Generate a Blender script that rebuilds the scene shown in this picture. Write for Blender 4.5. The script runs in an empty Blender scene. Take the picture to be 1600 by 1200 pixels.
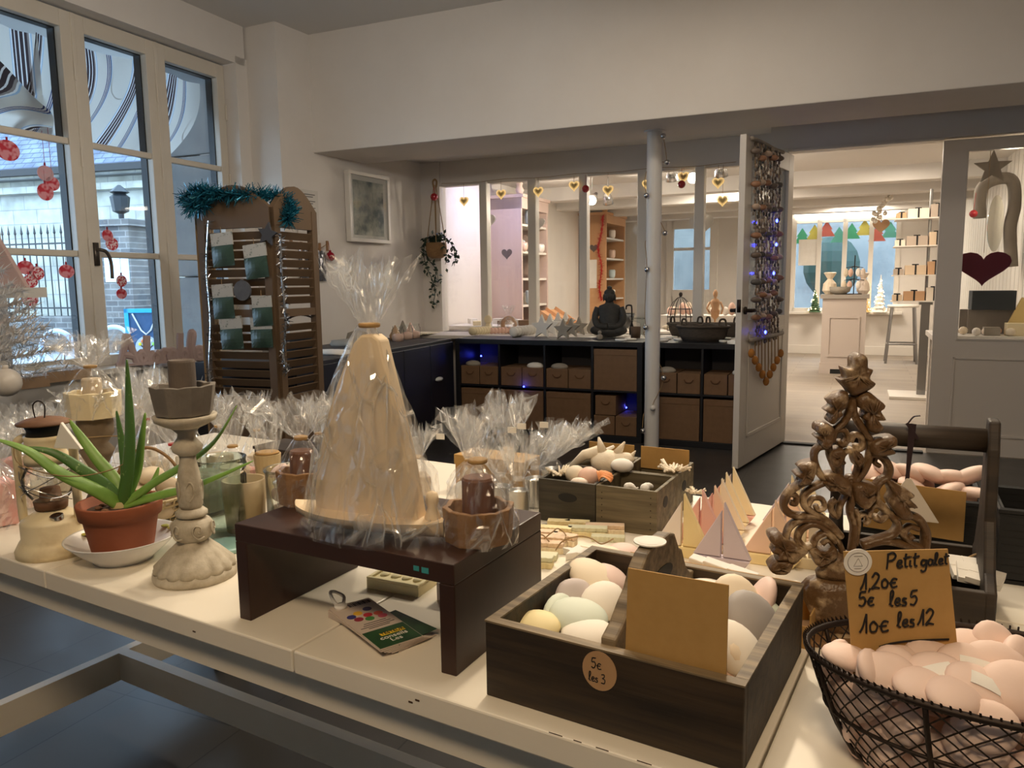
import bpy, bmesh, math, random
from math import sin, cos, pi, radians, sqrt, atan2
from mathutils import Vector, Matrix, Euler
random.seed(7)
SC = bpy.context.scene
COL = SC.collection
# ------------------------------------------------------------------ camera, light, exposure
EYE = Vector((0, 0, 1.22)); FOC = 1202.0
def cam_axes(p, r):
    cp, sp, cr, sr = cos(p), sin(p), cos(r), sin(r)
    return (Vector((cr, sr*sp*1, sr*cp)), Vector((sr, -cr*sp, -cr*cp)), Vector((0, cp, -sp)))
_p, _r = radians(7.47), radians(-.73)
CX, CY, CZ = cam_axes(_p, _r)      # right, down, forward
cam = bpy.data.cameras.new('camera'); cam.sensor_width = 36; cam.lens = FOC/1600*36
cam.clip_start = .02; cam.clip_end = 200
camo = bpy.data.objects.new('camera', cam); COL.objects.link(camo)
camo.matrix_world = Matrix(((CX.x, -CY.x, -CZ.x, EYE.x), (CX.y, -CY.y, -CZ.y, EYE.y), (CX.z, -CY.z, -CZ.z, EYE.z), (0, 0, 0, 1)))
SC.camera = camo
w = bpy.data.worlds.new('sky'); SC.world = w; w.use_nodes = True
bg = w.node_tree.nodes['Background']; bg.inputs[0].default_value = (.50, .73, 1, 1); bg.inputs[1].default_value = 3.8
vs = SC.view_settings; vs.view_transform = 'Standard'; vs.look = 'None'; vs.gamma = 1; vs.use_curve_mapping = False
vs.exposure = 1.0
SC.cycles.transparent_max_bounces = 32; SC.cycles.max_bounces = 8; SC.cycles.use_denoising = True
SC.cycles.sample_clamp_indirect = 4; SC.cycles.caustics_reflective = False; SC.cycles.caustics_refractive = False
def light(name, kind, loc, power, color, target=None, size=.1, **k):
    l = bpy.data.lights.new(name, kind); l.energy = power; l.color = color
    if kind == 'AREA': l.size = size
    else: l.shadow_soft_size = size
    for a, b in k.items(): setattr(l, a, b)
    o = bpy.data.objects.new(name, l); COL.objects.link(o); o.location = loc
    if target: o.rotation_euler = (Vector(target)-Vector(loc)).to_track_quat('-Z', 'Y').to_euler()
    return o
WARM = (1, .83, .60); WARM2 = (1, .86, .70)
light('table_spot', 'SPOT', (.95, 3.3, 2.9), 88, WARM, (.05, 1.2, .75), .05, spot_size=radians(66), spot_blend=.9)
light('aisle_spot', 'SPOT', (-.45, 3.1, 2.95), 26, WARM, (-.55, 1.6, .75), .05, spot_size=radians(80), spot_blend=.9)
light('ambient_fill', 'AREA', (.2, 1.6, 3.08), 12, WARM2, (.2, 1.6, 0), .9)  # unseen area light, added for the general ambience of the front room
light('rear_fill', 'AREA', (-.3, -.7, 3.08), 30, (1,.75,.48), (-.2, .9, .8), .7)  # added fill from behind the camera, lifts the faces turned towards it
light('front_ceiling_lamp', 'AREA', (.6, 3.6, 3.08), 12, WARM2, (.6, 3.6, 0), .5)
light('lintel_fill', 'SPOT', (-.2, 2.4, 2.35), 42, (1,.95,.89), (-1.7, 4.7, 3.1), .08, spot_size=radians(125), spot_blend=1)  # added uplight with no fixture, brightens lintel and ceiling near the window
# daylight enters through the window (portal for the sky)
# ------------------------------------------------------------------ helpers
def ray(x, y): return CX*((x-800)/FOC) + CY*((y-600)/FOC) + CZ
def at(x, y, z):  d = ray(x, y); return EYE + d*((z-EYE.z)/d.z)
def atY(x, y, Y): d = ray(x, y); return EYE + d*(Y/d.y)
def onp(x, y, P, n): d = ray(x, y); n = Vector(n); return EYE + d*((Vector(P)-EYE).dot(n)/d.dot(n))
class MB:
    def __init__(s): s.bm = bmesh.new(); s.uv = None
    def _add(s, vs, fs, M=None):
        v = [s.bm.verts.new((M @ Vector(p)) if M else p) for p in vs]
        for f in fs:
            try: s.bm.faces.new([v[i] for i in f])
            except ValueError: pass
        return s
    def box(s, x0, y0, z0, x1, y1, z1, M=None):
        return s._add([(x0,y0,z0),(x1,y0,z0),(x1,y1,z0),(x0,y1,z0),(x0,y0,z1),(x1,y0,z1),(x1,y1,z1),(x0,y1,z1)],
                      [(3,2,1,0),(4,5,6,7),(0,1,5,4),(1,2,6,5),(2,3,7,6),(3,0,4,7)], M)
    def prism(s, pts, z0, z1, M=None):
        n = len(pts)
        a = sum(pts[i][0]*pts[(i+1)%n][1]-pts[(i+1)%n][0]*pts[i][1] for i in range(n))
        if a < 0: pts = pts[::-1]
        return s._add([(x,y,z0) for x,y in pts]+[(x,y,z1) for x,y in pts],
                      [tuple(range(n))[::-1], tuple(range(n,2*n))]+[(i,(i+1)%n,n+(i+1)%n,n+i) for i in range(n)], M)
    def vprism(s, pts, y0, y1, M=None):     # pts in (x,z), thickness along y
        R = Matrix(((1,0,0,0),(0,0,-1,0),(0,1,0,0),(0,0,0,1)))
        return s.prism(pts, -y1, -y0, (M @ R) if M else R)
    def lathe(s, prof, n=32, M=None, f=None, caps=True):
        vs = []; m = len(prof)
        for j, (r, z) in enumerate(prof):
            for i in range(n):
                a = 2*pi*i/n; q = f(a, z, r, j) if f else r
                if isinstance(q, tuple): vs.append(q)
                else: vs.append((q*cos(a), q*sin(a), z))
        fs = [(j*n+i, j*n+(i+1)%n, (j+1)*n+(i+1)%n, (j+1)*n+i) for j in range(m-1) for i in range(n)]
        if caps: fs += [tuple(range(n))[::-1], tuple(range((m-1)*n, m*n))]
        return s._add(vs, fs, M)
    def tube(s, pts, r, n=6, M=None, closed=False, flat=1.0, up=(0,0,1)):
        pts = [Vector(p) for p in pts]; k = len(pts); vs = []; N = None
        for i, p in enumerate(pts):
            if closed: t = pts[(i+1)%k]-pts[i-1]
            else: t = pts[min(i+1,k-1)]-pts[max(i-1,0)]
            if t.length < 1e-9: t = Vector((0,0,1))
            t.normalize()
            if N is None:
                u = Vector(up)
                if abs(t.dot(u)) > .95: u = Vector((1,0,0))
                N = u
            N = (N - t*N.dot(t))
            if N.length < 1e-6: N = Vector((1,0,0)) - t*t.x
            N.normalize(); B = t.cross(N)
            q = r[i] if isinstance(r, (list, tuple)) else r
            for j in range(n):
                a = 2*pi*j/n; vs.append(tuple(p + N*(q*cos(a)*flat) + B*(q*sin(a))))
        fs = [(i*n+j, i*n+(j+1)%n, ((i+1)%k)*n+(j+1)%n, ((i+1)%k)*n+j) for i in range(k if closed else k-1) for j in range(n)]
        if not closed: fs += [tuple(range(n))[::-1], tuple(range((k-1)*n, k*n))]
        return s._add(vs, fs, M)
    def ell(s, c, rx, ry, rz, M=None, n=16, m=9):
        vs = [(c[0],c[1],c[2]-rz)]
        for j in range(1, m):
            b = -pi/2+pi*j/m
            for i in range(n): vs.append((c[0]+rx*cos(b)*cos(2*pi*i/n), c[1]+ry*cos(b)*sin(2*pi*i/n), c[2]+rz*sin(b)))
        vs.append((c[0],c[1],c[2]+rz)); L = len(vs)-1
        fs = [(0, 1+(i+1)%n, 1+i) for i in range(n)]
        fs += [(1+j*n+i, 1+j*n+(i+1)%n, 1+(j+1)*n+(i+1)%n, 1+(j+1)*n+i) for j in range(m-2) for i in range(n)]
        fs += [(L, 1+(m-2)*n+i, 1+(m-2)*n+(i+1)%n) for i in range(n)]
        return s._add(vs, fs, M)
    def grid(s, fn, nu, nv, uv=False):
        if uv and s.uv is None: s.uv = s.bm.loops.layers.uv.new('UVMap')
        V = [[s.bm.verts.new(fn(i/nu, j/nv)) for i in range(nu+1)] for j in range(nv+1)]
        for j in range(nv):
            for i in range(nu):
                f = s.bm.faces.new((V[j][i], V[j][i+1], V[j+1][i+1], V[j+1][i]))
                if uv:
                    for l, (a, b) in zip(f.loops, ((i,j),(i+1,j),(i+1,j+1),(i,j+1))): l[s.uv].uv = uv(a/nu, b/nv) if callable(uv) else (a/nu, b/nv)
        return s
    def build(s, name, mat, parent=None, smooth=False, bevel=0, M=None, solid=0, sub=0):
        if not solid: bmesh.ops.recalc_face_normals(s.bm, faces=s.bm.faces)
        me = bpy.data.meshes.new(name); s.bm.to_mesh(me); s.bm.free()
        if smooth:
            for p in me.polygons: p.use_smooth = True
        o = bpy.data.objects.new(name, me); COL.objects.link(o)
        if mat: me.materials.append(mat)
        if parent: o.parent = parent
        if M is not None: o.matrix_basis = M
        if solid: m = o.modifiers.new('t', 'SOLIDIFY'); m.thickness = solid; m.offset = 0
        if bevel:
            m = o.modifiers.new('b', 'BEVEL'); m.width = bevel; m.segments = 2; m.limit_method = 'ANGLE'; m.angle_limit = radians(40)
        if sub: m = o.modifiers.new('s', 'SUBSURF'); m.levels = m.render_levels = sub
        return o
def tag(o, label, cat, group=None, kind=None):
    if label: o['label'] = label
    if cat: o['category'] = cat
    if group: o['group'] = group
    if kind: o['kind'] = kind
    return o
def T(name, label, cat, loc, yaw=0, group=None):      # yaw: degrees clockwise seen from above
    o = bpy.data.objects.new(name, None); COL.objects.link(o); o.empty_display_size = .05
    o.location = loc; o.rotation_euler = (0, 0, -radians(yaw)); return tag(o, label, cat, group)
def one(name, mb, mat, label, cat, loc=(0,0,0), yaw=0, group=None, **k):
    o = mb.build(name, mat, **k)
    if 'M' not in k: o.location = loc; o.rotation_euler = (0, 0, -radians(yaw))
    return tag(o, label, cat, group)
def struct(name, mb, mat, **k):
    o = mb.build(name, mat, **k)
    if not k.get('parent'): o['kind'] = 'structure'
    return o
def dup(root, loc, yaw=None, label=None, scale=None, rot=None):
    r = root.copy(); COL.objects.link(r); r.location = loc
    if yaw is not None: r.rotation_euler = (0, 0, -radians(yaw))
    if rot is not None: r.rotation_euler = rot
    if scale: r.scale = scale if isinstance(scale, tuple) else (scale,)*3
    if label: r['label'] = label
    for ch in list(root.children):
        c = ch.copy(); COL.objects.link(c); c.parent = r
        for g in ch.children:
            d = g.copy(); COL.objects.link(d); d.parent = c
    return r
def FR(o, yaw): return Matrix.Translation(Vector(o)) @ Matrix.Rotation(-radians(yaw), 4, 'Z')
def RX(a): return Matrix.Rotation(radians(a), 4, 'X')
def RY(a): return Matrix.Rotation(radians(a), 4, 'Y')
def RZ(a): return Matrix.Rotation(radians(a), 4, 'Z')
def TR(*p): return Matrix.Translation(Vector(p))
def spline(P, n=6, closed=False):
    P = [Vector(p) for p in P]; k = len(P); out = []
    for i in range(k if closed else k-1):
        a = P[(i-1)%k] if closed or i > 0 else P[i]; b = P[i]; c = P[(i+1)%k]
        d = P[(i+2)%k] if closed or i+2 < k else c
        for j in range(n):
            t = j/n
            out.append(.5*((2*b)+(c-a)*t+(2*a-5*b+4*c-d)*t*t+(3*b-a-3*c+d)*t**3))
    if not closed: out.append(P[-1])
    return out
# ------------------------------------------------------------------ materials
def s2l(c):
    c = c/255; return c/12.92 if c <= .04045 else ((c+.055)/1.055)**2.4
def rgb(r, g, b): return (s2l(r), s2l(g), s2l(b), 1)
class NT:
    def __init__(s, name):
        s.m = bpy.data.materials.new(name); s.m.use_nodes = True; s.t = s.m.node_tree; s.n = s.t.nodes; s.n.clear()
        s.out = s.n.new('ShaderNodeOutputMaterial')
    def a(s, typ, ins=None, **k):
        n = s.n.new('ShaderNode'+typ)
        for q, v in k.items(): setattr(n, q, v)
        for q, v in (ins or {}).items():
            if isinstance(v, tuple) and len(v) == 2 and hasattr(v[0], 'outputs'): s.t.links.new(v[0].outputs[v[1]], n.inputs[q])
            elif hasattr(v, 'outputs'): s.t.links.new(v.outputs[0], n.inputs[q])
            else: n.inputs[q].default_value = v
        return n
    def end(s, sh): s.t.links.new(sh.outputs[0], s.out.inputs[0]); return s.m
    def ramp(s, fac, stops, interp='LINEAR'):
        r = s.a('ValToRGB', {0: fac}); e = r.color_ramp; e.interpolation = interp
        while len(e.elements) < len(stops): e.elements.new(.5)
        for x, (p, c) in zip(e.elements, stops): x.position = p; x.color = c
        return r
def mat(name, c1, c2=None, scale=8, rough=.6, stretch=None, bump=0, metal=0, detail=4, mid=.5, spec=.5, bscale=None, emit=None, es=0, coat=0, contrast=.25, coord='Object'):
    t = NT(name); c1 = rgb(*c1); ins = {'Roughness': rough, 'Metallic': metal, 'Specular IOR Level': spec}
    if coat: ins['Coat Weight'] = coat; ins['Coat Roughness'] = .1
    if c2 or bump:
        tc = t.a('TexCoord'); mp = t.a('Mapping', {0: (tc, coord), 'Scale': stretch or (1,1,1)})
        nz = t.a('TexNoise', {0: mp, 'Scale': scale, 'Detail': detail, 'Roughness': .6})
    if c2: ins['Base Color'] = t.ramp(nz, [(mid-contrast, c1), (mid+contrast, rgb(*c2))])
    else: ins['Base Color'] = c1
    if bump:
        n2 = t.a('TexNoise', {0: mp, 'Scale': bscale, 'Detail': 3}) if bscale else nz
        ins['Normal'] = t.a('Bump', {'Strength': bump, 'Distance': .01, 'Height': n2})
    if emit: ins['Emission Color'] = rgb(*emit); ins['Emission Strength'] = es
    return t.end(t.a('BsdfPrincipled', ins))
def cello(name, base=.05, streak=.25, white=.15, scale=30, tint=(1,1,1,1), crease=.5, cs=26):
    t = NT(name)
    tc = t.a('TexCoord'); mp = t.a('Mapping', {0: (tc, 'Object'), 'Scale': (1, 1, .35)})
    nz = t.a('TexNoise', {0: mp, 'Scale': scale, 'Detail': 2, 'Distortion': 1.2})
    rp = t.ramp(nz, [(.56, (0,0,0,1)), (.66, (1,1,1,1))])
    vo = t.a('TexVoronoi', {0: mp, 'Scale': cs}, feature='DISTANCE_TO_EDGE')
    vr = t.ramp(vo, [(.0, (1,1,1,1)), (.045, (0,0,0,1))])
    n3 = t.a('TexNoise', {0: (tc, 'Object'), 'Scale': 14}); r3 = t.ramp(n3, [(.42, (0,0,0,1)), (.62, (1,1,1,1))])
    v2 = t.a('Math', {0: vr, 1: r3}, operation='MULTIPLY')
    lw = t.a('LayerWeight', {'Blend': .25})
    m1 = t.a('Math', {0: (lw, 'Facing'), 1: .35}, operation='MULTIPLY')
    m2 = t.a('Math', {0: rp, 1: streak}, operation='MULTIPLY')
    mc = t.a('Math', {0: v2, 1: crease, 2: m2}, operation='MULTIPLY_ADD')
    m3 = t.a('Math', {0: m1, 1: mc}, operation='ADD'); m4 = t.a('Math', {0: m3, 1: base}, operation='ADD', use_clamp=True)
    bp = t.a('Bump', {'Strength': .5, 'Distance': .004, 'Height': t.a('Math', {0: nz, 1: vr}, operation='ADD')})
    gl = t.a('BsdfGlossy', {'Color': (1,1,1,1), 'Roughness': .16, 'Normal': bp})
    tl = t.a('BsdfTranslucent', {'Color': (.9,.9,.88,1)}); df = t.a('BsdfDiffuse', {'Color': (.9,.9,.88,1)})
    wf = t.a('Math', {0: v2, 1: .6, 2: white}, operation='MULTIPLY_ADD', use_clamp=True)
    dt = t.a('MixShader', {0: .5, 1: tl, 2: df}); gm = t.a('MixShader', {0: wf, 1: gl, 2: dt})
    tr = t.a('BsdfTransparent', {'Color': tint})
    return t.end(t.a('MixShader', {0: m4, 1: tr, 2: gm}))
def glassy(name, tint=(.97,.98,.98,1), base=.03, rough=.02, k=.6):
    t = NT(name); lw = t.a('LayerWeight', {'Blend': .12})
    m = t.a('Math', {0: (lw, 'Fresnel'), 1: k}, operation='MULTIPLY'); m = t.a('Math', {0: m, 1: base}, operation='ADD', use_clamp=True)
    return t.end(t.a('MixShader', {0: m, 1: t.a('BsdfTransparent', {'Color': tint}), 2: t.a('BsdfGlossy', {'Roughness': rough})}))
def glow(name, c, s):
    t = NT(name); return t.end(t.a('Emission', {'Color': rgb(*c), 'Strength': s}))
m_wall = mat('plaster_white', (216,209,200), (222,216,208), 3, .85, bump=.04, bscale=40)
m_ceil = mat('ceiling_white', (216,212,206), None, 3, .9)
m_trim = mat('painted_trim', (222,216,206), None, 3, .45)
m_sash = mat('cream_sash', (205,196,180), (212,204,190), 5, .4)
m_black = mat('black_frame', (16,20,24), None, 3, .5)
m_shelf = mat('black_shelf', (14,14,18), (20,20,26), 10, .5)
m_cab = mat('navy_cabinet', (15,19,32), (19,24,40), 6, .45)
m_card = mat('brown_board', (112,84,58), (124,94,66), 25, .8)
m_card2 = mat('kraft_board', (176,137,78), (184,145,86), 60, .8)
m_glass = glassy('window_pane'); m_gl2 = glassy('jar_glass', (.95,.975,.97,1), .05, .02, .8)
m_glg = glassy('green_glass', (.88,.95,.935,1), .06, .02, .9)
m_cel = cello('cellophane', .035, .3, .2); m_plume = cello('cellophane_plume', .09, .38, .45, 22); m_cel2 = cello('cellophane_fine', .03, .22, .2, 60)
m_raffia = mat('raffia', (196,160,104), (170,130,78), 60, .8)
m_string = mat('string', (150,122,84), None, 3, .9)
m_wht = mat('white_plaster', (238,234,226), (228,223,214), 12, .8)
m_cream = mat('cream_soap', (240,226,190), (234,218,178), 14, .7)
m_pinkp = mat('pink_pebble', (232,206,192), (226,198,184), 9, .62, bump=.03, bscale=90)
m_steel = mat('steel', (150,150,150), None, 3, .3, metal=1)
m_iron = mat('dark_iron', (38,30,26), (52,40,32), 40, .55, metal=.6)
m_red = mat('red_gloss', (170,20,32), None, 3, .2, spec=.8)
m_gold = mat('gold_wire', (232,200,120), None, 3, .35, metal=.8)
m_silver = mat('silver', (200,200,200), None, 3, .2, metal=1)
m_greyw = mat('grey_wood', (146,138,126), (164,156,142), 10, .8)
m_tree = mat('carved_wood', (98,72,44), (196,172,138), 34, .42, bump=.6, mid=.60, contrast=.10)
m_blk = mat('black_plain', (12,12,13), None, 3, .6)
m_leaf = mat('dark_leaf', (28,44,34), (46,66,48), 20, .6)
# ================================================================== THE SETTING
RO = Vector((-.469, 6.378, 0)); RYAW = 24.2
RM = FR(RO, RYAW)                      # room axes: x along the beam, y into the back room
U = Vector((cos(radians(RYAW)), -sin(radians(RYAW)), 0)); V = Vector((sin(radians(RYAW)), cos(radians(RYAW)), 0))
def rm(s, t, z=0): return RO + U*s + V*t + Vector((0, 0, z))
def ront(x, y, t):                     # pixel on the vertical plane t of the room -> (s, z)
    P = onp(x, y, rm(0, t), V); return (P-RO).dot(U), P.z
def tiles(name, c1, c2, mort, bw, bh, dx, dy, rough, off=0.0):
    t = NT(name); tc = t.a('TexCoord'); mp = t.a('Mapping', {0: (tc, 'Object'), 'Location': (dx, dy, 0)})
    br = t.a('TexBrick', {0: mp, 'Color1': rgb(*c1), 'Color2': rgb(*c2), 'Mortar': rgb(*mort), 'Scale': 1, 'Mortar Size': .0025, 'Brick Width': bw, 'Row Height': bh, 'Bias': 0}, offset=off, squash=1)
    nz = t.a('TexNoise', {0: (tc, 'Object'), 'Scale': 5, 'Detail': 5})
    rr = t.a('MapRange', {0: nz, 3: rough-.08, 4: rough+.1})
    mx = t.a('Mix', {0: .12, 6: br, 7: t.ramp(nz, [(.3, (0,0,0,1)), (.7, (1,1,1,1))])}, data_type='RGBA', blend_type='SOFT_LIGHT')
    return t.end(t.a('BsdfPrincipled', {'Base Color': (mx, 2), 'Roughness': rr, 'Normal': t.a('Bump', {'Strength': .05, 'Distance': .01, 'Height': nz})}))
m_tile = tiles('slate_tile', (56,54,52), (62,60,57), (28,27,27), .455, .91, -.159, 4.115, .33)
m_plank = tiles('pale_floorboards', (150,138,124), (162,150,135), (122,112,100), 1.4, .19, 0, 0, .5, .37)
struct('floor', MB().box(-6, -9.5, -.12, 7, .40, 0), m_tile, M=RM)
struct('floor_back', MB().box(-1.2, .40, -.12, 7, 8.4, 0), m_plank, M=RM)
struct('trim_threshold', MB().box(2.5, .36, 0, 3.5, .42, .012), m_blk, M=RM)
struct('ceiling', MB().box(-6, -9.5, 3.13, 7, -.3, 3.25), m_ceil, M=RM)
struct('ceiling_back', MB().box(-1.2, .05, 2.36, 7, 8.4, 2.5), m_ceil, M=RM)
struct('beam', MB().box(-1.3, -.589, 2.25, 7, .06, 3.2), m_wall, M=RM, bevel=.006)
for i, t in enumerate((3.3, 4.5, 5.7, 6.9)):
    struct('beam_back', MB().box(-.81, t, 2.2, 6.5, t+.22, 2.4), m_ceil, M=RM, bevel=.01)
# left wall behind the cabinet, with the pillar it ends in
LW = FR((-1.695, 5.89, 0), 27.4)
struct('wall_left', MB().box(-.40, 0, 0, 0, 2.2, 3.2), m_wall, M=LW)
struct('baseboard_left', MB().box(0, 0, 0, .015, 1.9, .1), m_trim, M=LW)
# window wall
WM = FR((-2.14, 5.95, 0), -67.8)       # x along the wall (away from the viewer), y outward
b = MB().box(-6, -.14, 0, .12, .25, .715).box(-6, -.14, 2.85, .12, .25, 3.2).box(-6, -.14, .7, -3.1, .25, 2.9)
b.box(.02, -.14, .7, .14, .25, 2.9)
struct('wall_window', b, m_wall, M=WM)
struct('trim_sill', MB().box(-3.1, -.2, .70, .02, .0, .735), m_trim, M=WM, bevel=.004)
def sash(n, s0, s1, handle=False):
    W = T('window_%d' % n, None, None, (0, 0, 0)); W['kind'] = 'structure'; W.matrix_basis = WM
    fr = MB(); a = .075
    fr.box(s0, -.03, .735, s0+a, .02, 2.84).box(s1-a, -.03, .735, s1, .02, 2.84)
    fr.box(s0+a, -.03, 2.74, s1-a, .02, 2.84).box(s0+a, -.03, .735, s1-a, .02, .80)
    fr.box(s0-.016, -.036, .735, s0+.012, -.026, 2.84)
    fr.build('frame', m_sash, W, bevel=.004)
    br = MB()
    for z in (2.07, 1.41): br.box(s0+a, -.024, z, s1-a, .012, z+.04)
    br.build('glazing_bars', m_sash, W, bevel=.008)
    ou = MB().box(s0, .022, .735, s0+a, .075, 2.84).box(s1-a-.006, .022, .735, s1, .075, 2.84).box(s0+a, .022, 2.735, s1-a, .075, 2.84).box(s0+a, .022, .735, s1-a, .07, .79)
    ou.build('outer_frame', m_black, W)
    MB().box(s0+a-.01, .0, .79, s1-a+.01, .005, 2.75).build('pane', m_glass, W)
    hg = MB()
    for z in (2.45, 1.95, 1.42, .95): hg.tube([(s1-.004, -.036, z), (s1-.004, -.036, z+.11)], .007, 8)
    hg.build('hinges', m_sash, W)
    if handle:
        x = s0+.03
        h = MB().box(x-.015, -.045, 1.36, x+.015, -.03, 1.50)
        h.tube(spline([(x, -.04, 1.455), (x, -.075, 1.455), (x+.035, -.085, 1.44), (x+.06, -.085, 1.38), (x+.06, -.085, 1.28)]), .011, 8)
        h.build('handle', mat('pewter', (92,84,76), None, 3, .35, metal=.7), W, smooth=True)
sash(1, -1.86, -1.24); sash(2, -1.23, -.625, True); sash(3, -.615, .015); sash(4, -2.48, -1.87); sash(5, -3.1, -2.49, True)
po = light('window_daylight_portal', 'AREA', WM @ Vector((-1.5, .12, 1.8)), 1, (1,1,1), WM @ Vector((-1.5, -3, 1.8)), 3.2)
po.data.shape = 'RECTANGLE'; po.data.size_y = 2.2; po.data.cycles.is_portal = True
# rest of the room shell (behind the camera)
struct('wall_right', MB().box(6.2, -9.5, 0, 6.4, .5, 3.2), m_wall, M=RM)
struct('wall_rear', MB().box(-6, -9.5, 0, 7, -9.3, 3.2), m_wall, M=RM)
# ---- glazed partition
TP = .94
zt = sum(ront(x, y, TP)[1] for x, y in ((695,290),(753,288),(880,277),(1000,272),(1145,262)))/5
zs = .765
struct('wall_partition', MB().box(-.85, TP-.03, zt, 2.47, TP+.07, 2.40).box(-.85, TP-.03, 0, 2.47, TP+.07, zs).box(-.85, TP-.05, 0, ront(693,400,TP)[0], TP+.07, 2.4), m_wall, M=RM)
struct('trim_ledge', MB().box(-.80, .41, zs-.03, 2.42, TP+.09, zs), m_trim, M=RM, bevel=.004)
mu = [(760, 12), (835, 13), (914, 12), (1005, 13), (1093, 13), (1175, 14)]
for i, (px, wd) in enumerate(mu):
    s, _ = ront(px, 400, TP); h = wd/2*7.0/1202*1.05
    struct('trim_%d' % (i+1), MB().box(s-h, TP-.06, zs, s+h, TP+.03, zt+.02), m_trim, M=RM, bevel=.006)
W = T('window_6', None, None, (0,0,0)); W['kind'] = 'structure'; W.matrix_basis = RM
MB().box(ront(693,400,TP)[0], TP, zs, 2.47, TP+.005, zt).build('pane', m_glass, W)
# ---- door wall
struct('wall_door', MB().box(2.42, .36, 2.14, 6.2, .48, 2.40).box(2.42, .40, 0, 2.46, TP, 2.4), m_wall, M=RM)
struct('trim_door', MB().box(2.45, .35, 0, 2.54, .49, 2.15).box(2.54, .36, 2.125, 3.52, .48, 2.15), m_trim, M=RM, bevel=.004)
m_door = mat('white_door_paint', (206,198,188), None, 3, .42)
# fixed leaf, right of the opening
gl, gzb = ront(1494, 528, .42); gl2, gzt = ront(1504, 238, .42); gl = (gl+gl2)/2 + .02
D = T('door_2', None, None, (0,0,0)); D['kind'] = 'structure'; D.matrix_basis = RM
fb = MB().box(3.52, .39, .01, gl, .44, 2.125).box(gl, .39, gzt, 4.5, .44, 2.125).box(gl, .39, .01, 4.5, .44, gzb).box(gl+.47, .39, gzb, 4.5, .44, gzt)
fb.build('leaf', m_door, D)
fm = MB()
for z0, z1 in ((.14, gzb-.13),):
    fm.box(gl-.02, .382, z0, gl+.44, .39, z0+.012).box(gl-.02, .382, z1-.012, gl+.44, .39, z1).box(gl-.02, .382, z0, gl-.008, .39, z1)
fm.box(gl-.012, .383, gzb-.012, gl, .39, gzt+.012).box(gl, .383, gzt, gl+.47, .39, gzt+.012).box(gl, .383, gzb-.012, gl+.47, .39, gzb)
fm.build('moulding', m_door, D); MB().box(gl, .412, gzb, gl+.47, .417, gzt).build('pane', m_glass, D)
struct('wall_door_right', MB().box(4.5, .36, 0, 6.2, .48, 2.2), m_wall, M=RM)
# open leaf: hinge at the left jamb, swings towards the viewer
H0 = Vector((2.03, 5.69, 0)); H1 = Vector((1.425, 4.83, 0)); dl = (H1-H0).length
dy = math.degrees(atan2(-(H1-H0).y, (H1-H0).x))
D1 = T('door_1', None, None, H0, dy); D1['kind'] = 'structure'
DM = FR(H0, dy); wI = DM.inverted()
nn = (DM.to_3x3() @ Vector((0, 1, 0)))
def dpt(x, y):                          # pixel on the open leaf -> (along, z)
    P = wI @ onp(x, y, H0, nn); return P.x, P.z
gb = dpt(1185, 497)[1]; zt1 = 2.10
ff = MB().box(0, -.02, .02, .12, .02, zt1).box(dl-.12, -.02, .02, dl, .02, zt1).box(.12, -.02, zt1-.12, dl-.12, .02, zt1).box(.12, -.02, .02, dl-.12, .02, gb)
ff.build('leaf', m_door, D1, bevel=.003)
pm = MB()
for y in (-.026, .02):
    pm.box(.14, y, .20, dl-.14, y+.006, .225).box(.14, y, gb-.1, dl-.14, y+.006, gb-.075).box(.14, y, .2, .165, y+.006, gb-.075).box(dl-.165, y, .2, dl-.14, y+.006, gb-.075)
pm.build('moulding', m_door, D1, bevel=.004)
MB().box(.12, -.003, gb, dl-.12, .003, zt1-.12).build('pane', m_glass, D1)
h = MB()
for sg in (-1, 1):
    h.lathe([(.024, 0), (.024, .012), (.012, .014), (.012, .05)], 16, TR(dl-.05, sg*.02, 1.03) @ RX(-90*sg))
    h.tube([(dl-.05, sg*.065, 1.03), (dl-.17, sg*.068, 1.03)], .011, 8)
h.box(dl-.001, -.012, 1.02, dl+.003, .012, 1.10)
h.build('handle', m_iron, D1, smooth=True)
# ---- back room shell
TF = 8.0
fw = ront(1242, 345, TF); fe = ront(1398, 487, TF)            # shop window extents
s0, z1 = fw; s1, z0 = fe
gd0, gz1 = ront(1050, 356, TF); gd1, gz0 = ront(1112, 455, TF)  # glazed street door
q = MB().box(-1.0, TF, 0, gd0, TF+.2, 2.4).box(gd0, TF, gz1, gd1, TF+.2, 2.4).box(gd0, TF, 0, gd1, TF+.2, gz0).box(gd1, TF, 0, s0, TF+.2, 2.4)
q.box(s0, TF, 0, s1, TF+.2, z0).box(s0, TF, z1, s1, TF+.2, 2.4).box(s1, TF, 0, 6, TF+.2, 2.4)
struct('wall_back', q, m_wall, M=RM)
struct('wall_back_left', MB().box(-1.0, TP+.07, 0, -.81, TF+.2, 2.4), m_wall, M=RM)
q = MB()
for k in range(40): q.box(4.3, .5+k*.2, 0, 4.34, .5+k*.2+.185, 2.38)
q.box(4.34, .5, 0, 4.5, TF+.2, 2.4)
struct('wall_back_right', q, m_trim, M=RM)
struct('baseboard_back', MB().box(-.81, TF-.02, 0, 4.3, TF, .14).box(s0-.1, TF-.14, z0-.04, s1+.1, TF, z0), m_trim, M=RM, bevel=.004)
W = T('window_7', None, None, (0,0,0)); W['kind'] = 'structure'; W.matrix_basis = RM
q = MB(); n = 4
for k in range(n+1):
    x = s0+(s1-s0)*k/n; q.box(x-.035, TF-.02, z0, x+.035, TF+.08, z1)
q.box(s0, TF-.02, z1-.05, s1, TF+.08, z1+.04).box(s0, TF-.02, z0-.02, s1, TF+.08, z0+.06)
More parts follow.
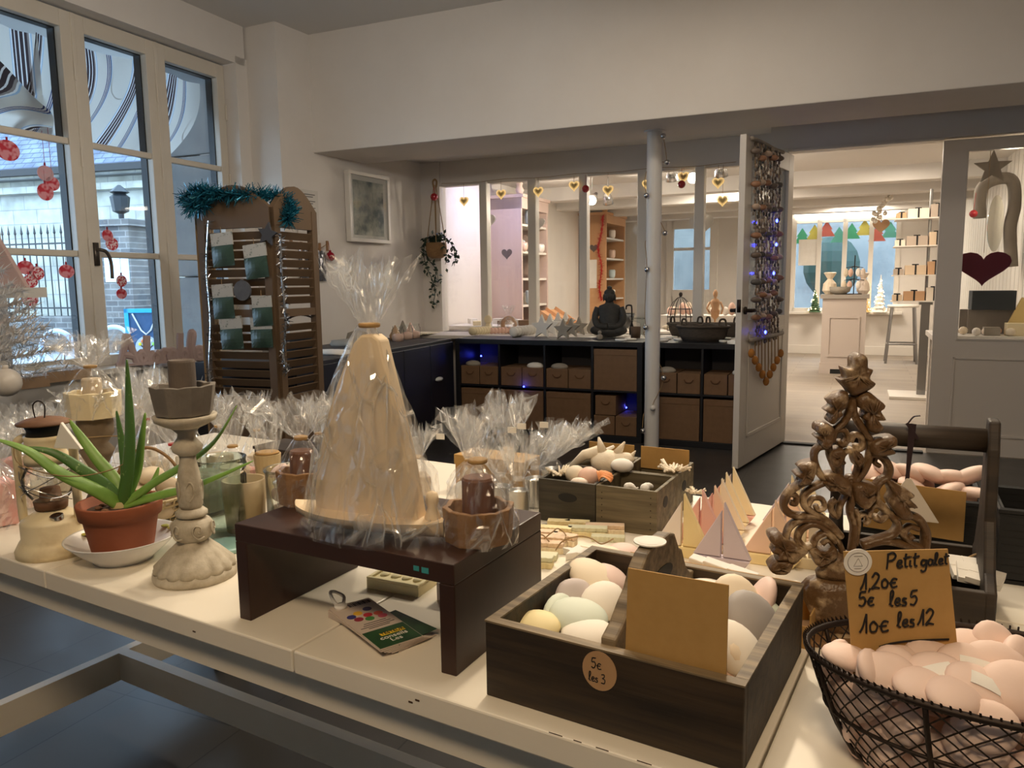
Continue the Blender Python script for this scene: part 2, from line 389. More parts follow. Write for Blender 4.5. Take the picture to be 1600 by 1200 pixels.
q.build('frame', m_trim, W); MB().box(s0, TF+.03, z0, s1, TF+.035, z1).build('pane', m_glass, W)
W = T('window_8', None, None, (0,0,0)); W['kind'] = 'structure'; W.matrix_basis = RM
q = MB().box(gd0-.09, TF-.03, .05, gd0+.04, TF+.05, gz1+.14).box(gd1-.04, TF-.03, .05, gd1+.09, TF+.05, gz1+.14).box(gd0, TF-.03, gz1-.03, gd1, TF+.05, gz1+.14).box(gd0, TF-.03, .05, gd1, TF+.05, gz0+.03)
zm = ront(1080, 389, TF)[1]; q.box(gd0, TF-.02, zm-.025, gd1, TF+.04, zm+.025)
q.build('frame', m_trim, W, bevel=.005); MB().box(gd0, TF+.02, gz0, gd1, TF+.025, gz1).build('pane', m_glass, W)
# lamps of the back room
light('shop_lamp', 'AREA', rm(1.5, 4.0, 2.33), 32, WARM2, rm(1.5, 4.0, 0), .7)
light('shop_lamp', 'AREA', rm(3.0, 6.5, 2.33), 34, (1,.87,.72), rm(3.0, 6.1, 0), .7)
light('shop_lamp', 'AREA', rm(3.3, 2.6, 2.33), 9, WARM2, rm(3.3, 2.6, 0), .6)
light('cool_lamp', 'AREA', rm(-.25, 1.8, 2.25), 4, (.45,.50,1), rm(-.8, 1.8, 1.0), .4)
MB_ = MB().box(s0, TF-.10, z1+.05, s1, TF-.05, z1+.10)
one('strip_lamp', MB_, glow('strip_glow', (255,244,225), 5), 'long glowing strip lamp above the shop window of the back room', 'lamp', M=RM)
# ================================================================== OUTSIDE
m_stone = NT('ashlar_stone')
def stone(name, c1, c2, mort, bw, bh, axis=None):
    t = NT(name); tc = t.a('TexCoord'); mp = t.a('Mapping', {0: (tc, 'Object'), 'Rotation': (radians(90), 0, 0)})
    br = t.a('TexBrick', {0: mp, 'Color1': rgb(*c1), 'Color2': rgb(*c2), 'Mortar': rgb(*mort), 'Scale': 1, 'Mortar Size': .012, 'Brick Width': bw, 'Row Height': bh})
    nz = t.a('TexNoise', {0: (tc, 'Object'), 'Scale': 3, 'Detail': 6})
    mx = t.a('Mix', {0: .35, 6: br, 7: t.ramp(nz, [(.3, (0,0,0,1)), (.7, (1,1,1,1))])}, data_type='RGBA', blend_type='SOFT_LIGHT')
    return t.end(t.a('BsdfPrincipled', {'Base Color': (mx, 2), 'Roughness': .9}))
m_ash = stone('ashlar', (176,172,154), (160,159,150), (138,138,134), .75, .36)
m_rub = stone('rubble', (100,96,92), (80,79,80), (122,120,116), .32, .12)
m_slate = stone('roof_slate', (84,92,110), (98,106,124), (52,58,70), .3, .14)
m_road = mat('road', (150,150,152), (164,162,162), 2, .9)
SY = 17.0
struct('ground_outside', MB().box(-30, -10, -.5, 30, 30, -.15), m_road, M=FR((-8, 8, 0), 20))
OM = FR((-10.5, 17.4, 0), 15)                     # facade across the street
struct('building_across', MB().box(-12, 2.2, -.3, 12, 3.2, 4.0), m_ash, M=OM)
struct('cornice_across', MB().box(-12, 1.95, 3.62, 12, 2.3, 3.78).box(-12, 1.85, 3.95, 12, 2.3, 4.08), m_ash, M=OM)
rf = MB()._add([(-12, 1.7, 4.05), (12, 1.7, 4.05), (12, 4.6, 7.2), (-12, 4.6, 7.2), (-12, 1.7, 4.15), (12, 1.7, 4.15), (12, 4.6, 7.3), (-12, 4.6, 7.3)],
               [(0,1,2,3),(4,5,6,7),(0,1,5,4),(2,3,7,6),(1,2,6,5),(0,3,7,4)])
struct('roof_across', rf, m_slate, M=OM)
struct('trim_gutter', MB().box(-12, 1.6, 4.0, 12, 1.75, 4.16), m_blk, M=OM)
one('garden_wall', MB().box(-12, -.2, -.3, 1.9, .15, .62), m_rub, 'low rubble stone wall under the iron railings across the street', 'wall', M=OM)['kind'] = 'structure'
fe = T('iron_railing', 'black iron railings with spear tips on the low wall across the street', 'railing', (0,0,0)); fe.matrix_basis = OM
for z in (.78, 2.2): MB().box(-6, -.04, z, 1.9, .0, z+.035).build('rail', m_black, fe)
for k in range(44):
    x = -6+k*.18
    MB().tube([(x, -.02, .62), (x, -.02, 2.42)], .014, 5).lathe([(.001, 0), (.03, .05), (.022, .09), (.001, .24)], 5, TR(x, -.02, 2.40)).build('spear_bar', m_black, fe)
gp = T('gate_pillar', 'rubble stone gate pillar with a lantern on top and a pale notice', 'pillar', (0,0,0)); gp.matrix_basis = OM
MB().box(1.9, -.45, -.3, 2.8, .3, 2.55).box(1.8, -.55, 2.5, 2.9, .4, 2.64).build('shaft', m_rub, gp)
MB().lathe([(.05,0),(.06,.15),(.16,.2),(.2,.5),(.12,.56),(.2,.6),(.03,.75)], 8, TR(2.3, -.05, 2.64)).build('lantern', m_black, gp)
MB().box(2.15, -.47, 1.35, 2.75, -.45, 1.95).build('notice', mat('notice_blue', (200,226,240), None, 3, .7), gp)
m_hoop = mat('hoop_steel', (176,196,216), None, 3, .4)
def hoop(px, Y, lab):
    P = atY(px, 560, Y)
    one('bike_hoop', MB().tube(spline([(-.3,0,-.2), (-.3,0,.35), (-.25,0,.55), (-.1,0,.66), (.1,0,.66), (.25,0,.55), (.3,0,.35), (.3,0,-.2)], 5), .035, 8), m_hoop, lab, 'bike stand', (P.x, P.y, -.05), 15, smooth=True)
hoop(92, 11.0, 'pale steel bike hoop seen through the left pane'); hoop(182, 12.0, 'pale steel bike hoop beside the blue pavement board')
# street board
P = atY(228, 520, 9.6); A = T('pavement_board', 'bright blue A-board with a tree-of-life pendant on the pavement outside', 'sign', (P.x, P.y, -.1), 2)
m_cyan = mat('cyan_paint', (40,180,226), None, 3, .4); h0 = P.z-.42
q = MB().box(-.26, 0, h0, -.21, .04, h0+.82).box(.21, 0, h0, .26, .04, h0+.82).box(-.26, 0, h0+.77, .26, .04, h0+.82).box(-.26, 0, h0+.08, .26, .04, h0+.13)
q.build('frame', m_cyan, A); MB().box(-.21, .015, h0+.1, .21, .03, h0+.78).build('panel', mat('board_navy', (40,74,112), (58,96,140), 5, .5), A)
MB().box(-.25, .02, -.05, -.2, .06, h0+.1).box(.2, .02, -.05, .25, .06, h0+.1).build('legs', m_cyan, A)
pd = MB().lathe([(.15,0),(.15,.008)], 28, TR(0, .012, h0+.33) @ RX(90)).build('pendant', mat('pendant_grey', (186,196,206), None, 3, .5), A)
q = MB()
for a, L in ((0,.11),(25,.1),(-25,.1),(50,.1),(-50,.1)): q.tube([(0,-.004+.01,h0+.27),(sin(radians(a))*L*.6,.004,h0+.30+cos(radians(a))*L*.6),(sin(radians(a))*L,.004,h0+.30+cos(radians(a))*L)], .007, 5)
q.tube([(0,.004,h0+.22),(0,.004,h0+.33)], .012, 5); q.build('tree_motif', m_black, A)
cols = ((240,220,60),(230,120,60),(90,200,220),(240,240,240),(150,210,90))
for i, c in enumerate(cols):
    a = radians(-60+30*i); MB().ell((sin(a)*.1, .0, h0+.33+cos(a)*.1), .022, .008, .022).build('enamel_dot', mat('enamel_%d' % i, c, None, 3, .4), A)
MB().tube([(-.16,.005,h0+.76),(-.06,.005,h0+.55),(0,.005,h0+.5),(.06,.005,h0+.55),(.16,.005,h0+.76)], .01, 5).build('pendant_chain', m_wht, A)
# thick stone reveal of this building, right of the window
m_rev = mat('reveal_stone', (168,168,166), (150,150,150), 4, .9, bump=.15)
q = MB()
zz = [-.3, .55, 1.3, 2.22, 3.2]
for i in range(4): q.box(.0-.006*(i % 2), .078, zz[i]+.004, .5, .62, zz[i+1]-.004)
struct('wall_reveal', q, m_rev, M=WM, bevel=.012)
struct('wall_facade', MB().box(.14, .25, -.3, 1.2, .6, 4).box(-6, .25, 2.95, .14, .6, 4).box(-6, .25, -.3, -3.2, .6, 3), m_rev, M=WM)
struct('trim_outer_sill', MB().box(-3.2, .07, .55, 0, .65, .70), m_rev, M=WM)
# ================================================================== AWNING CLOTH, STICKERS, BACK ROOM
def heart(r, n=28):
    return [(r*.0625*16*sin(2*pi*i/n)**3, r*.0625*(13*cos(2*pi*i/n)-5*cos(4*pi*i/n)-2*cos(6*pi*i/n)-cos(8*pi*i/n))) for i in range(n)]
def star(R, r, n=5, ph=90):
    return [((R if i % 2 == 0 else r)*cos(radians(ph)+pi*i/n), (R if i % 2 == 0 else r)*sin(radians(ph)+pi*i/n)) for i in range(2*n)]
t = NT('striped_cloth'); uvn = t.a('UVMap'); sx = t.a('SeparateXYZ', {0: uvn}); fr = t.a('Math', {0: sx}, operation='FRACT')
be, wh, dk, lb, nv, gy = rgb(222,216,206), rgb(236,236,236), rgb(66,56,60), rgb(170,196,220), rgb(58,62,110), rgb(150,140,136)
rp = t.ramp(fr, [(0,be),(.30,lb),(.32,wh),(.345,dk),(.385,wh),(.405,dk),(.455,wh),(.475,dk),(.525,wh),(.545,dk),(.585,gy),(.61,wh),(.63,lb),(.65,be),(.85,nv),(.865,be),(.88,nv),(.895,be),(.91,nv),(.922,lb),(.935,be)], 'CONSTANT')
df = t.a('BsdfDiffuse', {0: rp}); tl = t.a('BsdfTranslucent', {0: rp})
m_str = t.end(t.a('MixShader', {0: .78, 1: df, 2: tl}))
def cl1(a, b): return WM @ Vector((-1.34+a*1.30-.30*b*b*(.8+.3*a)-.10*a*b, .14+.02*sin(a*22)*(1-b*.5)+.03*sin(a*9+b*4), 2.72-.60*b-.04*a*b))
one('awning_cloth', MB().grid(cl1, 40, 16, lambda a, b: (a*3.8+.42, b)), m_str, 'striped awning cloth hanging behind the middle and right window panes', 'awning', smooth=True)
def cl2(a, b): return WM @ Vector((-2.4+a*1.08, .17+.015*sin(a*30), 2.71-.5*b))
one('awning_cloth', MB().grid(cl2, 30, 8, lambda a, b: (a*3.1+.65, b)), m_str, 'straight striped cloth behind the folded flap in the left pane', 'awning', smooth=True)
def cl3(a, b):
    l0, l1 = at(-110,-60,0), 0
    A = Vector((-2.25, 2.86)); B = Vector((-1.31, 2.30)); C = Vector((-1.31, 2.10)); Dd = Vector((-2.25, 2.20))
    p = A.lerp(B, a).lerp(Dd.lerp(C, a), b)
    p.y += .02*sin(a*11)*(1-b)
    return WM @ Vector((p.x, .11+.02*sin(a*9+b*6), min(p.y, 2.74)))
one('awning_cloth', MB().grid(cl3, 30, 12, lambda a, b: (a*1.9+b*.75+.10*sin(b*6+a*3), b)), m_str, 'folded striped awning flap slanting across the left pane', 'awning', smooth=True)
# window stickers (red Christmas balls on the glass)
m_stk = mat('sticker_red', (196,40,60), (226,150,160), 26, .6, detail=1, contrast=.06)
m_stp = mat('sticker_pink', (200,52,72), (240,214,220), 70, .6, detail=1, contrast=.04)
m_stc = mat('sticker_pale', (214,150,158), (196,176,186), 40, .6)
Nw = (WM.to_3x3() @ Vector((0,1,0)))
def sticker(px, py, rx, ry, m, lab, thread=0):
    P = onp(px, py, WM @ Vector((0,-.004,0)), Nw); d = (P-EYE).length; k = d/1202
    Wd = T('window_sticker', lab, 'window sticker', P); Wd.rotation_euler = WM.to_euler(); f = 1.45
    MB().vprism([(rx*k*f*cos(2*pi*i/24), ry*k*sin(2*pi*i/24)) for i in range(24)], -.001, .001).build('ball', m, Wd)
    MB().vprism([(-.006,ry*k),(.006,ry*k),(.006,ry*k+.016),(-.006,ry*k+.016)], -.001, .001).build('cap', mat_dr, Wd)
    if thread: MB().vprism([(-.001,ry*k+.016),(.001,ry*k+.016),(.001,ry*k+thread*k),(-.001,ry*k+thread*k)], -.001, .001).build('thread', mat_dr, Wd)
mat_dr = mat('sticker_dark', (150,30,48), None, 3, .6)
for a in ((12,235,11,13,m_stk,'red swirl ball sticker at the far left of the glass'), (71,271,8,10,m_stc,'pale ball sticker with red trees hanging highest of three in the left pane',44),
          (82,287,7,9,m_stk,'red ball sticker hanging on the right of three in the left pane',62), (71,300,8,11,m_stk,'red patterned ball sticker lowest of the three hanging in the left pane',18),
          (40,418,8,9,m_stk,'red banded ball sticker just under the glazing bar in the left pane'), (58,427,7,9,m_stp,'red and white snowflake ball sticker in the lower left pane'),
          (48,439,7,9,m_stp,'white flecked ball sticker touching the snowflake ball'), (47,467,8,10,m_stp,'red lattice ball sticker low in the left pane above the white tree'),
          (104,424,8,9,m_stk,'red striped ball sticker beside the window frame in the left pane',20), (168,368,6,8,m_stk,'plain red ball sticker in front of the stone gate pillar'),
          (175,381,7,9,m_stp,'white ringed ball sticker under a plain red one in the middle pane'), (190,439,6,8,m_stp,'red and white ball sticker halfway down the middle pane',24),
          (190,459,6,7,m_stk,'red banded ball sticker beside the blue pavement board')): sticker(*a)
# ------------------------------------------------------------------ back room furniture
m_pine = mat('pink_pine', (206,184,172), (192,168,156), 6, .6, (1,1,.12)); m_pine2 = mat('warm_pine', (206,160,116), (190,142,98), 6, .6, (1,1,.12))
m_shd = mat('shelf_dark', (92,80,76), None, 3, .7)
def RP(name, label, cat, s, t, z=0, yaw=0, group=None): return T(name, label, cat, rm(s, t, z), RYAW+yaw, group)
def dresser(lab, t0, dep, ln, h, m, heartz):
    D = RP('dresser', lab, 'dresser', -.80, t0)
    MB().box(0, 0, 0, dep, .03, h).box(0, ln-.03, 0, dep, ln, h).box(0, .03, 0, .02, ln-.03, h).box(0, 0, h-.12, dep+.01, ln, h).box(0, 0, 0, dep, ln, .1).build('carcass', m, D)
    for z in (.95, 1.25, 1.55, 1.85): MB().box(.02, .03, z, dep-.01, ln-.03, z+.025).build('shelf', m_trim, D)
    MB().box(.02, .03, .1, .03, ln-.03, h-.1).build('back', m_shd, D)
    MB().vprism(heart(.065), -.004, .012, TR(dep*.55, 0, heartz)).build('heart_cutout', m_shd, D)
    MB().box(-.01, -.015, h, dep+.03, ln+.015, h+.035).build('cornice', m, D)
    MB().lathe([(.03,0),(.05,.05),(.03,.09),(.04,.12),(.01,.16)], 12, TR(dep-.03, .03, h+.03)).build('finial', m, D, smooth=True)
    return D
dresser('tall pinkish pine dresser with a heart cut in its side, behind the glazing', 2.34, .40, .80, 2.16, m_pine, 1.55)
dresser('warm pine dresser with a red tinsel garland, by the street door', 5.43, .42, 1.0, 2.2, m_pine2, 1.72)
m_pot = [mat('glaze_%d' % i, c, None, 3, .3) for i, c in enumerate(((236,226,214),(222,190,170),(190,204,206),(244,236,220)))]
k = 0
for t0, n in ((2.34, 4), (5.43, 3)):
    for z, zn in ((.975,'lowest'), (1.275,'lower'), (1.575,'upper'), (1.875,'top')):
        for j in range(n):
            P = rm(-.62+.1*((j*7+k) % 3), t0+.1+j*.17, z); k += 1
            one('pot', MB().lathe([(.03,0),(.048,.03),(.052,.08+.03*(k%3)),(.04,.1+.03*(k%3)),(.036,.095+.03*(k%3))], 12), m_pot[k%4],
                'small glazed pot on the %s shelf of the %s dresser' % (zn, 'pinkish pine' if n == 4 else 'warm pine'), 'pot', P, smooth=True, group='pots on the %s shelf of the %s dresser' % (zn, 'pinkish' if n == 4 else 'warm'))
D = RP('display_tray', 'sloping pine tray leaning against the pinkish dresser', 'tray', -.36, 2.6, .62, 0)
MB().box(0, 0, 0, .5, .62, .02, RY(32)).box(0,0,.02,.5,.02,.06,RY(32)).box(0,.3,.02,.5,.32,.06,RY(32)).box(0,.6,.02,.5,.62,.06,RY(32)).box(.48,0,.02,.5,.62,.06,RY(32)).build('tray', m_pine2, D, M=TR(0,0,.26))
MB().box(.05, .05, -.62, .09, .09, .0).box(.4, .05, -.62, .44, .09, -.02).box(.4, .5, -.62, .44, .54, -.02).build('legs', m_pine2, D)
one('stool_bowl', MB().lathe([(.02,0),(.09,.02),(.15,.1),(.17,.2),(.155,.2),(.1,.06),(.01,.03)], 20), m_blk, 'black bowl on a pedestal beside the sloping pine tray', 'bowl', rm(.30, 3.9, .62), smooth=True)
one('pedestal', MB().box(-.2,-.2,0,.2,.2,.615), m_trim, 'white pedestal carrying the black bowl', 'pedestal', rm(.30, 3.9), RYAW)
# red tinsel on the second dresser, paper on its side
def tinsel(name, path, r, dens, m, lab, L=.05, seed=1, w=.003):
    rnd = random.Random(seed); q = MB(); P = spline(path, 8)
    q.tube(P, .006, 4)
    for i in range(len(P)-1):
        for _ in range(dens):
            p = P[i].lerp(P[i+1], rnd.random()); d = Vector((rnd.gauss(0,1), rnd.gauss(0,1), rnd.gauss(0,1))).normalized(); e = p+d*L*(.5+.7*rnd.random())
            s = d.cross(Vector((rnd.random(), rnd.random(), rnd.random()))).normalized()*w
            q._add([p-s, p+s, e+s*.4, e-s*.4], [(0,1,2,3)])
    return one(name, q, m, lab, 'garland')
m_rtin = mat('red_tinsel', (214,26,48), None, 3, .25, metal=.6, spec=.8)
tinsel('tinsel_garland', [rm(-.42,5.40,2.18), rm(-.44,5.40,1.95), rm(-.49,5.40,1.7), rm(-.44,5.40,1.45), rm(-.47,5.40,1.15), rm(-.44,5.40,.95)], .04, 14, m_rtin, 'red tinsel garland hanging down the side of the warm pine dresser', .05, 3)
one('paper_notice', MB().box(0,-.004,0,.24,0,.42), m_wht, 'white paper notice taped to the side of the warm pine dresser', 'notice', rm(-.76, 5.425, 1.13), RYAW)
# clutter seen through the glazing, on a low table inside
m_tab = mat('table_white', (226,220,212), None, 3, .6)
def plaintable(lab, s, t, w, d, h):
    D = RP('display_table', lab, 'table', s, t); MB().box(0,0,h-.04,w,d,h).build('top', m_tab, D, bevel=.004)
    for x in (.03, w-.08):
        for y in (.03, d-.08): MB().box(x,y,0,x+.05,y+.05,h-.04).build('leg', m_tab, D)
plaintable('white display table under the window of the cool lit corner', -.78, 1.25, .9, 1.0, .80)
plaintable('white display table full of shells and soaps behind the glazing', 1.25, 1.4, 1.0, .8, .76)
one('riser_box', MB().box(0,0,0,.94,.34,.13), m_tab, 'white step on the shell display table behind the glazing', 'box', rm(1.28, 1.83, .76), RYAW, bevel=.003)
rnd = random.Random(5)
for i in range(9):
    P = rm(-.68+.1*i, 1.35+.5*rnd.random(), .80)
    one('soap_box', MB().box(-.06,-.04,0,.06,.04,.03+.03*rnd.random()), (m_wht, m_card, m_cream)[i%3], 'small %s soap box on the cool lit display table' % ('white','brown','cream')[i%3], 'box', P, rnd.random()*90, group='%s soap boxes on the cool lit table' % ('white','brown','cream')[i%3], bevel=.003)
m_sh = [mat('shell_%d' % i, c, None, 3, .6) for i, c in enumerate(((240,224,208),(236,196,176),(228,214,190),(244,236,226)))]
for i in range(34):
    t2 = 1.87+.26*rnd.random() if i % 3 else 1.46+.3*rnd.random(); P = rm(1.34+.82*rnd.random(), t2, .89 if t2 > 1.83 else .76)
    one('shell', MB().ell((0,0,.022+.02*(i%3)),.04,.03,.022+.02*(i%3),n=10,m=6), m_sh[i%4], '%s shell heaped on the display table behind the glazing' % ('ivory','pink','sandy','white')[i%4], 'shell', P, rnd.random()*180, group='%s shells on the display table' % ('ivory','pink','sandy','white')[i%4], smooth=True)
# wire bird cage
C = RP('bird_cage', 'domed black wire bird cage on the display table behind the column', 'bird cage', ront(1063, 500, 1.6)[0], 1.6, .76); C.scale = (.8,)*3
q = MB()
for k in range(14):
    a = 2*pi*k/14; q.tube([(.15*cos(a)*m_, .15*sin(a)*m_, z) for m_, z in ((1,0),(1,.16),(.88,.25),(.6,.33),(.25,.38),(0,.395))], .0035, 5)
for z, m_ in ((.005,1),(.16,1),(.25,.88)): q.tube([(.15*m_*cos(2*pi*i/24), .15*m_*sin(2*pi*i/24), z) for i in range(24)], .004, 5, closed=True)
q.build('bars', m_iron, C); MB().ell((0,0,.42),.022,.022,.03).build('finial', m_iron, C, smooth=True)
C = RP('artist_mannequin', 'small jointed wooden mannequin on the display table', 'figure', ront(1117, 500, 1.62)[0], 1.62, .78); C.scale = (.85,)*3
MB().lathe([(.05,0),(.05,.012),(.012,.02),(.012,.1),(.04,.13),(.05,.19),(.035,.22),(.055,.28),(.04,.31),(.012,.33),(.024,.36),(.026,.39),(.008,.42)], 14).build('body', m_pine2, C, smooth=True)
q = MB(); q.tube([(-.055,0,.29),(-.085,-.02,.22),(-.05,-.04,.17)], .011, 6); q.tube([(.055,0,.29),(.085,0,.22),(.07,-.03,.16)], .011, 6); q.build('arms', m_pine2, C, smooth=True)
one('notice_board', MB().box(0,0,0,.42,.02,.55), mat('board_pale', (204,200,206), (190,176,186), 30, .8), 'pale printed board standing on the ledge beside the open door', 'board', rm(2.0, 2.24, .66), RYAW)
# ceiling spots seen through the glazing
def spotlamp(px, py, t, lab, p):
    P = onp(px, py, rm(0,0) + V*t, V); L = T('spot_lamp', lab, 'spotlight', P, RYAW)
    MB().lathe([(.02,.16),(.02,.1),(.045,.06),(.055,-.02),(.05,-.02),(.03,.03)], 16, RX(-62)).build('shade', m_silver, L, smooth=True)
    MB().tube([(0,0,.1),(0,0,2.4-P.z)], .008, 6).build('stem', m_silver, L)
    MB().ell((0,0,-.012),.042,.042,.028, RX(-62)).build('bulb', glow('bulb', (255,240,215), 60), L, smooth=True)
    light('spot_lamp_light', 'POINT', P-V*.09+Vector((0,0,-.05)), p, WARM2, size=.03)
spotlamp(925, 312, 2.4, 'lit silver spotlight shining left of the white column', 18)
spotlamp(1083, 277, 2.0, 'lit silver spotlight shining right of the white column', 18)
def spotoff(px, py, t, lab):
    P = onp(px, py, rm(0,0) + V*t, V); L = T('spot_lamp', lab, 'spotlight', P, RYAW)
    MB().lathe([(.02,.12),(.05,.06),(.06,-.02),(.05,-.02),(.02,.03)], 16, RX(25)).build('shade', m_silver, L, smooth=True)
    MB().tube([(0,0,.06),(0,0,2.4-P.z)], .008, 6).build('stem', m_silver, L)
spotoff(950, 316, 2.7, 'unlit silver spotlight beside the bright one left of the column'); spotoff(1127, 272, 1.6, 'unlit silver spotlight near the open door'); spotoff(1050, 279, 1.8, 'unlit silver spotlight just right of the column')
# ------------------------------------------------------------------ seen through the doorway
def gnd(px, py): return at(px, py, 0)
P = at(1281, 583, 0); P2 = at(1349, 583, 0); wC = .52
C = T('pedestal_cabinet', 'white panelled pedestal cabinet in the doorway, bearing a tiered stand', 'cabinet', P, RYAW)
m_pc = mat('cabinet_white', (196,184,174), None, 3, .45)
MB().box(0,0,.1,wC,.5,.97).box(-.015,-.015,.0,wC+.015,.5,.1).box(-.01,-.01,.1,wC+.01,.5,.14).build('body', m_pc, C)
MB().box(.07,-.012,.22,wC-.07,0,.25).box(.07,-.012,.72,wC-.07,0,.75).box(.07,-.012,.25,.095,0,.72).box(wC-.095,-.012,.25,wC-.07,0,.72).build('panel_moulding', m_pc, C)
MB().box(-.03,-.03,.97,wC+.03,.5,1.02).build('top', mat('cab_top', (160,152,142), None, 3, .5), C); MB().box(.12,-.016,0,wC-.12,-.005,.06).build('foot_cutout', m_blk, C)
zc = 1.02; Cp = lambda x, y, z=zc: P + U*x + V*y + Vector((0,0,z))
S = T('tiered_stand', 'dark wire tiered stand hung with little bags on the pedestal cabinet', 'stand', Cp(.36,.2))
q = MB().tube([(0,0,0),(0,0,.5)], .007, 6)
for z, L in ((.18,.13),(.34,.11)): q.tube([(-L,0,z),(0,0,z+.02),(L,0,z)], .005, 5); q.tube([(0,-L,z),(0,0,z+.02),(0,L,z)], .005, 5)
q.lathe([(.1,0),(.1,.01)], 16); q.build('frame', m_iron, S)
for i in range(8):
    L = .13 if i < 4 else .11; a = i*pi/2; z = .18 if i < 4 else .34
    MB().ell((L*cos(a), L*sin(a), z-.06), .035, .03, .055, n=8, m=6).build('bag', m_sh[i%4], S)
one('bread_basket', MB().lathe([(.06,0),(.12,.04),(.13,.1),(.12,.1),(.1,.04),(.02,.01)], 18), m_greyw, 'round ribbed basket on the pedestal cabinet', 'basket', Cp(.2,.1), smooth=True)
one('wrapped_bunch', MB().lathe([(.05,0),(.09,.05),(.08,.14),(.03,.2),(.08,.28),(.06,.29),(.02,.2)], 14), m_sh[2], 'beige wrapped bunch standing left on the pedestal cabinet', 'gift', Cp(.07,.22))
one('wrapped_bunch', MB().lathe([(.05,0),(.08,.05),(.07,.14),(.03,.2),(.07,.27),(.05,.28),(.02,.2)], 14), m_sh[0], 'ivory wrapped bunch standing right on the pedestal cabinet', 'gift', Cp(.47,.3))
# stool
P = at(1385, 566, 0); B = T('bar_stool', 'tall grey metal bar stool near the shop window', 'stool', P+U*.18, RYAW)
q = MB()
for x, y in ((-.2,-.2),(.2,-.2),(.2,.2),(-.2,.2)): MB().tube([(x,y,0),(x*.72,y*.72,.80)], .017, 8).build('leg', m_steel, B)
MB().tube([(-.19,-.19,.28),(.19,-.19,.28),(.19,.19,.28),(-.19,.19,.28)], .011, 6, closed=True).build('footrest', m_steel, B)
MB().lathe([(.2,.80),(.21,.82),(.2,.84)], 24).build('seat', m_trim, B)
# display stand with glass shelves and gift boxes
P = at(1432, 622, 0); SP = T('display_stand', 'display stand with a white foot plate, steel post and boxed gifts', 'stand', P+V*.08, RYAW)
MB().box(-.26,-.25,0,.26,.27,.03).build('foot_plate', m_trim, SP, bevel=.004); MB().box(.0,-.03,.03,.08,.03,.95).build('post', m_steel, SP)
MB().box(-.02,-.06,.95,.1,.06,1.0).tube([(.04,.03,.98),(.04,.03,2.1)], .015, 6).build('upper_post', m_steel, SP)
m_gift = [mat('gift_%d' % i, c, None, 3, .6) for i, c in enumerate(((206,184,156),(190,150,112),(226,214,196),(176,160,144)))]
gi = 0
for sz, lab in ((.98,'lowest'),(1.24,'middle'),(1.53,'upper'),(1.8,'top')):
    MB().box(-.28,-.16,sz,.22,.2,sz+.012).build('glass_shelf', m_trim, SP)
    x = -.27
    while x < .16:
        wd = .09+.05*((gi*5)%3); hh = .06+.035*((gi*7)%3); Q = P+V*.08+U*(x+wd/2)+V*(-.02)+Vector((0,0,sz+.012))
        G = T('gift_box', '%s gift box tied with dark ribbon on the %s shelf of the display stand' % (('sand','tan','cream','grey')[gi%4], lab), 'gift box', Q, RYAW, 'gift boxes on the %s shelf of the stand' % lab)
        MB().box(-wd/2,-.07,0,wd/2,.07,hh).build('carton', m_gift[gi%4], G, bevel=.003)
        MB().box(-.008,-.073,0,.008,.073,hh+.003).box(-.03,-.01,hh+.002,.03,.01,hh+.014).build('ribbon', m_blk, G); x += wd+.012; gi += 1
# lit christmas trees on the window bench
m_fir = mat('fir', (52,78,52), (80,110,74), 30, .8); m_bulb = glow('fairy', (255,226,160), 6)
def xtree(px, py, h, r, m, lab, lights=26, tz=TF-.2):
    s, z = ront(px, py, tz); X = RP('christmas_tree', lab, 'christmas tree', s, tz, z0)
    rr = random.Random(px); q = MB()
    for k in range(9):
        z = h*k/9; R = r*(1-k/9.3)
        q.lathe([(R, z), (R*.45, z+h/7), (.003, z+h/6)], 12, None, lambda a, zz, q_, j: q_*(1+.12*sin(a*6+zz*40)), True)
    q.build('branches', m, X); q = MB()
    for k in range(lights):
        f = rr.random(); a = rr.random()*2*pi; R = r*(1-f)*.98+.004; q.ell((R*cos(a), R*sin(a), f*h*.95+.02), .008, .008, .008, n=6, m=4)
    q.build('fairy_lights', m_bulb, X)
xtree(1273, 487, .34, .10, m_fir, 'little green christmas tree with fairy lights left of the pedestal cabinet')
xtree(1347, 487, .62, .12, mat('gold_tree', (220,180,110), None, 3, .5), 'golden lit christmas tree on the window bench', 50)
xtree(1374, 487, .55, .10, mat('white_tree', (236,232,228), None, 3, .6), 'white lit christmas tree beside the golden one', 40, TF-.2)
one('garden_shrub', MB().ell((0,0,0),.55,.3,.6,n=14,m=9), m_leaf, 'dark bush seen through the shop window of the back room', 'bush', rm(ront(1300,400,TF+2.6)[0], TF+2.6, 1.45))
struct('ground_rear', MB().box(-8, TF+.2, -.4, 14, TF+12, -.1), m_road, M=RM)
struct('building_rear', MB().box(-8, TF+6.5, -.3, 14, TF+7.5, 6), mat('rear_stone', (150,144,134), (108,106,102), 1.2, .9), M=RM)
